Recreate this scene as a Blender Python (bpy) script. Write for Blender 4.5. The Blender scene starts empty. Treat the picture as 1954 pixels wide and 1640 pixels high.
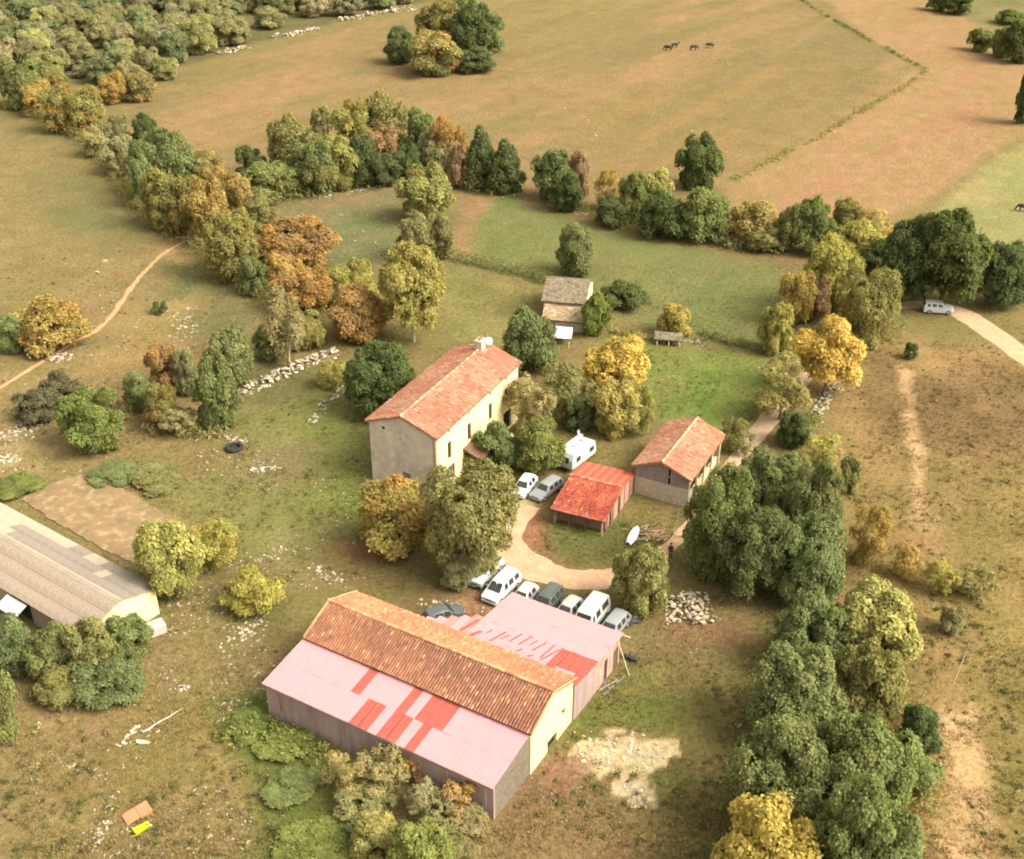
import bpy, bmesh, math, random
import numpy as np
from mathutils import Vector, Matrix

# ------------------------------------------------------------------ camera, world, sun, exposure
scene = bpy.context.scene
F, CX, CY, CAMH = 2280.0, 977.0, 820.0, 72.0
TILT = math.radians(30.07)
cam_data = bpy.data.cameras.new('camera')
cam = bpy.data.objects.new('camera', cam_data)
scene.collection.objects.link(cam)
cam.location = (0, 0, CAMH)
cam.rotation_euler = (math.pi / 2 - TILT, 0, 0)
cam_data.sensor_width = 36.0
cam_data.lens = F / 1954.0 * 36.0
cam_data.clip_start = 0.5
cam_data.clip_end = 6000
scene.camera = cam

SUN_AZ = math.radians(-20)      # direction the light comes from, counted from +X towards +Y
SUN_EL = math.radians(45)
world = bpy.data.worlds.new('World')
scene.world = world
world.use_nodes = True
wn = world.node_tree.nodes
wl = world.node_tree.links
bg = wn['Background']
sky = wn.new('ShaderNodeTexSky')
sky.sky_type = 'NISHITA'
sky.sun_disc = False
sky.sun_elevation = SUN_EL
sky.sun_rotation = math.pi / 2 - SUN_AZ
sky.air_density = 1.0
sky.dust_density = 6.0
sky.ozone_density = 0.6
hs = wn.new('ShaderNodeHueSaturation')          # thin cloud cover takes most of the blue out
hs.inputs['Saturation'].default_value = 0.10
tint = wn.new('ShaderNodeMix')
tint.data_type = 'RGBA'
tint.blend_type = 'MULTIPLY'
tint.inputs['Factor'].default_value = 1.0
tint.inputs[7].default_value = (1.0, 0.985, 0.93, 1)
wl.new(sky.outputs[0], hs.inputs['Color'])
wl.new(hs.outputs[0], tint.inputs[6])
wl.new(tint.outputs[2], bg.inputs['Color'])
bg.inputs['Strength'].default_value = 0.15

sun_data = bpy.data.lights.new('sun', 'SUN')
sun_data.energy = 1.4
sun_data.angle = math.radians(30)
sun_data.color = (1.0, 0.93, 0.80)
sun = bpy.data.objects.new('sun', sun_data)
scene.collection.objects.link(sun)
sd = Vector((math.cos(SUN_AZ) * math.cos(SUN_EL), math.sin(SUN_AZ) * math.cos(SUN_EL), math.sin(SUN_EL)))
sun.rotation_euler = sd.to_track_quat('Z', 'Y').to_euler()
sun.location = sd * 200

vs = scene.view_settings
vs.view_transform = 'Standard'
vs.look = 'None'
vs.gamma = 1.0
vs.exposure = 1.36
vs.use_curve_mapping = False
scene.cycles.filter_width = 1.9
scene.cycles.max_bounces = 6

# ------------------------------------------------------------------ helpers
C = scene.collection
RNG = np.random.default_rng(7)
random.seed(7)
ct, st = math.cos(TILT), math.sin(TILT)


def at(px, py, z=0.0):
    """Point of the place that lies at height z on the sight line measured in the photograph."""
    a = (px - CX) / F
    b = (py - CY) / F
    y = ct - b * st
    zz = -(st + b * ct)
    t = (z - CAMH) / zz
    return Vector((a * t, y * t, z))


def ppm(px, py, z=0.0):
    p = at(px, py, z)
    d = p.y * ct - (z - CAMH) * st
    return F / d


def lin(r, g, b):
    f = lambda c: ((c / 255 + 0.055) / 1.055) ** 2.4 if c > 10 else c / 255 / 12.92
    return np.array([f(r), f(g), f(b)])


def hash2(ix, iy, seed):
    h = (ix.astype(np.int64) * 374761393 + iy.astype(np.int64) * 668265263 + seed * 1442695041) & 0x7fffffff
    h = (h ^ (h >> 13)) * 1274126177 & 0x7fffffff
    return ((h ^ (h >> 16)) & 0xffff) / 65535.0


def vnoise(x, y, s, seed=0):
    x = np.asarray(x, float) / s
    y = np.asarray(y, float) / s
    ix = np.floor(x)
    iy = np.floor(y)
    fx = x - ix
    fy = y - iy
    fx = fx * fx * (3 - 2 * fx)
    fy = fy * fy * (3 - 2 * fy)
    a = hash2(ix, iy, seed)
    b = hash2(ix + 1, iy, seed)
    c = hash2(ix, iy + 1, seed)
    d = hash2(ix + 1, iy + 1, seed)
    return (a * (1 - fx) + b * fx) * (1 - fy) + (c * (1 - fx) + d * fx) * fy


def fbm(x, y, s, seed=0, o=4):
    t = 0
    w = 0.5
    n = 0
    for i in range(o):
        t = t + w * vnoise(x, y, s / 2 ** i, seed + i * 17)
        n += w
        w *= 0.55
    return t / n


def ground_z(x, y):
    return (fbm(x, y, 26.0, 91, 2) - 0.5) * 0.5


def gz(x, y):
    return float(ground_z(np.array([x]), np.array([y]))[0])


def new_mat(name):
    m = bpy.data.materials.new(name)
    m.use_nodes = True
    nt = m.node_tree
    return m, nt, nt.nodes['Principled BSDF']


def node(nt, kind, **kw):
    n = nt.nodes.new(kind)
    for k, v in kw.items():
        setattr(n, k, v)
    return n


def mixc(nt, a, b, fac, blend='MIX'):
    n = nt.nodes.new('ShaderNodeMix')
    n.data_type = 'RGBA'
    n.blend_type = blend
    for s, v in ((6, a), (7, b), (0, fac)):
        if hasattr(v, 'links') or isinstance(v, bpy.types.NodeSocket):
            nt.links.new(v, n.inputs[s])
        elif isinstance(v, (int, float)):
            n.inputs[s].default_value = v
        else:
            n.inputs[s].default_value = (*v[:3], 1)
    return n.outputs[2]


def noise_fac(nt, scale, detail=4, lo=0.35, hi=0.65, rough=0.6, coord='Object', stretch=None):
    tc = nt.nodes.new('ShaderNodeTexCoord')
    src = tc.outputs[coord]
    if stretch:
        mp = nt.nodes.new('ShaderNodeMapping')
        mp.inputs['Scale'].default_value = stretch
        nt.links.new(src, mp.inputs['Vector'])
        src = mp.outputs[0]
    n = nt.nodes.new('ShaderNodeTexNoise')
    n.inputs['Scale'].default_value = scale
    n.inputs['Detail'].default_value = detail
    n.inputs['Roughness'].default_value = rough
    nt.links.new(src, n.inputs['Vector'])
    r = nt.nodes.new('ShaderNodeMapRange')
    r.inputs['From Min'].default_value = lo
    r.inputs['From Max'].default_value = hi
    nt.links.new(n.outputs['Fac'], r.inputs['Value'])
    return r.outputs[0], n.outputs['Fac']


def mat_mottled(name, a, b, scale=2.0, rough=0.9, c=None, scale2=9.0, bump=0.0, metallic=0.0, stretch=None, spec=0.3):
    m, nt, p = new_mat(name)
    f1, raw = noise_fac(nt, scale, stretch=stretch)
    col = mixc(nt, a, b, f1)
    if c is not None:
        f2, raw = noise_fac(nt, scale2, lo=0.5, hi=0.72, stretch=stretch)
        col = mixc(nt, col, c, f2)
    nt.links.new(col, p.inputs['Base Color'])
    p.inputs['Roughness'].default_value = rough
    p.inputs['Metallic'].default_value = metallic
    p.inputs['Specular IOR Level'].default_value = spec
    if bump:
        bn = nt.nodes.new('ShaderNodeBump')
        bn.inputs['Strength'].default_value = bump
        bn.inputs['Distance'].default_value = 0.05
        nt.links.new(raw, bn.inputs['Height'])
        nt.links.new(bn.outputs[0], p.inputs['Normal'])
    return m


def mat_attr(name, attr='col', rough=0.9, nscale=30.0, namp=0.35, bump=0.0, spec=0.2):
    """albedo stored per tile / vertex, broken up by fine noise"""
    m, nt, p = new_mat(name)
    a = nt.nodes.new('ShaderNodeAttribute')
    a.attribute_name = attr
    f, raw = noise_fac(nt, nscale, 5, 0.3, 0.7, coord='Object')
    lo = 1 - namp
    dark = mixc(nt, a.outputs['Color'], (lo, lo, lo), 1.0, 'MULTIPLY')
    hi = 1 + namp
    lite = mixc(nt, a.outputs['Color'], (hi, hi, hi), 1.0, 'MULTIPLY')
    nt.links.new(mixc(nt, dark, lite, f), p.inputs['Base Color'])
    p.inputs['Roughness'].default_value = rough
    p.inputs['Specular IOR Level'].default_value = spec
    if bump:
        bn = nt.nodes.new('ShaderNodeBump')
        bn.inputs['Strength'].default_value = bump
        bn.inputs['Distance'].default_value = 0.1
        nt.links.new(raw, bn.inputs['Height'])
        nt.links.new(bn.outputs[0], p.inputs['Normal'])
    return m


def link(o, parent=None):
    C.objects.link(o)
    if parent is not None:
        o.parent = parent
    return o


def mesh_obj(name, mesh, parent=None, mat=None, loc=(0, 0, 0), rot=(0, 0, 0), scale=(1, 1, 1)):
    o = bpy.data.objects.new(name, mesh)
    link(o, parent)
    if mat is not None and not mesh.materials:
        mesh.materials.append(mat)
    o.location = loc
    o.rotation_euler = rot
    o.scale = scale
    return o


def np_mesh(name, V, Fc, col=None, mat=None, smooth=False, attr='col'):
    """V (n,3); Fc (m,3) or (m,4); col per vertex (n,3)"""
    V = np.asarray(V, np.float32)
    Fc = np.asarray(Fc, np.int32)
    me = bpy.data.meshes.new(name)
    me.vertices.add(len(V))
    me.vertices.foreach_set('co', V.ravel())
    k = Fc.shape[1]
    me.loops.add(Fc.size)
    me.loops.foreach_set('vertex_index', Fc.ravel())
    me.polygons.add(len(Fc))
    me.polygons.foreach_set('loop_start', np.arange(0, Fc.size, k, dtype=np.int32))
    me.polygons.foreach_set('loop_total', np.full(len(Fc), k, np.int32))
    if smooth:
        me.polygons.foreach_set('use_smooth', np.ones(len(Fc), bool))
    me.update(calc_edges=True)
    if col is not None:
        a = me.color_attributes.new(attr, 'FLOAT_COLOR', 'POINT')
        c4 = np.ones((len(V), 4), np.float32)
        c4[:, :3] = col
        a.data.foreach_set('color', c4.ravel())
    if mat is not None:
        me.materials.append(mat)
    return me


class MB:
    """collects boxes, prisms and tubes into one mesh"""

    def __init__(self):
        self.v = []
        self.f = []

    def add(self, vs, fs):
        b = len(self.v)
        self.v += [tuple(v) for v in vs]
        self.f += [tuple(b + i for i in f) for f in fs]
        return self

    def box(self, lo, hi):
        x0, y0, z0 = lo
        x1, y1, z1 = hi
        return self.add([(x0, y0, z0), (x1, y0, z0), (x1, y1, z0), (x0, y1, z0), (x0, y0, z1), (x1, y0, z1), (x1, y1, z1), (x0, y1, z1)],
                        [(3, 2, 1, 0), (4, 5, 6, 7), (0, 1, 5, 4), (1, 2, 6, 5), (2, 3, 7, 6), (3, 0, 4, 7)])

    def prism(self, pts, d):
        """polygon pts (3d) extruded by vector d"""
        n = len(pts)
        d = Vector(d)
        a = [Vector(p) for p in pts]
        vs = a + [p + d for p in a]
        fs = [tuple(reversed(range(n))), tuple(range(n, 2 * n))]
        fs += [(i, (i + 1) % n, n + (i + 1) % n, n + i) for i in range(n)]
        return self.add(vs, fs)

    def tube(self, pts, rad, n=8, cap=True):
        pts = [Vector(p) for p in pts]
        if not hasattr(rad, '__len__'):
            rad = [rad] * len(pts)
        vs = []
        for i, p in enumerate(pts):
            d = (pts[min(i + 1, len(pts) - 1)] - pts[max(i - 1, 0)]).normalized()
            up = Vector((0, 0, 1)) if abs(d.z) < 0.95 else Vector((1, 0, 0))
            a = d.cross(up).normalized()
            b = a.cross(d)
            for j in range(n):
                t = 2 * math.pi * j / n
                vs.append(p + (a * math.cos(t) + b * math.sin(t)) * rad[i])
        fs = []
        for i in range(len(pts) - 1):
            for j in range(n):
                fs.append((i * n + j, i * n + (j + 1) % n, (i + 1) * n + (j + 1) % n, (i + 1) * n + j))
        if cap:
            fs.append(tuple(reversed(range(n))))
            fs.append(tuple(range((len(pts) - 1) * n, len(pts) * n)))
        return self.add(vs, fs)

    def mesh(self, name, mat=None, smooth=False):
        me = bpy.data.meshes.new(name)
        me.from_pydata(self.v, [], self.f)
        me.update()
        bm = bmesh.new()
        bm.from_mesh(me)
        bmesh.ops.recalc_face_normals(bm, faces=bm.faces)
        bm.to_mesh(me)
        bm.free()
        if smooth:
            for p in me.polygons:
                p.use_smooth = True
        if mat:
            me.materials.append(mat)
        return me

    def obj(self, name, mat, parent=None, smooth=False, bevel=0, **kw):
        o = mesh_obj(name, self.mesh(name, mat, smooth), parent, **kw)
        if bevel:
            b = o.modifiers.new('bevel', 'BEVEL')
            b.width = bevel
            b.segments = 2
            b.limit_method = 'ANGLE'
        return o


def tag(o, label=None, cat=None, group=None, kind=None):
    if label:
        o['label'] = label
    if cat:
        o['category'] = cat
    if group:
        o['group'] = group
    if kind:
        o['kind'] = kind
    return o


def thing(name, label, cat, loc=(0, 0, 0), rz=0.0, group=None):
    o = bpy.data.objects.new(name, None)
    o.empty_display_size = 0.5
    C.objects.link(o)
    o.location = loc
    o.rotation_euler = (0, 0, rz)
    return tag(o, label, cat, group)


def copy_tree(o, parent=None):
    c = o.copy()
    C.objects.link(c)
    c.parent = parent
    for ch in o.children:
        copy_tree(ch, c)
    return c


# ------------------------------------------------------------------ ground: colour layout of the fields
def seg_dist(X, Y, pts, closed):
    n = len(pts)
    d = np.full(X.shape, 1e9)
    for i in range(n if closed else n - 1):
        ax, ay = pts[i]
        bx, by = pts[(i + 1) % n]
        ux, uy = bx - ax, by - ay
        L = ux * ux + uy * uy + 1e-9
        t = np.clip(((X - ax) * ux + (Y - ay) * uy) / L, 0, 1)
        d = np.minimum(d, np.hypot(X - ax - t * ux, Y - ay - t * uy))
    return d


def inside(X, Y, pts):
    r = np.zeros(X.shape, bool)
    n = len(pts)
    for i in range(n):
        ax, ay = pts[i]
        bx, by = pts[(i + 1) % n]
        if ay == by:
            continue
        c = ((ay > Y) != (by > Y)) & (X < (bx - ax) * (Y - ay) / (by - ay) + ax)
        r ^= c
    return r


def W2(pts):
    return [tuple(at(*p)[:2]) for p in pts]


K = 0.345      # display value of a level lit surface -> albedo


def A(r, g, b):
    return lin(r + 5, g + 9, b + 17) * K


def AT(r, g, b):
    return lin(r, g + 14, b + 16) * 0.56


# (outline, colour, second colour, feather in metres, patch size in metres)
FIELDS = [
    # lower right rough slope
    ([(1540, 720), (1700, 625), (1990, 690), (2300, 900), (2300, 1900), (1380, 1900), (1420, 1400), (1560, 1180), (1600, 900)], A(150, 122, 66), A(178, 138, 84), 4, 6),
    ([(1650, 690), (1990, 720), (2100, 860), (1900, 900), (1680, 820)], A(132, 100, 58), A(156, 120, 74), 6, 6),
    ([(1900, 900), (2200, 900), (2200, 1900), (1850, 1900), (1830, 1300)], A(142, 120, 60), A(168, 136, 76), 6, 4),
    # wide dry pasture at the top
    ([(215, 225), (300, 150), (800, 20), (860, -70), (1520, -60), (1640, 65), (1770, 138), (1380, 352), (1130, 385), (1000, 375), (860, 300), (640, 300), (440, 330), (330, 300)], A(196, 152, 100), A(168, 142, 86), 3, 22),
    ([(760, 30), (1000, -20), (1250, 0), (1240, 60), (960, 130), (760, 110)], A(182, 150, 92), A(172, 144, 86), 8, 20),
    ([(1180, 190), (1560, 110), (1740, 140), (1400, 330), (1180, 320), (1050, 250)], A(186, 148, 90), A(166, 140, 84), 8, 20),
    ([(1520, -60), (1760, -40), (1990, 110), (1990, 250), (1940, 262), (1690, 432), (1400, 430), (1390, 352), (1775, 140), (1640, 62)], A(208, 158, 108), A(198, 156, 100), 2, 16),
    ([(1700, 140), (1930, 130), (1900, 230), (1600, 390), (1420, 400), (1600, 270)], A(210, 152, 108), A(202, 160, 104), 6, 16),
    ([(1760, -60), (2300, -60), (2300, 130), (1960, 100), (1860, 50)], A(150, 132, 80), A(128, 120, 66), 3, 14),
    ([(1795, 392), (1900, 300), (1990, 262), (2300, 300), (2300, 560), (1900, 480), (1720, 450)], A(152, 148, 84), A(176, 152, 92), 1.5, 14),
    # left meadow
    ([(-400, 205), (40, 215), (170, 270), (250, 350), (300, 445), (180, 520), (60, 590), (-400, 720)], A(146, 124, 72), A(160, 132, 80), 2.0, 14),
    ([(60, 330), (240, 360), (290, 430), (200, 480), (120, 420)], A(130, 122, 70), A(146, 124, 72), 5, 8),
    # rough ground between the path and the tree belt
    ([(-300, 700), (60, 590), (320, 450), (480, 560), (620, 650), (450, 780), (330, 860), (100, 900), (-300, 1000)], A(150, 126, 74), A(172, 138, 86), 4, 7),
    ([(330, 500), (470, 560), (480, 650), (350, 640), (290, 590)], A(122, 118, 66), A(140, 122, 72), 4, 5),
    ([(250, 590), (360, 570), (300, 690), (200, 700)], A(182, 148, 88), A(168, 136, 80), 4, 4),
    ([(-60, 760), (110, 790), (120, 870), (-60, 930)], A(196, 164, 108), A(160, 132, 78), 3, 2.5),
    ([(-300, -90), (1000, -90), (860, -12), (780, 10), (640, 40), (470, 88), (330, 135), (215, 165), (100, 150), (0, 160), (-300, 210)], A(132, 112, 70), A(112, 104, 58), 3, 9),
    ([(452, 752), (545, 702), (640, 662), (652, 672), (560, 716), (462, 768)], A(206, 172, 134), A(188, 150, 112), .4, 1.2),
    ([(585, 815), (600, 780), (650, 735), (662, 745), (625, 790), (605, 815)], A(186, 152, 104), A(166, 134, 86), .6, 1.2),
    # stony paddock
    ([(530, 395), (640, 370), (760, 350), (770, 460), (700, 520), (640, 510)], A(126, 122, 72), A(144, 126, 80), 2, 6),
    ([(560, 388), (770, 348), (770, 372), (600, 402)], A(160, 128, 84), A(150, 122, 80), 1, 5),
    # green paddocks behind the stone hovel
    ([(860, 365), (1010, 370), (1180, 430), (1390, 470), (1560, 500), (1500, 690), (1320, 640), (1150, 600), (1040, 545), (870, 500)], A(148, 146, 80), A(158, 148, 86), 1.5, 16),
    ([(860, 365), (950, 372), (915, 420), (905, 495), (868, 492)], A(172, 130, 84), A(156, 124, 78), 2.5, 5),
    ([(1000, 368), (1180, 425), (1390, 466), (1560, 498), (1550, 520), (1380, 486), (1170, 445), (1000, 385)], A(158, 122, 76), A(148, 120, 72), 2, 5),
    ([(850, 512), (1030, 552), (985, 650), (840, 650)], A(156, 138, 78), A(140, 126, 68), 2, 7),
    ([(1130, 650), (1200, 640), (1470, 690), (1500, 740), (1370, 830), (1230, 790)], A(128, 136, 58), A(144, 138, 68), 2.5, 7),
    ([(1290, 700), (1400, 720), (1360, 790), (1280, 770)], A(112, 134, 48), A(132, 136, 58), 3, 4),
    ([(990, 690), (1130, 650), (1120, 720), (1010, 720)], A(158, 122, 78), A(140, 118, 66), 2, 3),
    # farm yard grass
    ([(400, 760), (560, 730), (660, 700), (700, 800), (705, 990), (640, 1060), (520, 1090), (380, 1000), (330, 930), (480, 880)], A(140, 130, 68), A(156, 138, 80), 3, 6),
    ([(560, 760), (690, 780), (700, 930), (690, 1000), (600, 1010), (580, 880)], A(128, 132, 58), A(142, 136, 68), 4, 5),
    ([(460, 700), (650, 680), (560, 760), (470, 770)], A(120, 112, 62), A(134, 116, 68), 2, 4),
    ([(480, 850), (600, 850), (590, 905), (480, 905)], A(156, 128, 86), A(140, 124, 72), 3, 4),
    ([(60, 945), (130, 915), (180, 905), (380, 1015), (330, 1045), (240, 1030)], A(196, 152, 104), A(176, 142, 92), 1.0, 3),
    ([(640, 1030), (830, 1040), (840, 1100), (700, 1110)], A(160, 108, 74), A(142, 114, 70), 3, 3),
    ([(680, 1100), (900, 1080), (1000, 1190), (850, 1200), (740, 1150)], A(150, 112, 72), A(132, 114, 64), 2.5, 3.5),
    ([(870, 1120), (960, 1140), (930, 1185), (860, 1185)], A(178, 122, 84), A(196, 150, 104), 1.2, 1.6),
    ([(975, 960), (1045, 950), (1060, 1070), (1120, 1095), (1060, 1100), (985, 1030)], A(176, 116, 80), A(160, 118, 76), 1.2, 3),
    ([(1040, 1000), (1210, 1000), (1260, 1040), (1170, 1075), (1100, 1080), (1050, 1050)], A(118, 120, 54), A(134, 120, 62), 1.4, 3.5),
    ([(1000, 900), (1080, 880), (1060, 950), (985, 955)], A(158, 126, 80), A(140, 118, 70), 1.5, 3),
    ([(985, 940), (1030, 950), (1010, 985), (985, 975)], A(226, 196, 142), A(196, 160, 110), 0.7, 1),
    # lower middle
    ([(1180, 1200), (1430, 1150), (1440, 1240), (1270, 1290), (1190, 1280)], A(160, 120, 76), A(140, 118, 68), 3, 4),
    ([(1120, 1290), (1290, 1270), (1380, 1330), (1330, 1560), (1260, 1560), (1220, 1420), (1110, 1400)], A(124, 124, 54), A(142, 126, 64), 3, 4),
    ([(1290, 1300), (1420, 1250), (1420, 1900), (1240, 1900), (1320, 1540)], A(148, 118, 68), A(128, 116, 60), 3, 4),
    ([(950, 1560), (1090, 1480), (1230, 1560), (1200, 1900), (900, 1900)], A(146, 120, 68), A(160, 124, 76), 3, 4),
    ([(1090, 1410), (1170, 1385), (1220, 1420), (1285, 1425), (1240, 1470), (1180, 1480), (1105, 1470)], A(244, 212, 158), A(226, 190, 138), 0.25, 1.3),
    ([(1180, 1480), (1225, 1490), (1245, 1545), (1200, 1555), (1180, 1520)], A(242, 208, 154), A(220, 184, 132), 0.25, 1.2),
    ([(990, 1480), (1100, 1460), (1090, 1530), (1000, 1530)], A(168, 122, 86), A(150, 118, 74), 2, 2),
    # lower left
    ([(-200, 1340), (200, 1330), (430, 1290), (520, 1420), (480, 1700), (-300, 1900)], A(148, 124, 68), A(168, 134, 82), 4, 6),
    ([(-200, 1390), (180, 1380), (170, 1480), (60, 1600), (-300, 1700)], A(172, 136, 88), A(154, 124, 74), 5, 5),
    ([(430, 1330), (520, 1320), (620, 1430), (640, 1900), (480, 1900), (520, 1560), (440, 1440)], A(110, 116, 46), A(126, 120, 56), 3, 4),
    ([(300, 1130), (560, 1090), (580, 1200), (500, 1290), (300, 1280)], A(138, 120, 66), A(158, 130, 78), 4, 5),
    ([(380, 1260), (500, 1240), (500, 1290), (400, 1310)], A(178, 142, 92), A(150, 126, 74), 2, 2),
    # tan wheel tracks in the rough slope
    ([(1712, 700), (1738, 700), (1762, 850), (1768, 1000), (1742, 1000), (1736, 850)], A(206, 164, 112), A(192, 150, 98), .7, 4),
    ([(1742, 980), (1772, 980), (1810, 1180), (1850, 1370), (1800, 1380), (1780, 1200)], A(186, 146, 92), A(170, 132, 80), 2.5, 4),
    ([(1795, 1370), (1860, 1350), (1880, 1500), (1870, 1900), (1810, 1900), (1800, 1500)], A(220, 176, 120), A(204, 162, 106), 1.2, 4),
]
FIELDS_W = [(W2(p), a * (1.03 if s >= 15 else 1.38), b * (1.03 if s >= 15 else 1.38), f, s) for p, a, b, f, s in FIELDS]


def ground_col(X, Y):
    n1 = fbm(X, Y, 9.0, 3)[..., None]
    col = 1.38 * (A(140, 120, 66) * (1 - n1) + A(158, 132, 78) * n1)
    wob = (fbm(X, Y, 5.0, 55, 3) - 0.5) * 2
    wob2 = (fbm(X, Y, 1.6, 57, 3) - 0.5) * 2
    for i, (pts, a, b, f, s) in enumerate(FIELDS_W):
        xs = [p[0] for p in pts]
        ys = [p[1] for p in pts]
        m = (X > min(xs) - 2 * f) & (X < max(xs) + 2 * f) & (Y > min(ys) - 2 * f) & (Y < max(ys) + 2 * f)
        if not m.any():
            continue
        x, y = X[m], Y[m]
        d = seg_dist(x, y, pts, True)
        d = np.where(inside(x, y, pts), d, -d) + wob[m] * f * 0.9 + wob2[m] * (1.1 if f > .3 else 1.0) + (0 if f > .3 else (fbm(x, y, 2.6, 61, 4) - .5) * 5.0)
        w = np.clip(d / (2 * f) + 0.5, 0, 1)
        w = (w * w * (3 - 2 * w))[..., None]
        if s >= 15:       # ploughed / mown pastures: long streaks
            c_, s_ = math.cos(0.98), math.sin(0.98)
            nn = fbm((x * c_ + y * s_) * 0.16, -x * s_ + y * c_, s * 0.30, 200 + i, 4)
        else:
            nn = fbm(x, y, s, 100 + i, 4)
        t = np.clip((nn - 0.3) / 0.4, 0, 1)[..., None]
        col[m] = col[m] * (1 - w) + (a * (1 - t) + b * t) * w
    # sparse green and earth patches everywhere
    g = np.clip((fbm(X, Y, 7.0, 301, 4) - 0.54) / 0.14, 0, 1)[..., None] * 0.35
    col = col * (1 - g) + col * np.array([0.80, 0.92, 0.70]) * g
    e = np.clip((fbm(X, Y, 3.2, 402, 4) - 0.56) / 0.12, 0, 1)[..., None] * 0.25
    col = col * (1 - e) + col * np.array([0.72, 0.62, 0.60]) * e
    l = np.clip((fbm(X, Y, 2.2, 503, 4) - 0.58) / 0.12, 0, 1)[..., None] * 0.45
    col = col * (1 - l) + col * np.array([1.25, 1.22, 1.25]) * l
    return col


def build_ground():
    t = np.concatenate([[-900, -200, 20], 45 + 575 * np.linspace(0, 1, 470) ** 1.55, [700, 1000, 1800, 3500]])
    uu = np.concatenate([[-30, -8, -3, -2], np.linspace(-1.5, 1.5, 520), [2, 3, 8, 30]])
    yy, u = np.meshgrid(t, uu, indexing='ij')
    half = 14 + 0.385 * np.clip(yy, 20, 800)
    X = u * half
    Y = yy
    Z = ground_z(X, Y)
    Z = np.where((np.abs(u) > 1.6) | (Y < 30) | (Y > 650), -0.2, Z)
    col = ground_col(X.ravel(), Y.ravel())
    nr, nc = X.shape
    idx = np.arange(nr * nc).reshape(nr, nc)
    fc = np.stack([idx[:-1, :-1], idx[:-1, 1:], idx[1:, 1:], idx[1:, :-1]], -1).reshape(-1, 4)
    m, nt, p = new_mat('ground_grass_and_earth')
    a = nt.nodes.new('ShaderNodeAttribute')
    a.attribute_name = 'col'
    f1, r1 = noise_fac(nt, 1.9, 6, 0.36, 0.64, 0.75)
    f2, r2 = noise_fac(nt, 0.35, 5, 0.35, 0.65, 0.65)
    f3, r3 = noise_fac(nt, 7.0, 3, 0.3, 0.7, 0.7)
    c1 = mixc(nt, mixc(nt, a.outputs['Color'], (0.72, 0.75, 0.72), 1.0, 'MULTIPLY'), mixc(nt, a.outputs['Color'], (1.34, 1.31, 1.28), 1.0, 'MULTIPLY'), f1)
    c2 = mixc(nt, c1, mixc(nt, c1, (0.88, 0.94, 0.84), 1.0, 'MULTIPLY'), f2)
    c3 = mixc(nt, mixc(nt, c2, (0.82, 0.82, 0.82), 1.0, 'MULTIPLY'), mixc(nt, c2, (1.15, 1.15, 1.15), 1.0, 'MULTIPLY'), f3)
    nt.links.new(c3, p.inputs['Base Color'])
    p.inputs['Roughness'].default_value = 1.0
    p.inputs['Specular IOR Level'].default_value = 0.05
    bn = nt.nodes.new('ShaderNodeBump')
    bn.inputs['Strength'].default_value = 0.6
    bn.inputs['Distance'].default_value = 0.25
    nt.links.new(r1, bn.inputs['Height'])
    nt.links.new(bn.outputs[0], p.inputs['Normal'])
    me = np_mesh('ground', np.stack([X, Y, Z], -1).reshape(-1, 3), fc, col, m, smooth=True)
    o = mesh_obj('ground', me)
    tag(o, 'autumn pasture and rough grass ground of the farm', None, None, 'structure')


build_ground()


# ------------------------------------------------------------------ tracks and paths
def ribbon(name, pts, width, mat, label, lift=0.035, res=0.7, jag=0.18, widths=None):
    P = [at(*p) for p in pts]
    # Catmull-Rom through the points
    dense = []
    wd = []
    n = len(P)
    widths = widths or [width] * n
    for i in range(n - 1):
        p0, p1, p2, p3 = P[max(i - 1, 0)], P[i], P[i + 1], P[min(i + 2, n - 1)]
        k = max(2, int((p2 - p1).length / res))
        for j in range(k):
            t = j / k
            q = 0.5 * ((2 * p1) + (p2 - p0) * t + (2 * p0 - 5 * p1 + 4 * p2 - p3) * t * t + (3 * p1 - p0 - 3 * p2 + p3) * t ** 3)
            dense.append(q)
            wd.append(widths[i] * (1 - t) + widths[i + 1] * t)
    dense.append(P[-1])
    wd.append(widths[-1])
    D = np.array([(p.x, p.y) for p in dense])
    T = np.gradient(D, axis=0)
    T /= np.linalg.norm(T, axis=1)[:, None] + 1e-9
    N = np.stack([-T[:, 1], T[:, 0]], 1)
    m = 7
    s = np.linspace(-0.5, 0.5, m)
    wl_ = np.array(wd) * (1 + (fbm(np.arange(len(D)) * 0.7, np.zeros(len(D)), 3.0, 5) - 0.5) * jag * 2)
    X = D[:, 0][:, None] + N[:, 0][:, None] * s[None] * wl_[:, None]
    Y = D[:, 1][:, None] + N[:, 1][:, None] * s[None] * wl_[:, None]
    X = X + (vnoise(X, Y, 1.1, 8) - 0.5) * jag
    Y = Y + (vnoise(X, Y, 1.1, 9) - 0.5) * jag
    Z = ground_z(X, Y) + lift - 0.06 * (np.abs(s)[None] > 0.49)
    nr, nc = X.shape
    idx = np.arange(nr * nc).reshape(nr, nc)
    fc = np.stack([idx[:-1, :-1], idx[:-1, 1:], idx[1:, 1:], idx[1:, :-1]], -1).reshape(-1, 4)
    me = np_mesh(name, np.stack([X, Y, Z], -1).reshape(-1, 3), fc, None, mat, smooth=True)
    o = mesh_obj(name, me)
    tag(o, label, None, None, 'structure')
    return D, wl_


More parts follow.
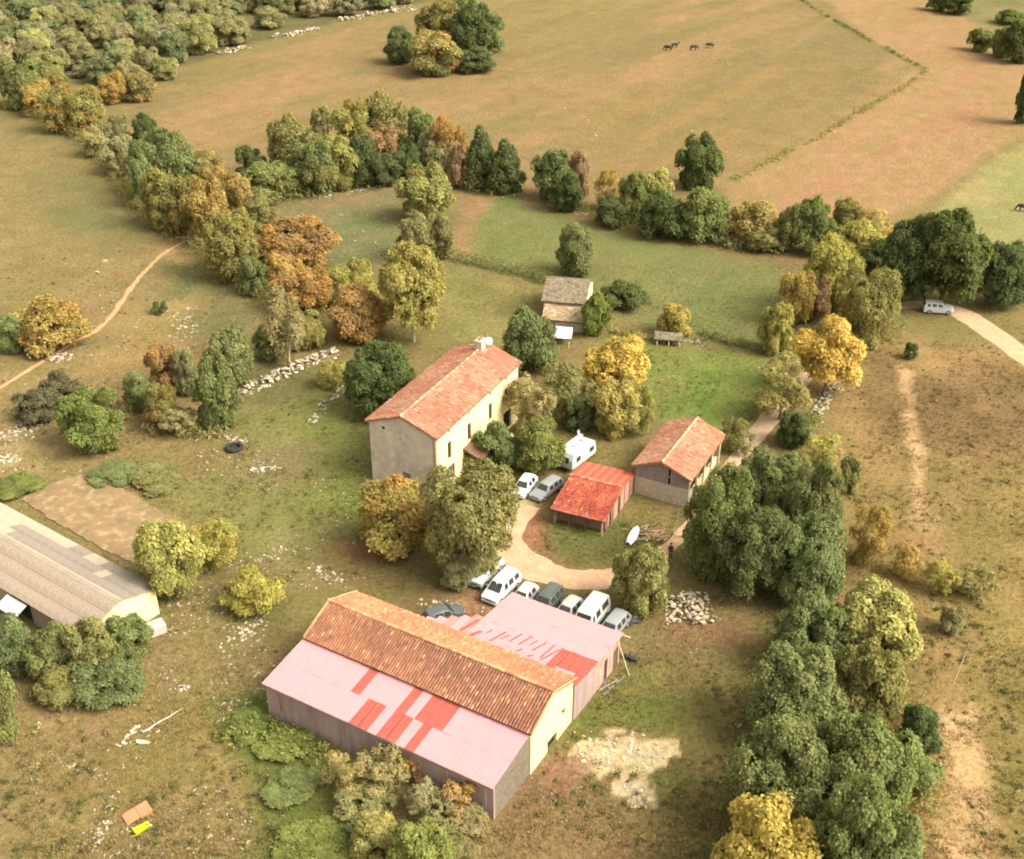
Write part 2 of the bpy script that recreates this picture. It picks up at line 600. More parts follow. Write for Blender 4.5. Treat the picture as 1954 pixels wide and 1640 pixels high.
M_gravel = mat_mottled('gravel_track', 2.0 * A(206, 164, 118), 2.0 * A(186, 144, 102), 0.7, 1.0, 2.0 * A(222, 186, 140), 5.0, 0.3, spec=0.05)
M_path = mat_mottled('bare_earth_path', 2.0 * A(206, 152, 100), 2.0 * A(186, 134, 84), 0.8, 1.0, 2.0 * A(216, 166, 112), 4.0, 0.3, spec=0.05)
M_lane = mat_mottled('lane_gravel', 2.0 * A(196, 164, 124), 2.0 * A(168, 136, 100), 0.6, 1.0, 2.0 * A(206, 172, 128), 4.0, 0.3, spec=0.05)
TRACKS = []
TRACKS.append(ribbon('gravel_driveway', [(1018, 968), (985, 1000), (968, 1030), (985, 1062), (1030, 1090), (1090, 1106), (1150, 1105), (1200, 1090), (1250, 1066), (1290, 1030), (1330, 985), (1365, 925), (1400, 880)], 3.2, M_gravel, 'pale gravel driveway curving round the small red shed', jag=.45, widths=[2.0, 2.8, 3.6, 4.2, 3.8, 3.4, 3.2, 2.8, 2.4, 2.0, 2.0, 2.0, 2.0]))
TRACKS.append(ribbon('farm_lane', [(1396, 886), (1430, 848), (1468, 800), (1505, 755), (1540, 715), (1560, 680), (1600, 640)], 2.6, M_lane, 'narrow farm lane running up from the plank shed to the golden tree', lift=0.045, widths=[1.8, 2.4, 2.6, 2.4, 2.2, 2.2, 2.0]))
TRACKS.append(ribbon('dirt_road', [(1690, 585), (1760, 583), (1830, 596), (1900, 640), (1960, 684), (2060, 760), (2200, 880)], 3.6, M_gravel, 'pale dirt road leading off to the right below the big dark trees', lift=0.04, widths=[2.4, 3.2, 4.0, 4.2, 4.2, 4.2, 4.2]))
TRACKS.append(ribbon('foot_path', [(-80, 790), (0, 740), (70, 697), (140, 655), (185, 630), (215, 600), (250, 548), (300, 492), (345, 463), (362, 455)], 0.9, M_path, 'worn orange earth footpath crossing the left meadow', widths=[.8, .7, .6, .7, .9, 1.0, .9, .8, .6, .4], jag=.35))


def terrace():
    P = [(40, 952), (80, 930), (120, 916), (172, 905), (212, 922), (262, 948), (318, 984), (376, 1017), (352, 1034), (318, 1062), (300, 1096), (200, 1050), (110, 1000)]
    W_ = W2(P)
    rg = np.random.default_rng(3)
    pts = []
    for i in range(len(W_)):
        a, b = np.array(W_[i]), np.array(W_[(i + 1) % len(W_)])
        k = max(2, int(np.linalg.norm(b - a) / .5))
        for j in range(k):
            pts.append(a + (b - a) * j / k + rg.normal(0, .10, 2))
    bm = bmesh.new()
    top = [bm.verts.new((x, y, gz(x, y) + .10)) for x, y in pts]
    bot = [bm.verts.new((x, y, gz(x, y) - .25)) for x, y in pts]
    bm.faces.new(top)
    n = len(pts)
    for i in range(n):
        bm.faces.new((top[i], bot[i], bot[(i + 1) % n], top[(i + 1) % n]))
    bmesh.ops.recalc_face_normals(bm, faces=bm.faces)
    me = bpy.data.meshes.new('bare_terrace')
    bm.to_mesh(me)
    bm.free()
    me.materials.append(mat_mottled('bare_tan_terrace', 1.3 * A(190, 150, 100), 1.2 * A(166, 138, 88), .5, 1.0, 1.5 * A(206, 172, 124), .9, .6, spec=.05))
    o = mesh_obj('bare_terrace', me)
    tag(o, 'flat bare tan terrace behind the long low barn', None, None, 'structure')


terrace()


def on_track(x, y):
    r = np.zeros(x.shape, bool)
    for D, w in TRACKS:
        for i in range(0, len(D), 2):
            r |= np.hypot(x - D[i, 0], y - D[i, 1]) < w[i] * 0.55 + 0.2
    return r


# ------------------------------------------------------------------ building helpers
def tile_slope(name, parent, P0, E, R, pal, mat, pitch=0.25, row=0.40, seed=1, patch=2.2, sag=0.05):
    """canal tiles on one roof slope: P0 eave corner, E along the eave, R from eave to ridge (full vectors)"""
    rg = np.random.default_rng(seed)
    P0, E, R = (np.array(v, float) for v in (P0, E, R))
    Le, Lr = np.linalg.norm(E), np.linalg.norm(R)
    e, r = E / Le, R / Lr
    n = np.cross(e, r)
    if n[2] < 0:
        n = -n
    nc, nr = max(2, int(Le / pitch)), max(2, int(Lr / row))
    pw, ph = Le / nc, Lr / nr
    V, Fc, Cc = [], [], []
    ang = np.linspace(math.pi, 0, 5)
    ci, ri = np.meshgrid(np.arange(nc), np.arange(nr), indexing='ij')
    ci = ci.ravel()
    ri = ri.ravel()
    m = len(ci)
    jx = rg.normal(0, 0.012, m)
    jz = rg.normal(0, 0.010, m)
    dipu = (ci + .5) / nc
    dipr = (ri + .5) / nr
    dip = -sag * (fbm(dipu * Le, dipr * Lr, 4.0, seed) - .3) * 2.0
    verts = np.zeros((m, 10, 3))
    for k, (ds, lift) in enumerate(((-0.05, 0.035), (1.0, 0.0))):
        s = (ri + ds) * ph
        s = np.clip(s, -0.06, Lr + 0.02)
        for j, a in enumerate(ang):
            u = (ci + 0.5) * pw + jx + math.cos(a) * pw * 0.44
            h = math.sin(a) * pw * 0.40 + lift + jz + 0.05 + dip
            verts[:, k * 5 + j] = P0 + u[:, None] * e + s[:, None] * r + h[:, None] * n
    base = np.arange(m)[:, None] * 10
    for j in range(4):
        Fc.append(base + np.array([[j, j + 1, 5 + j + 1, 5 + j]]))
    big = fbm(dipu * Le, dipr * Lr, patch, seed + 5, 3)
    t = np.clip((big - 0.35) / 0.3, 0, 1)[:, None]
    pal = np.array(pal)
    col = pal[0] * (1 - t) + pal[1] * t
    q = rg.random(m)
    col = np.where((q < 0.14)[:, None], .5 * col + .5 * pal[2], col)
    col = np.where((q > 0.93)[:, None], .35 * col + .65 * pal[3], col)
    col = col * rg.uniform(0.80, 1.18, m)[:, None]
    col = np.repeat(col, 10, 0)
    V = verts.reshape(-1, 3)
    Fc = np.concatenate(Fc)
    # channel sheet underneath, following the sag loosely
    me = np_mesh(name, V, Fc, col, mat, smooth=False)
    o = mesh_obj(name, me, parent)
    o['kind'] = 'stuff'
    b = MB()
    th = -n * 0.12
    q0 = P0 + n * (-0.015)
    b.prism([q0, q0 + E, q0 + E + R, q0 + R], th)
    b.obj('roof_deck', M_deck, parent)
    return o


def ridge_tiles(parent, a, b, mat, pal, rad=0.15, step=0.42, seed=3):
    rg = np.random.default_rng(seed)
    a = Vector(a)
    b = Vector(b)
    n = int((b - a).length / step)
    d = (b - a) / n
    dn = d.normalized()
    side = dn.cross(Vector((0, 0, 1))).normalized()
    V, Fc, Cc = [], [], []
    for i in range(n):
        p = a + d * i + Vector((0, 0, rg.normal(0, .015)))
        c = np.array(pal[rg.integers(len(pal))]) * rg.uniform(.8, 1.2)
        k = len(V)
        for e, rr in ((-0.03, rad * 1.08), (1.0, rad * 0.92)):
            for j in range(6):
                t = math.pi * j / 5
                V.append(p + d * e + side * math.cos(t) * rr + Vector((0, 0, math.sin(t) * rr * .8)))
                Cc.append(c)
        for j in range(5):
            Fc.append((k + j, k + j + 1, k + 7 + j, k + 6 + j))
    me = np_mesh('ridge_tiles', np.array(V), np.array(Fc), np.array(Cc), mat)
    o = mesh_obj('ridge_tiles', me, parent)
    o['kind'] = 'stuff'


def wall_panel(name, parent, p0, p1, z1, mat, holes=(), gable=None, th=0.4, z0=-0.4, ztop1=None):
    """wall from p0 to p1 (x,y), outside on the right hand; holes (s0,s1,za,zb); gable = extra apex (s, z)"""
    p0 = Vector((p0[0], p0[1], 0))
    p1 = Vector((p1[0], p1[1], 0))
    L = (p1 - p0).length
    d = (p1 - p0) / L
    inn = Vector((-d.y, d.x, 0)) * th
    P = lambda s, z, i=0: p0 + d * s + Vector((0, 0, z)) + inn * i
    S = sorted({0, L} | {h[0] for h in holes} | {h[1] for h in holes})
    Z = sorted({z0, z1} | {h[2] for h in holes} | {h[3] for h in holes})
    mb = MB()
    for i in range(len(S) - 1):
        for j in range(len(Z) - 1):
            sm, zm = (S[i] + S[i + 1]) / 2, (Z[j] + Z[j + 1]) / 2
            if any(h[0] < sm < h[1] and h[2] < zm < h[3] for h in holes):
                continue
            a, b, c, e = S[i], S[i + 1], Z[j], Z[j + 1]
            mb.add([P(a, c), P(b, c), P(b, e), P(a, e)], [(0, 1, 2, 3)])
            mb.add([P(a, c, 1), P(b, c, 1), P(b, e, 1), P(a, e, 1)], [(3, 2, 1, 0)])
    for h in holes:
        a, b, c, e = h
        for q in ([(a, c), (a, e)], [(b, e), (b, c)], [(a, e), (b, e)], [(b, c), (a, c)]):
            mb.add([P(*q[0]), P(*q[1]), P(*q[1], 1), P(*q[0], 1)], [(0, 1, 2, 3)])
    for q in ([(0, z0), (0, z1)], [(L, z1), (L, z0)], [(0, z1), (L, z1)]):
        mb.add([P(*q[0]), P(*q[1]), P(*q[1], 1), P(*q[0], 1)], [(0, 1, 2, 3)])
    if gable:
        pts = [(0, z1)] + list(gable) + [(L, z1)]
        n = len(pts)
        mb.add([P(*q) for q in pts] + [P(*q, 1) for q in pts],
               [tuple(range(n - 1, -1, -1)), tuple(range(n, 2 * n))] + [(i, (i + 1) % n, n + (i + 1) % n, n + i) for i in range(n)])
    me = bpy.data.meshes.new(name)
    me.from_pydata([tuple(v) for v in mb.v], [], mb.f)
    me.update()
    me.materials.append(mat)
    return mesh_obj(name, me, parent)


def window(parent, p0, p1, hole, m_frame, m_pane, m_sill=None, shutters=None, th=0.4, pane_back=0.22):
    p0 = Vector((p0[0], p0[1], 0))
    p1 = Vector((p1[0], p1[1], 0))
    d = (p1 - p0).normalized()
    inn = Vector((-d.y, d.x, 0))
    a, b, c, e = hole
    O = lambda s, z, i: p0 + d * s + Vector((0, 0, z)) + inn * i
    mb = MB()
    t = 0.07
    f0, f1 = pane_back - .04, pane_back + .04

    def bar(s0, s1, za, zb):
        mb.prism([O(s0, za, f0), O(s1, za, f0), O(s1, zb, f0), O(s0, zb, f0)], inn * (f1 - f0))
    bar(a, a + t, c, e)
    bar(b - t, b, c, e)
    bar(a + t, b - t, c, c + t)
    bar(a + t, b - t, e - t, e)
    if b - a > .7:
        bar((a + b) / 2 - .03, (a + b) / 2 + .03, c + t, e - t)
    w = mb.obj('window', m_frame, parent)
    pm = MB()
    pm.prism([O(a + t, c + t, pane_back), O(b - t, c + t, pane_back), O(b - t, e - t, pane_back), O(a + t, e - t, pane_back)], inn * .012)
    pm.obj('pane', m_pane, w)
    if m_sill:
        sm = MB()
        sm.prism([O(a - .1, c - .1, -.08), O(b + .1, c - .1, -.08), O(b + .1, c - .002, -.08), O(a - .1, c - .002, -.08)], inn * .2)
        sm.obj('sill', m_sill, w)
    if shutters:
        for s0 in (a - (b - a) / 2 - .03, b + .03):
            sm = MB()
            sm.prism([O(s0, c, -.05), O(s0 + (b - a) / 2, c, -.05), O(s0 + (b - a) / 2, e, -.05), O(s0, e, -.05)], inn * .04)
            sm.obj('shutter', shutters, w)
    return w


def sheet_mesh(name, w, l, waves, amp, mat):
    n = waves * 4 + 1
    V = []
    for j in range(2):
        for i in range(n):
            V.append((-w / 2 + w * i / (n - 1), -l / 2 + l * j, amp * math.sin(2 * math.pi * waves * i / (n - 1))))
    Fc = [(i, i + 1, n + i + 1, n + i) for i in range(n - 1)]
    me = bpy.data.meshes.new(name)
    me.from_pydata(V, [], Fc)
    me.update()
    me.materials.append(mat)
    for p in me.polygons:
        p.use_smooth = True
    return me


# ------------------------------------------------------------------ building materials
M_deck = mat_mottled('roof_boards', (.10, .075, .05), (.15, .11, .075), 3, .9)
M_tile = mat_attr('terracotta_tile', rough=0.9, nscale=9.0, namp=0.18, bump=0.2)
PAL_HOUSE = [AT(208, 124, 92), AT(216, 148, 110), AT(170, 104, 80), AT(230, 180, 138)]
PAL_BARN_F = [AT(190, 116, 80), AT(172, 104, 76), AT(146, 90, 66), AT(214, 156, 108)]
PAL_BARN_B = [AT(214, 134, 88), AT(202, 118, 80), AT(176, 100, 70), AT(232, 168, 112)]
PAL_RED = [AT(222, 104, 72), AT(196, 78, 54), AT(140, 54, 40), AT(240, 150, 106)]
M_cream = mat_mottled('cream_lime_render', (.80, .65, .32), (.75, .60, .29), 0.8, .95, (.60, .47, .24), 3.0, .15)
M_graywall = mat_mottled('weathered_grey_render', (.42, .345, .265), (.56, .455, .345), 0.45, .95, (.66, .53, .39), 1.1, .5)
M_stone = mat_mottled('rubble_stone_wall', (.46, .39, .28), (.36, .30, .21), 1.6, .95, (.60, .50, .36), 4.0, .5)
M_concrete = mat_mottled('streaked_grey_concrete_wall', (.36, .265, .23), (.25, .18, .16), .7, .9, (.38, .215, .155), 1.1, .2, stretch=(2.2, 2.2, .22))
M_pane = mat_mottled('dark_window_glass', (.02, .017, .014), (.03, .025, .02), 2, .2, spec=.5)
M_frame = mat_mottled('dark_brown_window_wood', (.075, .045, .025), (.05, .03, .02), 8, .7)
M_wood_grey = mat_mottled('weathered_grey_planks', (.27, .22, .18), (.19, .155, .13), 6, .9, (.34, .28, .22), 14, .3, stretch=(1, 1, .12))
M_wood_brown = mat_mottled('brown_timber', (.16, .10, .06), (.11, .07, .045), 5, .85, bump=.2)
M_wood_pale = mat_mottled('pale_timber', (.55, .47, .31), (.46, .38, .25), 5, .85, bump=.2)
M_dark = mat_mottled('dark_interior', (.02, .016, .012), (.03, .024, .018), 2, .95)  # near-black colour that paints the shade inside openings
M_pink = mat_mottled('pale_pink_roof_sheet', (.54, .222, .228), (.54, .218, .216), .35, .8, (.50, .235, .24), 1.2, spec=.2)
M_pink2 = mat_mottled('pale_salmon_roof_sheet', (.54, .220, .208), (.54, .222, .216), .35, .8, (.51, .225, .225), 1.2, spec=.2)
M_rust = mat_mottled('rust_red_roof_sheet', (.30, .058, .042), (.38, .095, .065), 3.0, .8, (.25, .045, .034), 9.0, stretch=(1, .06, 1))
M_rust2 = mat_mottled('streaky_salmon_roof_sheet', (.52, .205, .17), (.46, .125, .085), 1.3, .8, (.54, .225, .20), 2.4, stretch=(3.5, .16, 1))
M_white = mat_mottled('white_paint', (.80, .79, .74), (.77, .755, .70), .6, .35, spec=.5)
M_fibro = mat_mottled('lichen_grey_fibre_cement', (.215, .172, .132), (.155, .125, .098), .5, .95, (.27, .22, .165), 3.5, .3)
M_fibro_tan = mat_mottled('tan_fibre_cement', (.27, .205, .145), (.21, .16, .115), .5, .95, (.34, .265, .185), 3.0, .3)
M_fibro_pale = mat_mottled('pale_fibre_cement', (.34, .28, .195), (.29, .235, .165), .8, .9, (.25, .20, .14), 4, .1)
M_slab = mat_attr('stone_roof_slabs', rough=.95, nscale=6, namp=.25, bump=.3)
M_metal_grey = mat_mottled('grey_sheet_metal', (.52, .53, .52), (.44, .45, .45), 1.0, .5, metallic=.2)


# ------------------------------------------------------------------ farmhouse
def farmhouse():
    L, W, He, Hr = 20.3, 9.0, 7.75, 9.35
    t = thing('farmhouse', 'long two-storey cream farmhouse with grey gable and terracotta tiled roof', 'house', (-7.43, 119.91, 0), 1.108)
    wl_, ww = L / 2 - .25, W / 2 - .35
    He2 = He + .12
    ap = Hr - .18
    xs = [-6.93, -2.38, 2.75, 6.82]
    up = [(x + wl_ - .42, x + wl_ + .42, 3.5, 5.7) for x in xs]
    at_ = [(x + wl_ - .24, x + wl_ + .24, 6.75, 7.25) for x in xs]
    gr = [(x + wl_ - .45, x + wl_ + .45, .9, 2.6) for x in (-6.93, 2.75)]
    dr = [(-2.4 + wl_ - .55, -2.4 + wl_ + .55, .15, 2.35), (7.0 + wl_ - 1.0, 7.0 + wl_ + 1.0, .05, 2.6)]
    p0, p1 = (-wl_, -ww), (wl_, -ww)
    f = wall_panel('wall', t, p0, p1, He2, M_cream, up + at_ + gr + dr)
    f['label'] = 'cream rendered front wall with tall dark windows'
    for h in up + gr:
        window(t, p0, p1, h, M_frame, M_pane, M_cream, M_frame if h in gr else None)
    for h in at_:
        window(t, p0, p1, h, M_frame, M_pane)
    for i, h in enumerate(dr):
        m = MB()
        a, b = h[0] - wl_, h[1] - wl_
        m.box((a, -ww + .2, h[2]), (b, -ww + .26, h[3]))
        d = m.obj('door', M_frame if i == 0 else M_dark, t)  # the wide one is a dark sheet painting the shade in its opening
        k = MB()
        k.box((b - .16, -ww + .14, 1.05), (b - .12, -ww + .199, 1.2))
        k.obj('door_handle', M_metal_grey, d)
    # gable towards the yard: grey, windows small
    q0, q1 = (-wl_, ww), (-wl_, -ww)
    gh = [(ww - 2.56, ww - 2.16, 7.05, 7.5), (ww - .2, ww + .85, 0.2, 2.3)]
    g = wall_panel('wall', t, (q0[0], q0[1]), (q1[0], q1[1]), He2, M_graywall, gh, gable=[(ww, ap)], th=.39)
    g['label'] = 'weathered grey gable wall'
    window(t, q0, q1, gh[0], M_frame, M_pane)
    m = MB()
    m.box((-wl_ + .2, -.85, .2), (-wl_ + .26, .2, 2.3))
    m.obj('door', M_wood_grey, t)
    b = wall_panel('wall', t, (wl_, ww - .401), (-wl_ + .395, ww - .401 + .4), He2, M_graywall) if False else None
    wall_panel('wall', t, (wl_ - .01, ww), (-wl_ + .401, ww), He2, M_graywall, [(4, 4.9, 3.5, 5.3), (10, 10.9, 3.5, 5.3), (15, 15.9, 3.5, 5.3)], th=.38)
    for s in (4, 10, 15):
        window(t, (wl_ - .01, ww), (-wl_ + .401, ww), (s, s + .9, 3.5, 5.3), M_frame, M_pane)
    wall_panel('wall', t, (wl_, -ww + .401), (wl_, ww - .385), He2, M_cream, [(3.3, 4.2, 3.6, 5.4)], gable=[(ww - .4, ap)], th=.37)
    window(t, (wl_, -ww + .401), (wl_, ww - .385), (3.3, 4.2, 3.6, 5.4), M_frame, M_pane)
    # roof
    hw = W / 2
    tile_slope('roof_tiles', t, (-L / 2, -hw, He), (L, 0, 0), (0, hw, Hr - He), PAL_HOUSE, M_tile, seed=11)
    tile_slope('roof_tiles', t, (-L / 2, hw, He), (L, 0, 0), (0, -hw, Hr - He), [PAL_HOUSE[1], PAL_HOUSE[0], PAL_HOUSE[2], PAL_HOUSE[3]], M_tile, seed=12)
    ridge_tiles(t, (-L / 2 - .05, 0, Hr + .12), (L / 2 + .05, 0, Hr + .12), M_tile, [PAL_HOUSE[3], PAL_HOUSE[1], PAL_HOUSE[0]])
    for sx in (-1, 1):     # verge boards under the tile edge
        for sy in (-1, 1):
            m = MB()
            x0 = sx * (L / 2 - .04)
            m.prism([(x0, sy * hw, He - .14), (x0, 0, Hr - .14), (x0, 0, Hr - .02), (x0, sy * hw, He - .02)], (sx * .05, 0, 0))
            m.obj('verge_board', M_tile_plain, t)
    # chimney and dish
    m = MB()
    m.box((7.7, -.45, Hr - .5), (8.9, .45, Hr + 1.1))
    m.box((7.62, -.53, Hr + 1.1), (8.98, .53, Hr + 1.22))
    c = m.obj('chimney', M_stone, t, bevel=.02)
    for dx in (8.05, 8.55):
        m = MB()
        m.tube([(dx, 0, Hr + 1.2), (dx, 0, Hr + 1.55)], [.15, .12], 10)
        m.obj('chimney_pot', M_tile_plain, c)
    m = MB()
    m.tube([(9.2, -.5, Hr - .3), (9.2, -.5, Hr + 1.0)], .03, 6)
    ms = m.obj('antenna_mast', M_metal_grey, t)
    m = MB()
    rings = []
    for k in range(5):
        r = .46 * k / 4
        rings.append([(r * math.cos(a), r * math.sin(a), .18 * (k / 4) ** 2) for a in np.linspace(0, 2 * math.pi, 17)[:-1]])
    vs_ = [p for r in rings for p in r]
    fs_ = [(i * 16 + j, i * 16 + (j + 1) % 16, (i + 1) * 16 + (j + 1) % 16, (i + 1) * 16 + j) for i in range(4) for j in range(16)]
    m.add(vs_, fs_)
    dsh = m.obj('satellite_dish', M_white, t, smooth=True)
    dsh.location = (9.15, -.62, Hr + .75)
    dsh.rotation_euler = (math.radians(60), 0, math.radians(-30))
    for k in range(3):
        m = MB()
        m.tube([(9.2, -.5 - .35, Hr + .95 + .0 - .22 * k + .3), (9.2, -.5 + .35, Hr + .95 - .22 * k + .3)], .012, 4)
        m.obj('antenna_rod', M_metal_grey, ms)
    m = MB()
    m.tube([(9.2, -.5, Hr + 1.0), (9.2, -.5, Hr + 1.6)], .02, 5)
    m.obj('antenna_rod', M_metal_grey, ms)
    # porch canopy
    px0, px1 = -4.0, -.6
    tile_slope('porch_tiles', t, (px0, -ww - 2.4, 2.35), (px1 - px0, 0, 0), (0, 2.38, .85), [AT(176, 120, 92), AT(160, 112, 84), AT(130, 96, 72), AT(196, 150, 116)], M_tile, seed=21)
    for x in (px0 + .15, px1 - .15):
        m = MB()
        m.box((x - .07, -ww - 2.25, -.3), (x + .07, -ww - 2.11, 2.3))
        m.obj('porch_post', M_wood_brown, t)
    m = MB()
    m.box((px0 + .05, -ww - 2.24, 2.12), (px1 - .05, -ww - 2.12, 2.22))
    m.obj('porch_beam', M_wood_brown, t)
    # gutter
    m = MB()
    m.tube([(-L / 2, -hw - .06, He - .02), (L / 2, -hw - .06, He - .04)], .055, 8)
    m.obj('gutter', M_tile_plain, t, smooth=True)
    return t


M_tile_plain = mat_mottled('terracotta_plain', AT(206, 132, 98), AT(188, 112, 84), 3, .9)
farmhouse()


# ------------------------------------------------------------------ great barn and its two lean-tos
BX, BY, BA = -6.359, 77.816, -0.537


def barn():
    L, W, He, Hr = 22.8, 7.5, 4.60, 6.10
    t = thing('stone_barn', 'long tiled stone barn with cream end wall in the foreground', 'barn', (BX, BY, 0), BA)
    hw, wl_, ww = W / 2, L / 2 - .2, W / 2 - .25
    He2, ap = He + .08, Hr - .16
    # right end wall (cream) with cart opening
    h = [(ww - .75, ww + .85, -.4, 1.35), (ww + 1.6, ww + 2.2, 2.0, 2.7)]
    g = wall_panel('wall', t, (wl_, -ww), (wl_, ww), He2, M_cream, h, gable=[(ww, ap)], th=.45)
    g['label'] = 'sunlit cream end wall'
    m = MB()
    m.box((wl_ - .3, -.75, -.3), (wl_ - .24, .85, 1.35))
    m.obj('barn_doorway_panel', M_dark, t)  # no door leaf: dark sheet painting the shade inside the cart opening
    m = MB()
    m.box((wl_ + .004, -.95, 1.38), (wl_ + .12, 1.1, 1.56))
    m.obj('lintel', M_wood_pale, t)
    window(t, (wl_, -ww), (wl_, ww), h[1], M_frame, M_pane)
    wall_panel('wall', t, (-wl_, ww), (-wl_, -ww), He2, M_stone, gable=[(ww, ap)], th=.45)
    wall_panel('wall', t, (-wl_ + .46, -ww), (wl_ - .46, -ww), He2, M_stone, th=.44)
    wall_panel('wall', t, (wl_ - .46, ww), (-wl_ + .46, ww), He2, M_stone, [(14, 16.6, -.4, 2.8), (19, 19.8, 2, 3)], th=.44)
    m = MB()
    for k in range(8):
        x0 = wl_ - .46 - 16.6 + k * .325
        m.box((x0 + .005, ww - .3, -.3), (x0 + .32, ww - .24, 2.8))
    m.obj('barn_doorway_panel', M_wood_brown, t)
    tile_slope('roof_tiles', t, (-L / 2, -hw, He), (L, 0, 0), (0, hw, Hr - He), PAL_BARN_F, M_tile, pitch=.27, seed=31, patch=3.0, sag=.07)
    tile_slope('roof_tiles', t, (-L / 2, hw, He), (L, 0, 0), (0, -hw, Hr - He), PAL_BARN_B, M_tile, pitch=.27, seed=32, patch=2.5, sag=.07)
    ridge_tiles(t, (-L / 2 - .03, 0, Hr + .10), (L / 2 + .03, 0, Hr + .10), M_tile, [PAL_BARN_F[3], PAL_BARN_B[0], PAL_BARN_B[3]], rad=.16)
    for sx in (-1, 1):
        for sy in (-1, 1):
            m = MB()
            x0 = sx * (L / 2 - .02)
            m.tube([(x0, sy * (hw + .02), He + .10), (x0, 0, Hr + .10)], .10, 8)
            m.obj('verge_tiles', M_verge, t, smooth=True)
    return t


M_verge = mat_mottled('orange_verge_mortar', AT(236, 176, 112), AT(220, 148, 96), 3, .9)
barn()


def sheet_roof(parent, x0, x1, ncol, rows, zfun, pick, label_red, over=.09):
    """corrugated sheets as single pieces; rows = [(ya, yb)] in y; pick(col,row) -> material"""
    cw = (x1 - x0) / ncol
    cache = {}
    n = 0
    for r, (ya, yb) in enumerate(rows):
        for c in range(ncol):
            xm = x0 + cw * (c + .5)
            mat = pick(xm, (ya + yb) / 2, c, r)
            if mat is None:
                continue
            za, zb = zfun(ya), zfun(yb)
            l = math.hypot(yb - ya, zb - za) + over
            key = (mat.name, r)
            if key not in cache:
                cache[key] = sheet_mesh('roof_sheet', cw + .05, l, 6, .018, mat)
            o = bpy.data.objects.new('roof_sheet', cache[key])
            link(o, parent)
            lift = .02 + .012 * ((c + r) % 2) + .014 * r + random.uniform(0, .012)
            if mat is M_rust:
                lift += .02
                o['label'] = label_red
            o.location = (xm + random.uniform(-.012, .012), (ya + yb) / 2 + random.uniform(-.02, .02), (za + zb) / 2 + lift)
            o.rotation_euler = (math.atan2(zb - za, yb - ya), random.uniform(-.006, .006), random.uniform(-.006, .006))
            o.scale = (random.uniform(.90, .95), 1, 1) if mat is M_rust else (1, 1, 1)
            n += 1
    return n


M_leanend = mat_mottled('dull_tan_stone', (.17, .135, .095), (.13, .10, .07), 1.5, .95, (.22, .175, .12), 4, .4)


def front_leanto():
    t = thing('front_lean_to', 'lean-to along the near side of the barn with pale pink sheet roof', 'lean-to', (BX, BY, 0), BA)
    x0, x1 = -11.45, 11.2
    y0, y1 = -9.05, -3.56
    zf = lambda y: 3.62 + (y - y0) * (4.42 - 3.62) / (y1 - y0)
    nc = 25
    cw = (x1 - x0) / nc
    redc = {(10, 0), (11, 0), (13, 0), (14, 0), (16, 0), (8, 1), (13, 1), (15, 1), (16, 1), (17, 1)}

    def pick(x, y, c, r):
        if (c, r) in redc:
            return M_rust
        if (c * 7 + r * 3) % 5 == 0:
            return M_pink2
        return M_pink
    sheet_roof(t, x0, x1, nc, [(y0 - .1, -6.45), (-6.45, y1 + .0)], zf, pick, 'rust red roof sheet')
    hz = 3.45
    hl = [(1.1, 1.75, .9, 2.3)]
    w = wall_panel('wall', t, (x0 + .1, y0 + .12), (x1 - .1, y0 + .12), hz, M_concrete, hl, th=.2)
    w['label'] = 'long streaked pinkish grey wall'
    m = MB()
    m.box((x0 + .1 + 1.1, y0 + .2, .9), (x0 + .1 + 1.75, y0 + .26, 2.3))
    m.obj('shutter', mat_mottled('faded_red_shutter', (.42, .20, .16), (.36, .17, .14), 3, .8), t)
    for xx, pa, pb in ((x0 + .1, (x0 + .1, -3.57), (x0 + .1, y0 + .32)), (x1 - .1, (x1 - .1, y0 + .33), (x1 - .1, -3.57))):
        mb = MB()
        a = Vector((*pa, 0))
        b = Vector((*pb, 0))
        sx = 1 if xx < 0 else -1
        pts = [(a.x, a.y, -.4), (b.x, b.y, -.4), (b.x, b.y, zf(b.y) - .12), (a.x, a.y, zf(a.y) - .12)]
        mb.prism(pts, (sx * .2, 0, 0))
        mb.obj('wall', M_leanend, t)
    for k in range(7):    # pilasters showing on the long wall
        xk = x0 + 1.2 + k * 3.4
        mb = MB()
        mb.box((xk, y0 + .05, -.3), (xk + .28, y0 + .118, hz))
        mb.obj('pilaster', M_concrete, t)
    mb = MB()
    for y in (y0 + .3, -6.4, -4.0):
        mb.box((x0 + .35, y - .06, zf(y) - .2), (x1 - .35, y + .06, zf(y) - .04))
    mb.obj('purlin', M_wood_brown, t)
    mb = MB()
    mb.box((x0, y0 - .16, zf(y0) - .22), (x1, y0 - .12, zf(y0) - .03))
    mb.obj('eave_board', M_wood_grey, t)


front_leanto()


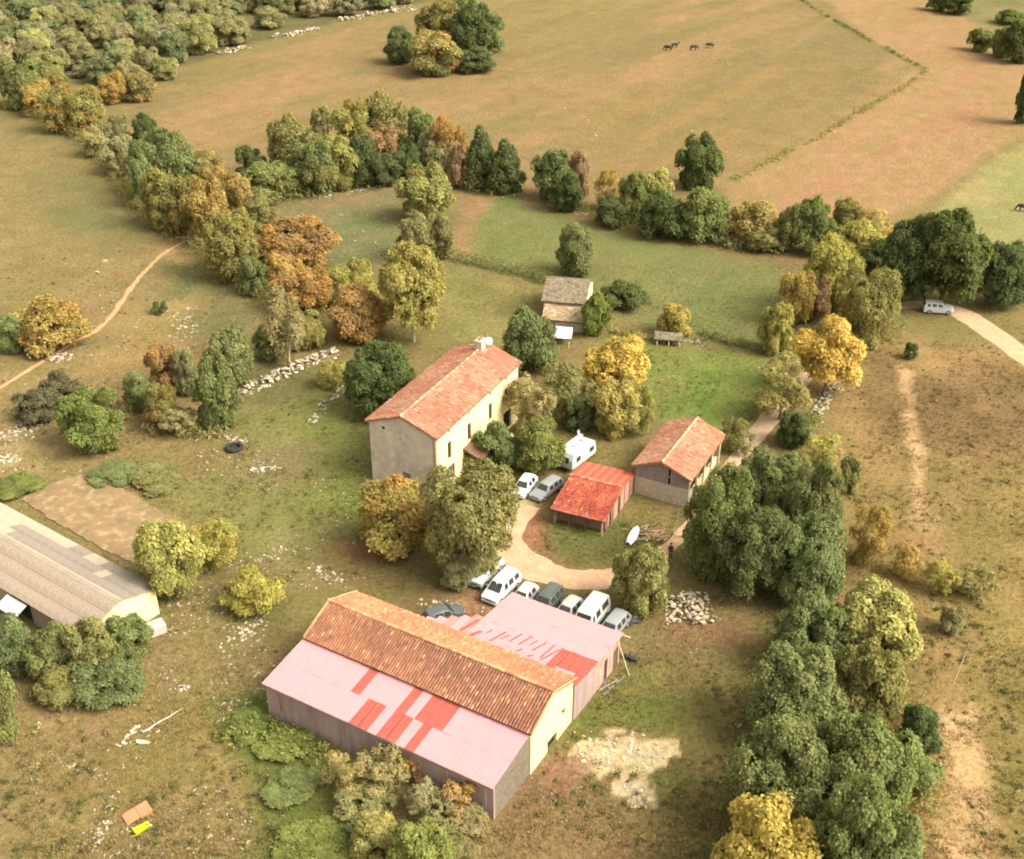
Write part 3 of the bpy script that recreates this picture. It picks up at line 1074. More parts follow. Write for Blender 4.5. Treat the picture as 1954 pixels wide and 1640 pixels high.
def back_leanto():
    t = thing('back_lean_to', 'shed roofed with pale salmon sheets behind the barn, cars parked along it', 'lean-to', (BX, BY, 0), BA)
    y0, y1 = 3.56, 12.35
    zf = lambda y: 4.05 - (y - y0) * (4.05 - 3.2) / (y1 - y0)
    x0, x1 = 0.0, 11.55
    redx = {9, 10, 11, 12}
    streak = {(1, 1), (3, 1), (4, 1), (5, 1), (6, 1), (7, 1), (8, 1), (0, 1), (2, 0), (8, 0), (1, 0), (0, 0), (5, 0)}

    def pick(x, y, c, r):
        if r <= 1 and c in redx and (c, r) not in ((11, 0), (10, 0)):
            return M_rust
        return M_pink2 if (c + r * 2) % 3 else M_pink
    rows = [(3.56, 5.0), (5.0, 7.45), (7.45, 9.9), (9.9, 12.45)]
    sheet_roof(t, x0, x1, 13, rows, zf, pick, 'rust red roof sheet')
    # thin rusted strips along the sheet joints
    for xa, ya, xb, yb, wd in ((-.31, 7.0, -.8, 4.7, .3), (.76, 5.6, .3, 4.5, .34), (2.71, 6.74, 2.25, 4.8, .16), (3.2, 6.5, 2.9, 5.6, .12), (4.04, 7.28, 3.7, 5.7, .14), (4.94, 7.43, 4.6, 5.8, .14), (6.46, 7.33, 6.0, 5.7, .14), (7.22, 7.41, 7.1, 5.2, .14), (7.88, 7.06, 7.3, 5.0, .14), (5.7, 7.2, 5.45, 6.2, .1), (1.6, 6.3, 1.4, 5.7, .12), (5.2, 5.4, 4.9, 4.8, .12), (6.4, 5.2, 6.1, 4.7, .12)):
        mb = MB()
        mb.prism([(xa, ya, zf(ya) + .085), (xa + wd, ya, zf(ya) + .085), (xb + wd, yb, zf(yb) + .085), (xb, yb, zf(yb) + .085)], (0, 0, .012))
        mb.obj('rust_strip', M_rust, t)
    # narrow tapering strip of roof left of it
    for c in range(6):
        xa = -5.1 + c * .85
        yb = 3.9 + (xa + .4 + 5.1) * .80
        me = sheet_mesh('roof_sheet', .9, yb - 3.56, 5, .018, M_rust2 if c in (3, 5) else M_pink2)
        o = mesh_obj('roof_sheet', me, t)
        ym = (3.56 + yb) / 2
        o.location = (xa + .42, ym, zf(ym) + .02 + .012 * (c % 2))
        o.rotation_euler = (math.atan2(zf(yb) - zf(3.56), yb - 3.56), 0, 0)
    # right end wall, pieced together
    xe = x1 - .22
    parts = [(3.58, 7.4, M_concrete), (7.402, 8.8, M_salmon), (8.802, 12.1, M_salmon)]
    for a, b, mt in parts:
        mb = MB()
        holes = [(9.15, 9.75)] if a > 8.5 else []
        if holes:
            for ya, yb in ((a, 9.15), (9.75, 10.9), (11.9, b)):
                mb.prism([(xe, ya, -.4), (xe, yb, -.4), (xe, yb, zf(yb) - .08), (xe, ya, zf(ya) - .08)], (-.2, 0, 0))
            mb.prism([(xe - .002, 9.15, 2.4), (xe - .002, 9.75, 2.4), (xe - .002, 9.75, zf(9.75) - .08), (xe - .002, 9.15, zf(9.15) - .08)], (-.19, 0, 0))
            mb.prism([(xe - .002, 10.9, 2.2), (xe - .002, 11.9, 2.2), (xe - .002, 11.9, zf(11.9) - .08), (xe - .002, 10.9, zf(10.9) - .08)], (-.19, 0, 0))
        else:
            mb.prism([(xe, a, -.4), (xe, b, -.4), (xe, b, zf(b) - .08), (xe, a, zf(a) - .08)], (-.2, 0, 0))
        mb.obj('wall', mt, t)
    for ya, yb, zt in ((9.15, 9.75, 2.4), (10.9, 11.9, 2.2)):
        mb = MB()
        mb.box((xe - .15, ya, -.3), (xe - .1, yb, zt))
        mb.obj('door', M_frame if ya < 10 else M_wood_brown, t)
    # back wall and left wall
    mb = MB()
    mb.box((.2, 12.0, -.4), (xe - .205, 12.2, zf(12.2) - .1))
    mb.obj('wall', M_stone, t)
    mb = MB()
    mb.prism([(.2, 4.0, -.4), (.2, 11.99, -.4), (.2, 11.99, zf(12) - .1), (.2, 4.0, zf(4) - .1)], (.2, 0, 0))
    mb.obj('wall', M_stone, t)
    for k, (x, y) in enumerate(((-4.4, 4.3), (-2.0, 6.1))):
        mb = MB()
        mb.box((x - .08, y - .08, -.3), (x + .08, y + .08, zf(y) - .05))
        mb.obj('post', M_wood_brown, t)
    mb = MB()
    for y in (5.0, 7.45, 9.9, 11.8):
        mb.box((.45, y - .05, zf(y) - .18), (xe - .25, y + .05, zf(y) - .03))
    mb.obj('purlin', M_wood_brown, t)
    mb = MB()
    mb.box((xe + .05, 12.28, zf(12.3) - .1), (xe + .9, 12.38, zf(12.3)))
    mb.obj('purlin_end', M_wood_pale, t)
    mb = MB()
    mb.tube([(xe + .1, 11.6, 2.9), (xe + 1.6, 11.0, .1)], .05, 6)
    mb.obj('brace', M_wood_pale, t)


M_salmon = mat_mottled('salmon_board_wall', (.48, .29, .22), (.34, .18, .135), 1.5, .9, (.56, .37, .29), 4, .2, stretch=(2, 2, .3))
back_leanto()


# ------------------------------------------------------------------ small red shed (open front)
def red_shed():
    L, W, He, Hr = 6.1, 10.0, 2.2, 3.0
    ridge_y = -.9
    t = thing('red_roofed_shed', 'small open-fronted shed with bright red tile and sheet roof inside driveway loop', 'shed', (8.79, 107.46, 0), -.43)
    hw, wl_ = W / 2, L / 2 - .2
    tile_slope('roof_tiles', t, (-L / 2, -hw, He - .1), (L, 0, 0), (0, hw + .6, Hr - He + .1), PAL_RED, M_tile, seed=41, patch=1.2, sag=.16)
    # back slope: corrugated red sheets
    zf = lambda y: Hr + .08 - (y - .6) * (Hr - He) / (hw - .6)
    mats = [mat_mottled('red_corrugated_sheet', AT(214, 82, 58), AT(188, 64, 48), 1.6, .8, AT(230, 116, 82), 3, stretch=(1, .3, 1)),
            mat_mottled('orange_red_corrugated_sheet', AT(230, 108, 74), AT(206, 82, 58), 1.6, .8, AT(238, 138, 100), 3, stretch=(1, .3, 1))]
    cache = {}
    for c in range(13):
        for r in range(2):
            ya, yb = .45 + r * 2.25, .45 + (r + 1) * 2.25 + .1
            k = (c % 2, r)
            if k not in cache:
                cache[k] = sheet_mesh('roof_sheet', .50, math.hypot(yb - ya, zf(ya) - zf(yb)), 5, .02, mats[c % 2])
            o = mesh_obj('roof_sheet', cache[k], t)
            ym = (ya + yb) / 2
            o.location = (-L / 2 + .24 + c * .47, ym, zf(ym) + .05 - .014 * r + .01 * (c % 2))
            o.rotation_euler = (math.atan2(zf(yb) - zf(ya), yb - ya), random.uniform(-.015, .015), random.uniform(-.01, .01))
    ridge_tiles(t, (-L / 2, .6, Hr + .1), (L / 2, .6, Hr + .1), M_tile, [PAL_RED[3], PAL_RED[0]], seed=5)
    # right side wall: pale boards
    n = 20
    m_board = mat_mottled('salmon_white_boards', (.44, .25, .18), (.36, .19, .13), 2, .85, (.50, .31, .23), 5, stretch=(1, 1, .2))
    m_board2 = mat_mottled('dark_red_brown_boards', (.24, .12, .085), (.18, .085, .06), 2, .9, (.30, .16, .11), 5, stretch=(1, 1, .2))
    zr = lambda y: (He - .1 + (y + hw) * (Hr - He + .1) / (hw + .6)) if y < .6 else zf(y)
    for k in range(n):
        ya = -hw + .9 + k * (W - 1.3) / n
        yb = ya + (W - 1.3) / n - .02
        mb = MB()
        zt = min(zr(ya), zr(yb)) - .16
        if k in (3, 9):
            continue
        lo_ = .5 * random.random() if k < 5 else -.2
        mb.box((wl_ - random.uniform(.03, .05), ya, lo_), (wl_, yb, zt - (.25 * random.random() if k < 8 else 0)))
        mb.obj('board', m_board2 if k in (0, 1, 4, 5, 10, 13, 17) else m_board, t)
    mb = MB()
    mb.prism([(-wl_, -hw + .4, -.3), (-wl_, hw - .3, -.3), (-wl_, hw - .3, zr(hw - .3) - .15), (-wl_, .6, Hr - .15), (-wl_, -hw + .4, zr(-hw + .4) - .15)], (.2, 0, 0))
    mb.obj('wall', M_stone, t)
    mb = MB()
    mb.box((-wl_ + .21, hw - .5, -.3), (wl_ - .06, hw - .32, zr(hw - .4) - .12))
    mb.obj('wall', M_stone, t)
    mb = MB()
    mb.box((-wl_ + .21, -hw + 1.3, -.3), (wl_ - .06, -hw + 1.45, zr(-hw + 1.4) - .15))
    mb.obj('inner_wall', mat_mottled('red_brown_boards', (.34, .19, .13), (.22, .115, .08), 2, .9, stretch=(2, 2, .2)), t)
    for k in range(4):
        x = -wl_ + .1 + k * (2 * wl_ - .2) / 3
        mb = MB()
        mb.box((x - .07, -hw + .22, -.3), (x + .07, -hw + .36, He - .18))
        mb.obj('post', M_wood_pale if k == 3 else M_wood_brown, t)
    mb = MB()
    mb.box((-wl_, -hw + .2, He - .2), (wl_, -hw + .38, He - .09))
    mb.obj('beam', M_wood_brown, t)


red_shed()


# ------------------------------------------------------------------ plank shed on the right
def plank_shed():
    L, W, He, Hr = 11.0, 6.9, 3.64, 4.95
    t = thing('plank_shed', 'tiled shed with grey plank gable over a stone base beside big tree', 'shed', (18.59, 113.56, 0), 1.087)
    hw, wl_, ww = W / 2, L / 2 - .3, W / 2 - .35
    tile_slope('roof_tiles', t, (-L / 2, -hw, He), (L, 0, 0), (0, hw, Hr - He), PAL_HOUSE, M_tile, seed=51)
    tile_slope('roof_tiles', t, (-L / 2, hw, He), (L, 0, 0), (0, -hw, Hr - He), PAL_HOUSE, M_tile, seed=52)
    ridge_tiles(t, (-L / 2 - .05, 0, Hr + .12), (L / 2 + .05, 0, Hr + .12), M_tile, [PAL_HOUSE[3], PAL_HOUSE[1]])
    for sx in (-1, 1):
        for sy in (-1, 1):
            m = MB()
            x0 = sx * (L / 2 - .03)
            m.prism([(x0, sy * hw, He - .16), (x0, 0, Hr - .16), (x0, 0, Hr + .0), (x0, sy * hw, He + .0)], (sx * .05, 0, 0))
            m.obj('verge_board', M_tile_plain, t)
    zr = lambda y: Hr - (Hr - He) * abs(y) / hw
    b = wall_panel('wall', t, (-wl_, ww), (-wl_, -ww), 2.25, M_stone, th=.4)
    b['label'] = 'rough stone lower half of the gable'
    n = 26
    for k in range(n):
        ya = -ww + k * 2 * ww / n
        yb = ya + 2 * ww / n - .02
        if k == 9:     # the narrow gap in the planks
            for za, zb in ((2.26, 2.3), (3.15, 3.3)):
                mb = MB()
                mb.box((-wl_ + .02, ya, za), (-wl_ + .06, yb, zb))
                mb.obj('plank', M_wood_grey, t)
            continue
        mb = MB()
        o = random.uniform(.0, .03)
        zt = min(zr(ya), zr(yb)) - .17
        mb.prism([(-wl_ + o, ya, 2.2 + random.uniform(-.06, .04)), (-wl_ + o, yb, 2.2), (-wl_ + o, yb, zr(yb) - .17), (-wl_ + o, ya, zr(ya) - .17)], (.035, 0, 0))
        mb.obj('plank', M_wood_grey, t)
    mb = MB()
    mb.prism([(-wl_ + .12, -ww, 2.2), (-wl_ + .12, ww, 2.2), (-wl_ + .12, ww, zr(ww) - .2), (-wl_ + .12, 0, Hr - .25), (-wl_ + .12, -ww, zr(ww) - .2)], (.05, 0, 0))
    mb.obj('dark_backing', M_dark, t)  # dark sheet painting the shade behind the plank gap
    wall_panel('wall', t, (wl_, ww), (-wl_ + .41, ww), He - .1, M_stone, th=.38)
    wall_panel('wall', t, (wl_ + .01, -ww), (wl_ + .01, ww), He - .1, M_stone, gable=[(ww, Hr - .2)], th=.38)
    wall_panel('wall', t, (-wl_ + .41, -ww + .2), (wl_ - .4, -ww + .2), 1.0, M_stone, th=.3)
    for k in range(5):     # open right side: pale posts with braces
        x = -wl_ + .2 + k * (2 * wl_ - .4) / 4
        mb = MB()
        mb.box((x - .1, -ww - .0, -.3), (x + .1, -ww + .19, He - .12))
        mb.tube([(x, -ww + .06, 2.2), (x + .7, -ww + .06, He - .2)], .06, 6)
        mb.tube([(x, -ww + .06, 2.4), (x, -hw + .05, He - .1)], .06, 6)
        mb.obj('post', M_cream, t)
    mb = MB()
    mb.box((-wl_, -ww - .004, He - .12), (wl_, -ww + .2, He - .01))
    mb.obj('wall_plate', M_wood_pale, t)


plank_shed()


# ------------------------------------------------------------------ stone hovel with slab roof
def slab_slope(name, parent, P0, E, R, pal, seed):
    rg = np.random.default_rng(seed)
    P0, E, R = (np.array(v, float) for v in (P0, E, R))
    Le, Lr = np.linalg.norm(E), np.linalg.norm(R)
    e, r = E / Le, R / Lr
    n = np.cross(e, r)
    if n[2] < 0:
        n = -n
    V, Fc, Cc = [], [], []
    row = .28
    nr = int(Lr / row)
    for j in range(nr + 1):
        u = -rg.uniform(0, .2)
        while u < Le:
            w = rg.uniform(.22, .48)
            a, b = max(u, -.05), min(u + w - .015, Le + .05)
            s0, s1 = j * row - .05 + rg.normal(0, .02), min((j + 1) * row + .05, Lr + .05)
            z = rg.uniform(0, .02) - .10 * math.sin(math.pi * np.clip(u / Le, 0, 1)) * (j / nr)
            k = len(V)
            for (uu, ss, h) in ((a, s0, .07), (b, s0, .07), (b, s1, .02), (a, s1, .02), (a, s0, .02), (b, s0, .02)):
                V.append(P0 + e * uu + r * ss + n * (h + z))
            c = np.array(pal[rg.integers(len(pal))]) * rg.uniform(.8, 1.2)
            Cc += [c] * 6
            Fc += [(k, k + 1, k + 2, k + 3), (k + 4, k + 5, k + 1, k)]
            u += w
    o = mesh_obj(name, np_mesh(name, V, Fc, np.array(Cc), M_slab), parent)
    o['kind'] = 'stuff'
    b = MB()
    b.prism([P0 - n * .1, P0 + E - n * .1, P0 + E + R - n * .1, P0 + R - n * .1], -n * .06)
    b.obj('roof_deck', M_deck, parent)


def hovel():
    L, W, He, Hr = 6.3, 9.0, 3.1, 4.9
    t = thing('stone_hovel', 'small stone outbuilding with grey stone-slab roof behind the farmhouse', 'outbuilding', (8.14, 159.09, 0), -.2)
    hw, wl_, ww = W / 2, L / 2 - .2, W / 2 - .3
    pal = [AT(168, 138, 108), AT(150, 124, 98), AT(186, 152, 118), AT(176, 142, 108)]
    slab_slope('roof_slabs', t, (-L / 2, -hw, He), (L, 0, 0), (0, hw, Hr - He), pal, 61)
    slab_slope('roof_slabs', t, (-L / 2, hw, He), (L, 0, 0), (0, -hw, Hr - He), pal, 62)
    wall_panel('wall', t, (wl_, -ww), (wl_, ww), He, M_cream, gable=[(ww, Hr - .15)], th=.4)
    wall_panel('wall', t, (-wl_, ww), (-wl_, -ww), He, M_stone, gable=[(ww, Hr - .15)], th=.4)
    wall_panel('wall', t, (-wl_ + .41, -ww), (wl_ - .41, -ww), He - .1, M_stone, th=.39)
    wall_panel('wall', t, (wl_ - .41, ww), (-wl_ + .41, ww), He - .1, M_stone, th=.39)
    # lower lean-to roof in beige slabs
    slab_slope('lean_to_slabs', t, (-2.6, -7.3, 1.55), (6.0, 0, 0), (0, 3.08, 1.15), [AT(226, 180, 136), AT(212, 166, 122), AT(198, 156, 116), AT(232, 192, 148)], 63)
    wall_panel('lean_to_wall', t, (-2.4, -7.0), (3.2, -7.0), 1.5, M_stone, [(.9, 1.7, -.4, 1.2)], th=.3)
    for x, s in ((-2.4, 1), (3.2, -1)):
        mb = MB()
        mb.prism([(x, -6.69, -.3), (x, -4.25, -.3), (x, -4.25, 2.5), (x, -6.69, 1.6)], (s * .3, 0, 0))
        mb.obj('lean_to_wall', M_stone, t)
    mb = MB()
    mb.box((-1.5, -6.9, -.3), (-.7, -6.85, 1.2))
    mb.obj('door', M_frame, t)


hovel()


def white_canopy():
    t = thing('white_canopy', 'white sheet canopy on red-brown frame in front of stone hovel', 'canopy', (7.0, 149.2, 0), -.2)
    mb = MB()
    V = []
    n = 7
    for i in range(n):
        for j in range(n):
            x, y = -1.4 + 2.7 * i / 6, -1.9 + 3.4 * j / 6
            V.append((x - .12 * y * .6, y, 1.15 + .12 * (j / 6) - .05 * math.sin(math.pi * i / 6) - .03 * math.sin(math.pi * j / 6)))
    me = bpy.data.meshes.new('sheet')
    me.from_pydata(V, [], [(i * n + j, (i + 1) * n + j, (i + 1) * n + j + 1, i * n + j + 1) for i in range(n - 1) for j in range(n - 1)])
    me.materials.append(M_white)
    mesh_obj('canopy_sheet', me, t)
    mr = mat_mottled('red_brown_frame', (.30, .10, .07), (.22, .08, .06), 4, .7)
    for x, y in ((-1.2, -1.8), (1.4, -1.8), (-1.5, 1.4), (1.15, 1.4)):
        mb = MB()
        mb.box((x - .04, y - .04, -.3), (x + .04, y + .04, 1.1))
        mb.obj('post', mr, t)
    for a, b in (((1.45, -1.85), (1.15, 1.5)), ((-1.2, -1.85), (1.45, -1.85))):
        mb = MB()
        mb.tube([(a[0], a[1], 1.06), (b[0], b[1], 1.06)], .05, 6)
        mb.obj('rail', mr, t)


white_canopy()


# ------------------------------------------------------------------ long low barn at the left edge
def left_barn():
    L, W, He, Hr = 30.0, 8.5, 2.8, 4.05
    ya = math.radians(-35.5)
    t = thing('long_low_barn', 'long low barn with grey lichened sheet roof at the left edge', 'barn', (-47.8, 94.9, 0), ya)
    hw, wl_, ww = W / 2, L / 2 - .25, W / 2 - .3
    ncol = 25
    cw = L / ncol
    cache = {}
    pale = {(c, 1, 2) for c in list(range(0, 15)) + [17, 18]} | {(c, 1, 1) for c in (3, 4, 5, 6, 7, 8)} | {(c, 1, 0) for c in (4, 5, 6, 7, 8, 9)} | {(20, 1, 1)}
    for side in (0, 1):
        rows = 3
        for r in range(rows):
            for c in range(ncol):
                a, b = r / rows, (r + 1) / rows       # ridge -> eave
                y0, y1 = a * hw, b * hw + .06
                if side == 0:
                    y0, y1 = -y0, -y1
                z0, z1 = Hr - (Hr - He) * a, Hr - (Hr - He) * b
                mat = M_fibro if side == 1 else M_fibro_tan
                if (c, side, r) in pale:
                    mat = M_fibro_pale
                key = (mat.name, r)
                l = math.hypot(y1 - y0, z1 - z0) + .06
                if key not in cache:
                    cache[key] = sheet_mesh('roof_sheet', cw + .05, l, 6, .022, mat)
                o = bpy.data.objects.new('roof_sheet', cache[key])
                link(o, t)
                ym = (y0 + y1) / 2
                o.location = (-L / 2 + (c + .5) * cw, ym, (z0 + z1) / 2 + .05 - .015 * r + .01 * (c % 2) + random.uniform(0, .008))
                sl = math.atan2(z1 - z0, y1 - y0) if side == 1 else math.atan2(z0 - z1, y0 - y1)
                o.rotation_euler = (sl, random.uniform(-.008, .008), random.uniform(-.006, .006))
    for c in range(ncol):
        mb = MB()
        x0 = -L / 2 + c * cw
        mb.prism([(x0, -.34, Hr - .02), (x0, 0, Hr + .13), (x0, .34, Hr - .02), (x0, .3, Hr - .05), (x0, 0, Hr + .1), (x0, -.3, Hr - .05)], (cw - .02, 0, 0))
        mb.obj('ridge_cap', M_fibro_pale, t)
    wall_panel('wall', t, (wl_, -ww), (wl_, ww), He - .05, M_cream, gable=[(ww, Hr - .15)], th=.3)
    wall_panel('wall', t, (-wl_, ww), (-wl_, -ww), He - .05, M_stone, gable=[(ww, Hr - .15)], th=.3)
    wall_panel('wall', t, (-wl_ + .31, -ww), (wl_ - .31, -ww), He - .1, M_fibro_pale, [(18.7, 20.9, -.4, 2.2)], th=.29)
    wall_panel('wall', t, (wl_ - .31, ww), (-wl_ + .31, ww), He - .1, M_stone, th=.29)
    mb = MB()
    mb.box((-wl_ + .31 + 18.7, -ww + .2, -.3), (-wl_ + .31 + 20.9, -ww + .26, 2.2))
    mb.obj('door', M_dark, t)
    # metal awning over the door
    mb = MB()
    x0 = 3.7
    mb.prism([(x0, -ww - 1.8, 1.95), (x0 + 3.0, -ww - 1.8, 1.95), (x0 + 3.0, -hw - .1, 2.5), (x0, -hw - .1, 2.5)], (0, 0, .04))
    aw = mb.obj('awning', M_metal_grey, t)
    for x in (x0 + .1, x0 + 2.9):
        mb = MB()
        mb.box((x - .05, -ww - 1.75, -.3), (x + .05, -ww - 1.65, 1.94))
        mb.obj('awning_post', M_wood_pale, aw)
    mb = MB()
    mb.prism([(x0 + .02, -ww - 1.6, -.3), (x0 + .02, -ww - .05, -.3), (x0 + .02, -ww - .05, 2.3), (x0 + .02, -ww - 1.6, 1.9)], (.1, 0, 0))
    mb.obj('awning_side', M_fibro_pale, aw)


left_barn()


# ------------------------------------------------------------------ trees and shrubs
def leaf_mat(name):
    m, nt, p = new_mat(name)
    oi = nt.nodes.new('ShaderNodeObjectInfo')
    at_ = nt.nodes.new('ShaderNodeAttribute')
    at_.attribute_name = 'col'          # r: clump tone, g: autumn turn, b: leaf tone
    sep = nt.nodes.new('ShaderNodeSeparateColor')
    nt.links.new(at_.outputs['Color'], sep.inputs[0])
    # autumn clumps where g < object alpha
    sub = nt.nodes.new('ShaderNodeMath')
    sub.operation = 'SUBTRACT'
    nt.links.new(oi.outputs['Alpha'], sub.inputs[0])
    nt.links.new(sep.outputs[1], sub.inputs[1])
    mr = nt.nodes.new('ShaderNodeMapRange')
    mr.inputs['From Min'].default_value = -0.12
    mr.inputs['From Max'].default_value = 0.12
    nt.links.new(sub.outputs[0], mr.inputs['Value'])
    base = mixc(nt, oi.outputs['Color'], (.42, .25, .075), mr.outputs[0])
    t = nt.nodes.new('ShaderNodeMath')
    t.operation = 'MULTIPLY'
    nt.links.new(sep.outputs[0], t.inputs[0])
    nt.links.new(sep.outputs[2], t.inputs[1])
    comb = nt.nodes.new('ShaderNodeCombineColor')
    for i in range(3):
        nt.links.new(t.outputs[0], comb.inputs[i])
    col = mixc(nt, base, comb.outputs[0], 1.0, 'MULTIPLY')
    tr = nt.nodes.new('ShaderNodeBsdfTranslucent')
    df = nt.nodes.new('ShaderNodeBsdfDiffuse')
    nt.links.new(col, df.inputs['Color'])
    nt.links.new(mixc(nt, col, (1.15, 1.2, .6), 1.0, 'MULTIPLY'), tr.inputs['Color'])
    mx = nt.nodes.new('ShaderNodeMixShader')
    mx.inputs[0].default_value = 0.42
    nt.links.new(df.outputs[0], mx.inputs[1])
    nt.links.new(tr.outputs[0], mx.inputs[2])
    nt.links.new(mx.outputs[0], nt.nodes['Material Output'].inputs['Surface'])
    return m


M_leaf = leaf_mat('foliage')
M_bark = mat_mottled('bark', (.16, .125, .085), (.10, .08, .055), 4, .95, bump=.3, stretch=(1, 1, .2))
M_bark_pale = mat_mottled('pale_bark', (.42, .36, .26), (.32, .27, .19), 4, .95, bump=.3, stretch=(1, 1, .2))


def leaves(P, N, size, rg, bend=0.0):
    """rhombic leaf faces at P facing N; returns verts, faces"""
    m = len(P)
    N = N / (np.linalg.norm(N, axis=1)[:, None] + 1e-9)
    h = rg.normal(size=(m, 3))
    T = np.cross(N, h)
    T /= np.linalg.norm(T, axis=1)[:, None] + 1e-9
    B = np.cross(N, T)
    s = (size * rg.uniform(.65, 1.35, m))[:, None]
    w = rg.uniform(.55, .85, m)[:, None]
    V = np.stack([P - T * s, P + B * s * w + N * s * .18, P + T * s, P - B * s * w + N * s * .18], 1).reshape(-1, 3)
    Fc = np.arange(m * 4).reshape(m, 4)
    return V, Fc


def crown_mesh(name, seed, R, Hc, nl, leaf, nclump, shape='round', sparse=1.0, lob=(.30, .46)):
    """crown of half width R and half height Hc about the origin (real size in metres); clumps of leaves over many lobes"""
    rg = np.random.default_rng(seed)
    # lobes
    L = []
    tries = 0
    while len(L) < nl and tries < 4000:
        tries += 1
        d = rg.normal(size=3)
        d /= np.linalg.norm(d)
        r = rg.uniform(.15, .74) ** .6
        c = d * r
        if shape == 'cone':
            k = (1 - c[2]) * .5
            c[:2] *= (.25 + .95 * k)
        elif shape == 'dome':
            if c[2] < -.55:
                continue
            c[:2] *= 1.05 - .25 * max(c[2], 0)
        elif shape == 'col':
            c[:2] *= .8 - .25 * abs(c[2])
        rad = rg.uniform(*lob) * (1.05 - .35 * np.linalg.norm(c))
        if any(np.linalg.norm(c - o) < .12 for o, _ in L):
            continue
        L.append((c, rad))
    C0 = np.array([c for c, _ in L])
    Rr = np.array([r for _, r in L])
    w = Rr ** 2 / np.sum(Rr ** 2)
    li = rg.choice(len(L), nclump, p=w)
    d = rg.normal(size=(nclump, 3))
    d[:, 2] = np.where(d[:, 2] < -.35, -d[:, 2] * .6, d[:, 2])
    d /= np.linalg.norm(d, axis=1)[:, None]
    P = C0[li] + d * (Rr[li] * rg.uniform(.62, 1.06, nclump) ** .7)[:, None]
    # drop clumps well inside other lobes
    dist = np.linalg.norm(P[:, None] - C0[None], axis=2) / Rr[None]
    dist[np.arange(nclump), li] = 9
    keep = (dist.min(1) > .62) | (rg.random(nclump) < .12)
    P, d, li = P[keep], d[keep], li[keep]
    mx = np.abs(P).max(0)
    S = np.array([R, R, Hc]) / np.array([max(mx[0], mx[1]), max(mx[0], mx[1]), mx[2]])
    P = P * S
    d = d / S
    d /= np.linalg.norm(d, axis=1)[:, None]
    n = len(P)
    per = max(4, int(15 * sparse))
    tone = rg.uniform(.72, 1.25, n) * (rg.uniform(.86, 1.14, len(L)))[li]
    aut = np.clip(.55 * rg.random(len(L))[li] + .45 * rg.random(n), 0, 1) * .9 + .05
    cr = leaf * 2.7
    q = rg.normal(size=(n, per, 3)) * cr * .55
    # flatten clumps along their outward direction
    q -= .5 * np.einsum('npk,nk->np', q, d)[..., None] * d[:, None]
    PP = (P[:, None] + q).reshape(-1, 3)
    NN = (d[:, None] + np.array([0, 0, .55]) + rg.normal(size=(n, per, 3)) * .5).reshape(-1, 3)
    V, Fc = leaves(PP, NN, leaf, rg)
    lt = rg.uniform(.8, 1.2, n * per)
    col = np.stack([np.repeat(tone, per), np.repeat(aut, per), lt], 1)
    col = np.repeat(col, 4, 0)
    return np_mesh(name, V, Fc, col, M_leaf)


def trunk_mesh(name, seed, h, r, spread, mat, crown_h):
    """tapered trunk from 0 to h, limbs into a crown of half width spread and height crown_h above"""
    rg = random.Random(seed)
    mb = MB()
    lean = Vector((rg.uniform(-.1, .1), rg.uniform(-.1, .1), 0)) * h
    top = Vector((0, 0, h)) + lean
    mb.tube([(0, 0, -.3), (0, 0, .15), Vector((0, 0, h * .5)) + lean * .3, top], [r * 1.5, r * 1.1, r * .85, r * .7], 8)
    for k in range(6):
        a = k * 2 * math.pi / 6 + rg.uniform(-.4, .4)
        e = top + Vector((math.cos(a) * spread * rg.uniform(.35, .6), math.sin(a) * spread * rg.uniform(.35, .6), crown_h * rg.uniform(.35, .75)))
        mid = top.lerp(e, .5) + Vector((0, 0, crown_h * .06))
        mb.tube([top - Vector((0, 0, r)), mid, e], [r * .55, r * .35, r * .12], 6)
    mb.tube([top - Vector((0, 0, r)), top + Vector((rg.uniform(-.1, .1) * spread, rg.uniform(-.1, .1) * spread, crown_h * .8))], [r * .6, r * .15], 6)
    return mb.mesh(name, mat, True)


# prototypes: (mesh, R, Hc)
PROTO = {}


def proto(key, n, R, Hc, nl, leaf, nclump, **kw):
    PROTO[key] = [(crown_mesh('crown_' + key, 1000 + 37 * i + sum(map(ord, key)), R, Hc, nl, leaf, nclump, **kw), R, Hc) for i in range(n)]


proto('big', 4, 5.0, 4.4, 70, .140, 3600, lob=(.22, .36))
proto('mid', 7, 2.6, 2.4, 40, .105, 1900, lob=(.26, .42))
proto('small', 4, 1.3, 1.2, 20, .075, 800, lob=(.28, .44))
proto('dome', 4, 2.6, 2.0, 36, .105, 1700, shape='dome', lob=(.24, .40))
proto('cone', 2, 2.2, 3.4, 36, .105, 1700, shape='cone', lob=(.24, .38))
proto('thin', 4, 2.2, 2.6, 26, .085, 700, sparse=.8, lob=(.22, .40))

TRUNK = {}
for key, h, r, sp, chh in (('t', 1.0, .16, 2.4, 3.6),):
    TRUNK['dark'] = [trunk_mesh('trunk', 5 + i, 1.0, .055, .9, M_bark, 1.6) for i in range(3)]
    TRUNK['pale'] = [trunk_mesh('trunk', 15 + i, 1.0, .05, .9, M_bark_pale, 1.6) for i in range(2)]

COL = dict(dk=(.132, .150, .056), gr=(.212, .228, .084), ol=(.272, .246, .092), lg=(.330, .308, .100), yg=(.40, .345, .100),
           ye=(.54, .41, .115), go=(.40, .295, .100), orr=(.36, .230, .095), br=(.34, .235, .130), gg=(.270, .248, .112), pa=(.345, .290, .130),
           bg=(.230, .248, .072), sb=(.175, .152, .080))
NT = [0]


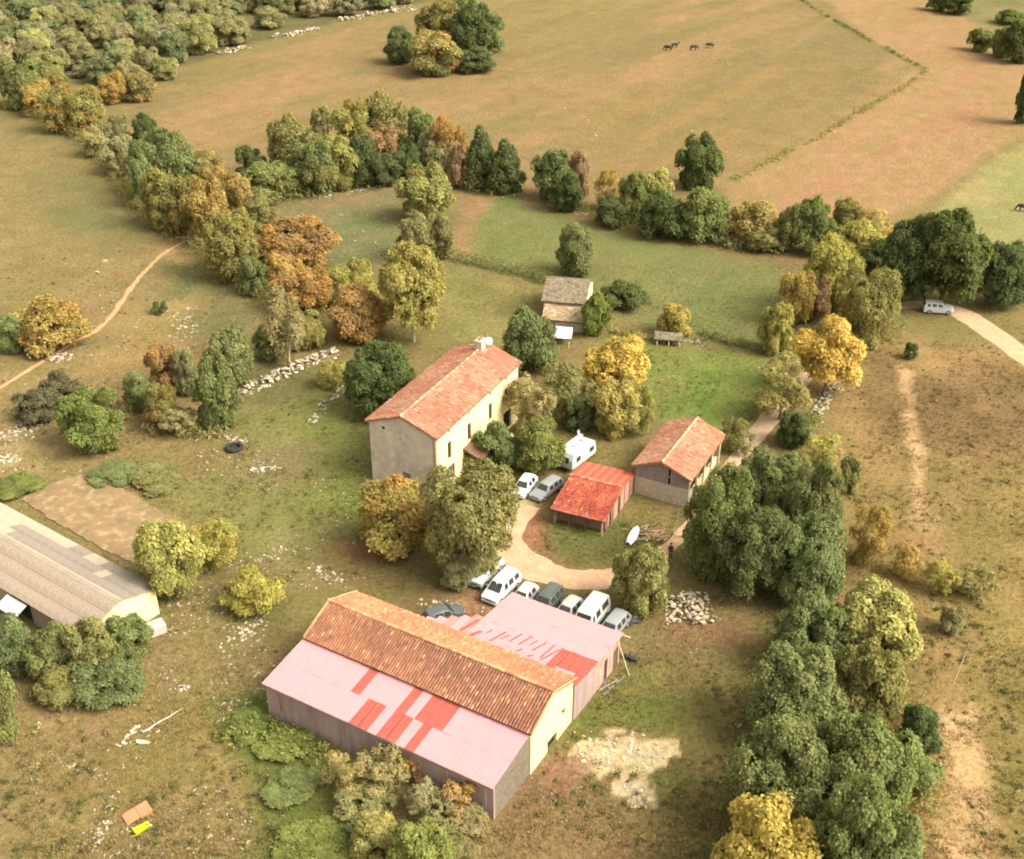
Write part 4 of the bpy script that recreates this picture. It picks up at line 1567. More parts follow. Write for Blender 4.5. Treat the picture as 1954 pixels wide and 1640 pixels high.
def plant(x0, y0, x1, y1, kind, col, aut, name, label, cat='tree', group=None, trunk=0.0, pale=False, lift=0.12):
    """plant whose crown spans this box of the photograph; trunk = clear trunk height in metres"""
    NT[0] += 1
    rg = random.Random(NT[0] * 7 + 1)
    xm, ym = (x0 + x1) / 2, (y0 + y1) / 2
    z = 2.0
    for _ in range(4):
        s = ppm(xm, ym, z)
        a = (x1 - x0) / 2 / s
        v = (y1 - y0) / 2 / s
        th = TILT + math.atan((ym - CY) / F)
        hc2 = v * v - (a * math.sin(th)) ** 2
        hc = math.sqrt(max(hc2, (0.42 * a) ** 2)) / (math.cos(th) if hc2 > (0.42 * a) ** 2 else 1)
        hc = min(hc, 2.6 * a)
        if kind == 'flat':
            hc = .17 * a
        z = trunk + hc * (1 - lift * (0 if trunk else 1))
    p = at(xm, ym, z)
    g = gz(p.x, p.y)
    t = thing(name, label, cat, (p.x, p.y, g), rg.uniform(0, 6.28), group)
    pk = kind
    if kind == 'flat':
        pk = 'dome'
    if kind == 'auto':
        pk = 'big' if a > 3.6 else ('mid' if a > 1.7 else 'small')
    me, R, Hc = PROTO[pk][rg.randrange(len(PROTO[pk]))]
    c = bpy.data.objects.new('crown' if cat == 'tree' else 'foliage', me)
    link(c, t)
    c.location = (0, 0, z)
    c.scale = (a / R * 1.10, a / R * rg.uniform(1.0, 1.18), hc / Hc * 1.06)
    k = COL[col]
    j = rg.uniform(.9, 1.1)
    c.color = (k[0] * j * rg.uniform(.94, 1.06), k[1] * j, k[2] * j * rg.uniform(.9, 1.1), aut)
    tm = TRUNK['pale' if pale else 'dark']
    o = bpy.data.objects.new('trunk' if cat == 'tree' else 'stem', tm[rg.randrange(len(tm))])
    link(o, t)
    ht = (z + hc) * .62
    o.scale = (a * .9, a * .9, max(trunk + .25 * hc, .3)) if not trunk else (max(a * .9, .8), max(a * .9, .8), trunk + .35 * hc)
    return t


g1 = 'trees in the island copse of the top pasture'
g2 = 'trees of the long hedge behind the paddock'
g3 = 'trees of the belt running down the left'
g4 = 'trees of the hedge below the ploughed strip'
g5 = 'trees grouped by the lane end on the right'
g6 = 'trees round the farmhouse'
g7 = 'tall trees right of the farm yard'
g8 = 'shrubs in front of the barn'
g9 = 'shrubs and small trees left of the yard'
g10 = 'shrubs round the long low barn'
T = 'tree'
S = 'shrub'
PLANTS = [
    # island copse
    (850, -10, 908, 60, 'mid', 'gr', .05, 'broadleaf_tree', 'rearmost green tree of the copse in the top pasture', T, g1),
    (797, 6, 882, 96, 'mid', 'ol', .15, 'broadleaf_tree', 'olive green tree at the back left of the copse', T, g1),
    (862, 6, 935, 108, 'mid', 'dk', .0, 'broadleaf_tree', 'dark green tree in the middle of the copse', T, g1),
    (902, 22, 964, 104, 'mid', 'gr', .02, 'broadleaf_tree', 'green tree at the right end of the copse', T, g1),
    (733, 57, 792, 124, 'mid', 'dk', .0, 'broadleaf_tree', 'small dark tree at the left end of the copse', T, g1),
    (776, 66, 878, 145, 'mid', 'ol', .42, 'broadleaf_tree', 'rounded olive and orange tree at the front of the copse', T, g1),
    (872, 92, 948, 139, 'dome', 'dk', .02, 'low_shrub', 'low dark shrub at the right foot of the copse', S, g1),
    # right far edge
    (1768, -16, 1812, 22, 'mid', 'gr', .05, 'broadleaf_tree', 'green tree at the top edge, left of the two at upper right', T, None),
    (1802, -14, 1858, 28, 'mid', 'dk', .05, 'broadleaf_tree', 'dark tree at the top edge, right of the two at upper right', T, None),
    (1850, 52, 1894, 100, 'small', 'gr', .0, 'broadleaf_tree', 'small round green tree standing apart near the upper right edge', T, None),
    (1892, 54, 1940, 112, 'mid', 'gr', .05, 'broadleaf_tree', 'green tree beside the small round one at upper right edge', T, None),
    (1915, 44, 1975, 124, 'mid', 'dk', .05, 'broadleaf_tree', 'larger dark tree cut by the upper right edge', T, None),
    (1938, 138, 1985, 240, 'mid', 'dk', .0, 'broadleaf_tree', 'dark tree half out of frame on the right above the green field', T, None),
    (1900, 20, 1954, 48, 'dome', 'gr', .1, 'low_shrub', 'low green thicket in the far upper right corner', S, None),
    # long hedge
    (590, 204, 636, 268, 'mid', 'gg', .1, 'broadleaf_tree', 'grey-green tree at the back of the long hedge', T, g2),
    (632, 196, 712, 300, 'mid', 'lg', .25, 'broadleaf_tree', 'light green tree with orange tips high in the long hedge', T, g2),
    (692, 180, 780, 290, 'mid', 'ol', .2, 'broadleaf_tree', 'tallest olive tree in the middle of the long hedge', T, g2),
    (772, 214, 834, 308, 'mid', 'gr', .05, 'broadleaf_tree', 'green tree right of the tallest hedge tree', T, g2),
    (512, 226, 612, 348, 'mid', 'ol', .15, 'broadleaf_tree', 'broad olive tree near the left end of the long hedge', T, g2),
    (446, 282, 504, 348, 'mid', 'dk', .05, 'broadleaf_tree', 'dark tree at the far left end of the long hedge', T, g2),
    (466, 310, 560, 388, 'mid', 'gr', .18, 'broadleaf_tree', 'low green tree at the lower left corner of the long hedge', T, g2),
    (552, 270, 640, 374, 'mid', 'gr', .12, 'broadleaf_tree', 'green tree in the near face of the long hedge, left', T, g2),
    (606, 264, 682, 366, 'mid', 'lg', .1, 'broadleaf_tree', 'light green tree in the near face of the long hedge', T, g2),
    (660, 262, 726, 360, 'mid', 'dk', .06, 'broadleaf_tree', 'dark tree below the light crown of the long hedge', T, g2),
    (698, 242, 766, 318, 'mid', 'br', .25, 'broadleaf_tree', 'pinkish brown tree in the middle of the long hedge', T, g2),
    (700, 296, 764, 356, 'mid', 'dk', .04, 'broadleaf_tree', 'dark low tree under the pinkish brown one', T, g2),
    (742, 278, 806, 348, 'mid', 'dk', .04, 'broadleaf_tree', 'dark low tree at the near side of the hedge, centre right', T, g2),
    (816, 228, 890, 330, 'mid', 'orr', .45, 'broadleaf_tree', 'rust orange tree towards the right end of the long hedge', T, g2),
    (790, 258, 868, 330, 'mid', 'gg', .08, 'broadleaf_tree', 'grey-green tree in front of the rust orange one', T, g2),
    (854, 276, 900, 362, 'mid', 'br', .2, 'broadleaf_tree', 'narrow brownish tree right of the rust orange one', T, g2),
    (888, 246, 948, 364, 'cone', 'dk', .02, 'broadleaf_tree', 'tall pointed dark tree at the right end of the long hedge', T, g2),
    (906, 280, 952, 340, 'small', 'yg', .1, 'broadleaf_tree', 'small yellow-green tree against the pointed dark one', T, g2),
    (932, 270, 998, 372, 'cone', 'dk', .02, 'broadleaf_tree', 'dark spreading tree closing the long hedge on the right', T, g2),
    (760, 320, 866, 428, 'mid', 'lg', .1, 'broadleaf_tree', 'light green tree dividing the two small paddocks', T, g2),
    (752, 412, 836, 505, 'mid', 'gg', .12, 'broadleaf_tree', 'grey olive tree below the light green paddock tree', T, g2),
    (806, 410, 870, 500, 'mid', 'ol', .2, 'broadleaf_tree', 'olive tree with orange top beside the brown paddock edge', T, g2),
    # belt running down the left
    (0, 116, 82, 210, 'mid', 'gr', .15, 'broadleaf_tree', 'green tree at the left edge where belt meets the wood', T, g3),
    (52, 112, 122, 172, 'mid', 'ol', .25, 'broadleaf_tree', 'olive tree next to the leftmost belt tree', T, g3),
    (42, 156, 116, 222, 'mid', 'go', .35, 'broadleaf_tree', 'ochre tree near the left edge above the meadow', T, g3),
    (76, 164, 150, 256, 'mid', 'ol', .35, 'broadleaf_tree', 'olive tree with orange tips above the left meadow corner', T, g3),
    (126, 168, 200, 258, 'mid', 'ol', .28, 'broadleaf_tree', 'olive tree second along the meadow corner', T, g3),
    (188, 138, 246, 200, 'mid', 'go', .3, 'broadleaf_tree', 'ochre tree at the wood edge beside the top pasture', T, g3),
    (232, 136, 300, 196, 'mid', 'ol', .25, 'broadleaf_tree', 'olive tree at the wood edge by the stone heap', T, g3),
    (158, 238, 206, 302, 'small', 'pa', .1, 'broadleaf_tree', 'small pale tree in the narrow part of the belt', T, g3),
    (188, 224, 250, 294, 'mid', 'gg', .05, 'broadleaf_tree', 'grey-green tree in the narrow part of the belt', T, g3),
    (194, 262, 262, 336, 'mid', 'pa', .05, 'broadleaf_tree', 'pale olive tree in the belt left of the big green one', T, g3),
    (246, 222, 308, 292, 'mid', 'dk', .02, 'broadleaf_tree', 'dark tree behind the big green belt tree', T, g3),
    (248, 248, 364, 376, 'big', 'gr', .04, 'broadleaf_tree', 'big rounded green tree in the left belt', T, g3),
    (352, 292, 436, 362, 'mid', 'ol', .35, 'broadleaf_tree', 'olive tree with orange top on the pasture side of the belt', T, g3),
    (244, 300, 298, 402, 'mid', 'gr', .1, 'broadleaf_tree', 'green tree at the meadow side below the big green one', T, g3),
    (270, 322, 354, 440, 'mid', 'ol', .1, 'broadleaf_tree', 'dark olive tree where the footpath meets the belt', T, g3),
    (316, 338, 394, 448, 'mid', 'ol', .28, 'broadleaf_tree', 'olive brown tree above the footpath end', T, g3),
    (352, 346, 442, 472, 'mid', 'go', .25, 'broadleaf_tree', 'golden tree in the middle of the left belt', T, g3),
    (424, 334, 486, 420, 'mid', 'go', .3, 'broadleaf_tree', 'golden tree on the paddock side of the belt', T, g3),
    (382, 406, 504, 538, 'big', 'ol', .06, 'broadleaf_tree', 'large olive tree in the belt below the golden one', T, g3),
    (466, 374, 524, 444, 'mid', 'ol', .2, 'broadleaf_tree', 'smaller olive tree on the paddock side of the belt', T, g3),
    (484, 416, 636, 528, 'big', 'orr', .4, 'broadleaf_tree', 'broad orange tree at the paddock corner of the belt', T, g3),
    (456, 490, 512, 566, 'mid', 'gr', .05, 'broadleaf_tree', 'green tree at the near foot of the belt', T, g3),
    (500, 484, 580, 560, 'mid', 'go', .3, 'broadleaf_tree', 'golden tree at the lower end of the belt', T, g3),
    (526, 508, 636, 606, 'mid', 'orr', .45, 'broadleaf_tree', 'bright orange tree at the lower end of the belt', T, g3),
    (498, 545, 590, 684, 'thin', 'pa', .1, 'broadleaf_tree', 'half bare pale tree with showing branches at belt end', T, g3, .8, True),
    (630, 498, 718, 590, 'mid', 'yg', .12, 'broadleaf_tree', 'yellow-green tree between the orange ones and the lime one', T, g3),
    (618, 544, 742, 656, 'mid', 'orr', .35, 'broadleaf_tree', 'rust brown tree left of the lime green tree', T, g3),
    (722, 466, 848, 636, 'big', 'yg', .0, 'broadleaf_tree', 'tall lime green tree with pale trunk behind the farmhouse', T, g6, 1.6, True),
    (484, 610, 560, 690, 'mid', 'gr', .08, 'broadleaf_tree', 'green tree at the end of the wide stone bank', T, g3),
    (540, 590, 620, 668, 'mid', 'ol', .1, 'broadleaf_tree', 'olive tree above the wide stone bank', T, g3),
    # left of the yard
    (394, 626, 486, 742, 'mid', 'gr', .03, 'broadleaf_tree', 'green tree at the left end of the stone bank', T, g9),
    (276, 656, 356, 752, 'mid', 'orr', .3, 'broadleaf_tree', 'orange tree in the group left of the stone bank', T, g9),
    (330, 664, 380, 760, 'mid', 'gg', .1, 'broadleaf_tree', 'grey-green tree behind the green one of the left group', T, g9),
    (233, 708, 294, 788, 'mid', 'gr', .1, 'broadleaf_tree', 'green tree at the left of the group by the stone bank', T, g9),
    (272, 732, 350, 818, 'mid', 'ol', .2, 'broadleaf_tree', 'olive tree below the orange one of the left group', T, g9),
    (368, 686, 458, 828, 'mid', 'gr', .04, 'broadleaf_tree', 'tall green tree at the right of the left group', T, g9),
    (304, 770, 380, 834, 'thin', 'pa', .05, 'scrub_bush', 'greyish scrub bush at the foot of the left group', S, g9),
    (112, 744, 232, 868, 'big', 'bg', .0, 'broadleaf_tree', 'rounded bright green tree standing alone on the stony slope', T, g9),
    (80, 704, 152, 768, 'dome', 'sb', .0, 'scrub_bush', 'grey-brown scrub bush up-slope of the rounded green tree', S, g9),
    (28, 740, 112, 808, 'dome', 'sb', .02, 'scrub_bush', 'grey-brown scrub bush left of the rounded green tree', S, g9),
    (26, 570, 164, 674, 'dome', 'go', .4, 'large_bush', 'big russet bush beside the footpath at the left edge', S, g9),
    (-10, 606, 50, 678, 'mid', 'gr', .05, 'large_bush', 'dark green bush left of the big russet one', S, g9),
    (292, 576, 318, 600, 'small', 'dk', .0, 'small_bush', 'tiny dark bush alone on the stony grass', S, g9),
    (168, 862, 262, 946, 'flat', 'gr', .1, 'bramble_mound', 'left part of the bramble mound above the long low barn', S, g9),
    (240, 872, 348, 950, 'flat', 'ol', .1, 'bramble_mound', 'right part of the bramble mound above the long low barn', S, g9),
    (-14, 894, 78, 956, 'flat', 'bg', .0, 'bramble_mound', 'green brambles at the left edge above the long low barn', S, g9),
    (604, 684, 668, 744, 'thin', 'lg', .05, 'small_bush', 'light green bush at the right end of the stone bank', S, g9),
    # long low barn
    (258, 1000, 384, 1138, 'mid', 'lg', .08, 'broadleaf_tree', 'light green tree at the right end of the long low barn', T, g10, .5),
    (346, 990, 462, 1090, 'thin', 'yg', .15, 'thin_shrub', 'thin yellowish shrub right of the barn-end tree', S, g10),
    (430, 1084, 534, 1174, 'dome', 'yg', .05, 'round_bush', 'round yellow-green bush in the grass left of the barn', S, g10),
    (196, 1170, 284, 1260, 'mid', 'gr', .06, 'large_bush', 'green bush below the cream end of the long low barn', S, g10),
    (120, 1180, 216, 1300, 'mid', 'ol', .08, 'large_bush', 'olive bush in front of the long low barn, middle', S, g10),
    (50, 1196, 146, 1300, 'mid', 'gr', .06, 'large_bush', 'green bush in front of the long low barn, left of middle', S, g10),
    (150, 1252, 268, 1346, 'dome', 'gr', .02, 'large_bush', 'lower green bush at the foot of the barn thicket', S, g10),
    (60, 1270, 160, 1350, 'dome', 'ol', .1, 'large_bush', 'lower olive bush at the foot of the barn thicket', S, g10),
    (-30, 1180, 60, 1290, 'mid', 'gr', .04, 'large_bush', 'green bush at the left edge below the awning', S, g10),
    (-50, 1280, 36, 1420, 'mid', 'gr', .03, 'broadleaf_tree', 'green tree cut by the left edge below the long low barn', T, g10),
    # hedge below the ploughed strip
    (1015, 286, 1094, 384, 'mid', 'gr', .05, 'broadleaf_tree', 'rounded green tree beside the gap in the hedges', T, g4),
    (1082, 290, 1130, 382, 'mid', 'br', .15, 'broadleaf_tree', 'brownish tree next to the rounded green one by the gap', T, g4),
    (1046, 328, 1116, 408, 'mid', 'dk', .02, 'broadleaf_tree', 'dark tree in front of the rounded one by the gap', T, g4),
    (1132, 328, 1180, 404, 'thin', 'go', .1, 'thin_tree', 'thin ochre tree standing in the dip of the hedge', T, g4),
    (1138, 376, 1194, 436, 'mid', 'dk', .05, 'broadleaf_tree', 'low dark tree at the dip of the hedge', T, g4),
    (1178, 328, 1236, 428, 'mid', 'gr', .12, 'broadleaf_tree', 'tall green tree right of the hedge dip', T, g4),
    (1208, 328, 1288, 420, 'mid', 'lg', .2, 'broadleaf_tree', 'yellowish green tree in the hedge left of the lone tree', T, g4),
    (1292, 264, 1378, 368, 'mid', 'dk', .0, 'broadleaf_tree', 'dark egg-shaped tree standing proud behind the hedge', T, g4),
    (1224, 368, 1312, 460, 'mid', 'dk', .05, 'broadleaf_tree', 'dark broad tree in the hedge below the egg-shaped tree, left', T, g4),
    (1298, 362, 1400, 464, 'mid', 'gr', .05, 'broadleaf_tree', 'broad green tree in the hedge below the egg-shaped tree', T, g4),
    (1392, 382, 1488, 472, 'mid', 'go', .15, 'broadleaf_tree', 'yellow ochre tree in the hedge below the ploughed strip', T, g4),
    (1412, 420, 1496, 480, 'mid', 'ol', .12, 'broadleaf_tree', 'olive tree at the foot of the yellow ochre one', T, g4),
    (1482, 392, 1540, 486, 'mid', 'ol', .08, 'broadleaf_tree', 'olive tree left of the rounded dark hedge end tree', T, g4),
    (1518, 384, 1584, 492, 'mid', 'gr', .02, 'broadleaf_tree', 'rounded dark green tree towards the hedge end', T, g4),
    # lane end group
    (1590, 382, 1650, 440, 'mid', 'ol', .3, 'broadleaf_tree', 'olive brown tree at the back of the lane end group', T, g5),
    (1634, 404, 1706, 468, 'thin', 'go', .15, 'thin_tree', 'thin yellow tree at the edge of the ploughed strip', T, g5),
    (1584, 420, 1684, 500, 'mid', 'yg', .05, 'broadleaf_tree', 'yellow-green tree behind the lane end group', T, g5),
    (1638, 458, 1700, 524, 'mid', 'dk', .0, 'broadleaf_tree', 'dark low tree between the yellow-green and the big dark tree', T, g5),
    (1536, 456, 1644, 606, 'mid', 'lg', .12, 'broadleaf_tree', 'tall light green tree in the lane end group', T, g5),
    (1484, 518, 1556, 626, 'mid', 'go', .12, 'broadleaf_tree', 'golden tree at the left of the lane end group', T, g5),
    (1538, 530, 1584, 620, 'mid', 'br', .2, 'broadleaf_tree', 'narrow pinkish brown tree inside the lane end group', T, g5),
    (1600, 514, 1714, 668, 'big', 'ol', .28, 'broadleaf_tree', 'large rounded olive tree with orange rim in the lane end group', T, g5),
    (1450, 580, 1516, 680, 'mid', 'lg', .02, 'broadleaf_tree', 'light green tree at the lower left of the lane end group', T, g5),
    (1514, 610, 1650, 746, 'dome', 'ye', .1, 'broadleaf_tree', 'bright golden tree overhanging the farm lane', T, g5, 1.0),
    (1676, 424, 1790, 590, 'big', 'dk', .0, 'broadleaf_tree', 'left half of the pair of big dark trees by dirt road', T, g5),
    (1730, 402, 1890, 584, 'big', 'dk', .03, 'broadleaf_tree', 'biggest dark green tree shading the parked car', T, g5, .6),
    (1864, 466, 1972, 594, 'big', 'dk', .0, 'broadleaf_tree', 'dark tree at the right edge above the dirt road', T, g5),
    (1727, 654, 1752, 686, 'small', 'dk', .0, 'small_bush', 'small dark bush alone on the brown slope', S, g5),
    # around farmhouse
    (654, 654, 790, 800, 'big', 'dk', .0, 'broadleaf_tree', 'dark dense tree against the back of the farmhouse', T, g6),
    (962, 590, 1062, 718, 'mid', 'gr', .03, 'broadleaf_tree', 'dark green tree behind the far end of the farmhouse', T, g6),
    (1058, 430, 1138, 534, 'mid', 'gr', .08, 'broadleaf_tree', 'green tree directly behind the stone hovel', T, g6),
    (1108, 556, 1166, 644, 'cone', 'bg', .0, 'broadleaf_tree', 'small pointed green tree at the right wall of the hovel', T, g6),
    (1148, 536, 1236, 592, 'dome', 'dk', .05, 'dark_hedge_bush', 'low dark bush in the field right of the hovel', S, g6),
    (1254, 580, 1318, 642, 'small', 'yg', .25, 'round_bush', 'yellowish bush behind the low stone wall', S, g6),
    (1120, 644, 1240, 760, 'mid', 'ye', .02, 'broadleaf_tree', 'tall yellow tree between farmhouse and lush paddock', T, g6, 1.6),
    (1124, 724, 1232, 838, 'mid', 'yg', .02, 'broadleaf_tree', 'yellow-green lower tree under the tall yellow one', T, g6),
    (1196, 740, 1250, 838, 'thin', 'lg', .05, 'thin_shrub', 'thin light green shrub right of the yellow tree', S, g6),
    (968, 716, 1058, 826, 'thin', 'pa', .0, 'thin_tree', 'pale feathery tree beside the farmhouse front', T, g6, .5, True),
    (1036, 690, 1128, 800, 'thin', 'ol', .04, 'thin_tree', 'thin olive tree between the pale one and the yellow one', T, g6, .5),
    (1070, 756, 1132, 824, 'mid', 'dk', .05, 'dark_shrub', 'dark shrub behind the caravan', S, g6),
    (906, 806, 996, 900, 'dome', 'gr', .02, 'garden_shrub', 'green garden shrub by the porch of the farmhouse', S, g6),
    (976, 800, 1076, 908, 'dome', 'bg', .02, 'garden_shrub', 'broad green garden shrub left of the caravan', S, g6),
    (880, 860, 934, 905, 'small', 'ol', .1, 'garden_shrub', 'small olive shrub at the porch post', S, g6),
    (682, 918, 824, 1062, 'mid', 'yg', .45, 'broadleaf_tree', 'golden tree in front of the grey farmhouse gable', T, g6),
    (808, 888, 992, 1092, 'big', 'ol', .08, 'broadleaf_tree', 'big olive tree at the front corner of the farmhouse', T, g6, 1.0),
    (840, 1046, 914, 1128, 'mid', 'gg', .0, 'large_bush', 'grey-green bush at the foot of the big olive tree', S, g6),
    (1172, 1040, 1280, 1178, 'mid', 'ol', .08, 'broadleaf_tree', 'olive green tree at the driveway beside the stone heap', T, g7),
    # lane side
    (1376, 800, 1440, 872, 'thin', 'ol', .08, 'thin_shrub', 'thin shrub between plank shed and lane', S, g7),
    (1440, 690, 1548, 800, 'thin', 'ol', .12, 'thin_tree', 'wispy olive tree on the left bank of the lane', T, g7, .6),
    (1482, 786, 1546, 860, 'mid', 'dk', .05, 'dark_shrub', 'dark shrub on the right bank of the lane', S, g7),
    (1530, 826, 1600, 900, 'thin', 'yg', .15, 'thin_shrub', 'yellowish shrub below the white stones on the lane bank', S, g7),
    (1600, 876, 1642, 944, 'small', 'ol', .02, 'small_bush', 'green bush on the rough slope right of the tall trees', S, g7),
    # tall trees right of yard
    (1400, 858, 1540, 1010, 'big', 'gr', .06, 'broadleaf_tree', 'tall green tree rising behind the others by the plank shed', T, g7),
    (1500, 880, 1608, 1060, 'big', 'gr', .08, 'broadleaf_tree', 'tall olive green tree on the slope side of the big clump', T, g7),
    (1306, 896, 1444, 1110, 'big', 'gr', .0, 'broadleaf_tree', 'tall dark green tree hiding the right side of plank shed', T, g7),
    (1370, 960, 1520, 1150, 'big', 'dk', .0, 'broadleaf_tree', 'dark green tree at the centre front of the big clump', T, g7),
    (1470, 990, 1612, 1168, 'big', 'gr', .03, 'broadleaf_tree', 'green tree at the right front of the big clump', T, g7),
    (1620, 962, 1706, 1084, 'thin', 'go', .1, 'thin_tree', 'thin golden tree on the rough slope beside the big clump', T, g7),
    (1700, 1040, 1760, 1110, 'thin', 'go', .1, 'thin_shrub', 'sparse ochre shrub on the rough slope, left of three', S, g7),
    (1770, 1070, 1830, 1140, 'thin', 'yg', .1, 'thin_shrub', 'sparse yellowish shrub on the rough slope, middle of three', S, g7),
    (1830, 1080, 1900, 1150, 'thin', 'ol', .1, 'thin_shrub', 'sparse olive shrub on the rough slope, right of three', S, g7),
    (1795, 1160, 1840, 1215, 'small', 'gg', .05, 'small_bush', 'grey-green bush above the leaning pole', S, g7),
    # lower right row
    (1478, 1138, 1622, 1296, 'big', 'gr', .03, 'broadleaf_tree', 'green tree at the top of the lower right row', T, g7),
    (1596, 1128, 1748, 1296, 'mid', 'lg', .15, 'broadleaf_tree', 'yellowish tree at the upper right of the lower row', T, g7),
    (1590, 1230, 1724, 1390, 'mid', 'ol', .08, 'broadleaf_tree', 'olive tree in the middle of the lower right row', T, g7),
    (1424, 1238, 1606, 1440, 'big', 'gr', .04, 'broadleaf_tree', 'big green tree in the middle of the lower right row', T, g7),
    (1716, 1348, 1796, 1456, 'mid', 'dk', .0, 'dark_shrub', 'dark round shrub right of the lower row', S, g7),
    (1690, 1430, 1792, 1520, 'dome', 'gr', .05, 'large_bush', 'green bush below the dark round shrub', S, g7),
    (1536, 1362, 1748, 1600, 'big', 'gr', .02, 'broadleaf_tree', 'large green tree at the right of the lower row', T, g7),
    (1388, 1376, 1590, 1612, 'big', 'gr', .0, 'broadleaf_tree', 'largest dark green tree low in the right foreground', T, g7),
    (1556, 1498, 1752, 1760, 'big', 'gr', .03, 'broadleaf_tree', 'dark green tree cut by the bottom edge at right', T, g7),
    (1372, 1528, 1558, 1730, 'dome', 'ye', .05, 'broadleaf_tree', 'bright golden tree cut by the bottom edge', T, g7, .8),
    # in front of the barn
    (430, 1330, 520, 1440, 'flat', 'bg', .0, 'bramble_mound', 'green brambles at the left corner of the lean-to', S, g8),
    (490, 1360, 600, 1470, 'flat', 'bg', .02, 'bramble_mound', 'green brambles under the left part of the lean-to wall', S, g8),
    (500, 1440, 620, 1560, 'flat', 'gr', .02, 'bramble_mound', 'green brambles lower down left of the pale shrubs', S, g8),
    (520, 1560, 680, 1700, 'flat', 'bg', .02, 'bramble_mound', 'green brambles cut by the bottom edge', S, g8),
    (620, 1440, 704, 1530, 'thin', 'pa', .04, 'pale_shrub', 'pale olive shrub nearest the brambles before the lean-to', S, g8),
    (676, 1428, 776, 1524, 'thin', 'pa', .08, 'pale_shrub', 'pale olive shrub touching the middle of the lean-to wall', S, g8),
    (636, 1500, 748, 1584, 'thin', 'ol', .06, 'pale_shrub', 'olive shrub in the lower row before the lean-to', S, g8),
    (700, 1396, 840, 1480, 'thin', 'orr', .45, 'climbing_shrub', 'orange-brown climber growing up the lean-to wall', S, g8),
    (776, 1490, 866, 1574, 'thin', 'pa', .10, 'pale_shrub', 'pale brown shrub before the right part of the lean-to', S, g8),
    (840, 1524, 936, 1606, 'thin', 'pa', .16, 'pale_shrub', 'pale brown shrub nearest the right corner of the lean-to', S, g8),
    (786, 1564, 906, 1664, 'thin', 'ol', .10, 'pale_shrub', 'brownish shrub cut by the bottom edge right of the green bushes', S, g8),
    (830, 1466, 936, 1560, 'thin', 'orr', .3, 'climbing_shrub', 'russet shrub close to the right end of the lean-to wall', S, g8),
    (668, 1552, 764, 1652, 'mid', 'lg', .02, 'large_bush', 'light green bush at the bottom edge, left of two', S, g8),
    (738, 1566, 856, 1700, 'mid', 'bg', .02, 'large_bush', 'green bush cut by the bottom edge, right of two', S, g8),
]
for pl in PLANTS:
    plant(*pl)


# scrub wood in the upper left: many individual bushes nobody could tell apart
def scrub_wood():
    rg = np.random.default_rng(77)
    poly = [(-200, -70), (980, -70), (900, -14), (820, -8), (780, 10), (700, 22), (640, 40), (520, 62), (470, 86), (410, 100), (335, 138), (290, 176), (205, 180), (120, 150), (0, 150), (-200, 190)]
    Wp = W2(poly)
    pts = []
    tries = 0
    xs = [p[0] for p in Wp]
    ys = [p[1] for p in Wp]
    while tries < 30000 and len(pts) < 300:
        tries += 1
        x, y = rg.uniform(min(xs), max(xs)), rg.uniform(min(ys), max(ys))
        if y > 640:
            continue
        if not inside(np.array([x]), np.array([y]), Wp)[0]:
            continue
        r = rg.uniform(2.6, 5.6)
        if vnoise(np.array([x]), np.array([y]), 26.0, 71)[0] < .08:
            continue
        if any((x - a) ** 2 + (y - b) ** 2 < (0.58 * (r + c)) ** 2 for a, b, c in pts):
            continue
        pts.append((x, y, r))
    cols = ['gr', 'ol', 'gr', 'ol', 'ol', 'lg', 'gr', 'gg', 'ol', 'pa']
    for x, y, r in pts:
        NT[0] += 1
        ck = cols[rg.integers(len(cols))]
        cw_ = {'gr': 'green', 'ol': 'olive', 'lg': 'light green', 'gg': 'grey-green', 'pa': 'pale ochre'}[ck]
        sz = 'large' if r > 4.6 else ('middling' if r > 3.5 else 'small')
        dp = 'in the near part of' if y < 345 else ('in the middle of' if y < 420 else 'at the far top edge of')
        t = thing('scrub_tree', '%s %s bushy tree %s the upper left scrub wood' % (sz, cw_, dp), 'tree', (x, y, gz(x, y)), rg.uniform(0, 6), 'scrub wood at the upper left')
        pk = 'mid' if rg.random() < .75 else 'dome'
        me, R, Hc = PROTO[pk][rg.integers(len(PROTO[pk]))]
        h = r * rg.uniform(.65, .95)
        c = bpy.data.objects.new('crown', me)
        link(c, t)
        c.location = (0, 0, h * .85)
        c.scale = (r / R, r / R * rg.uniform(.85, 1.15), h / Hc)
        k = COL[ck]
        j = rg.uniform(1.0, 1.3)
        c.color = (k[0] * j, k[1] * j, k[2] * j * 1.25, rg.uniform(0, .16))
        o = bpy.data.objects.new('trunk', TRUNK['dark'][rg.integers(3)])
        link(o, t)
        o.scale = (r * .8, r * .8, h * .6)


scrub_wood()


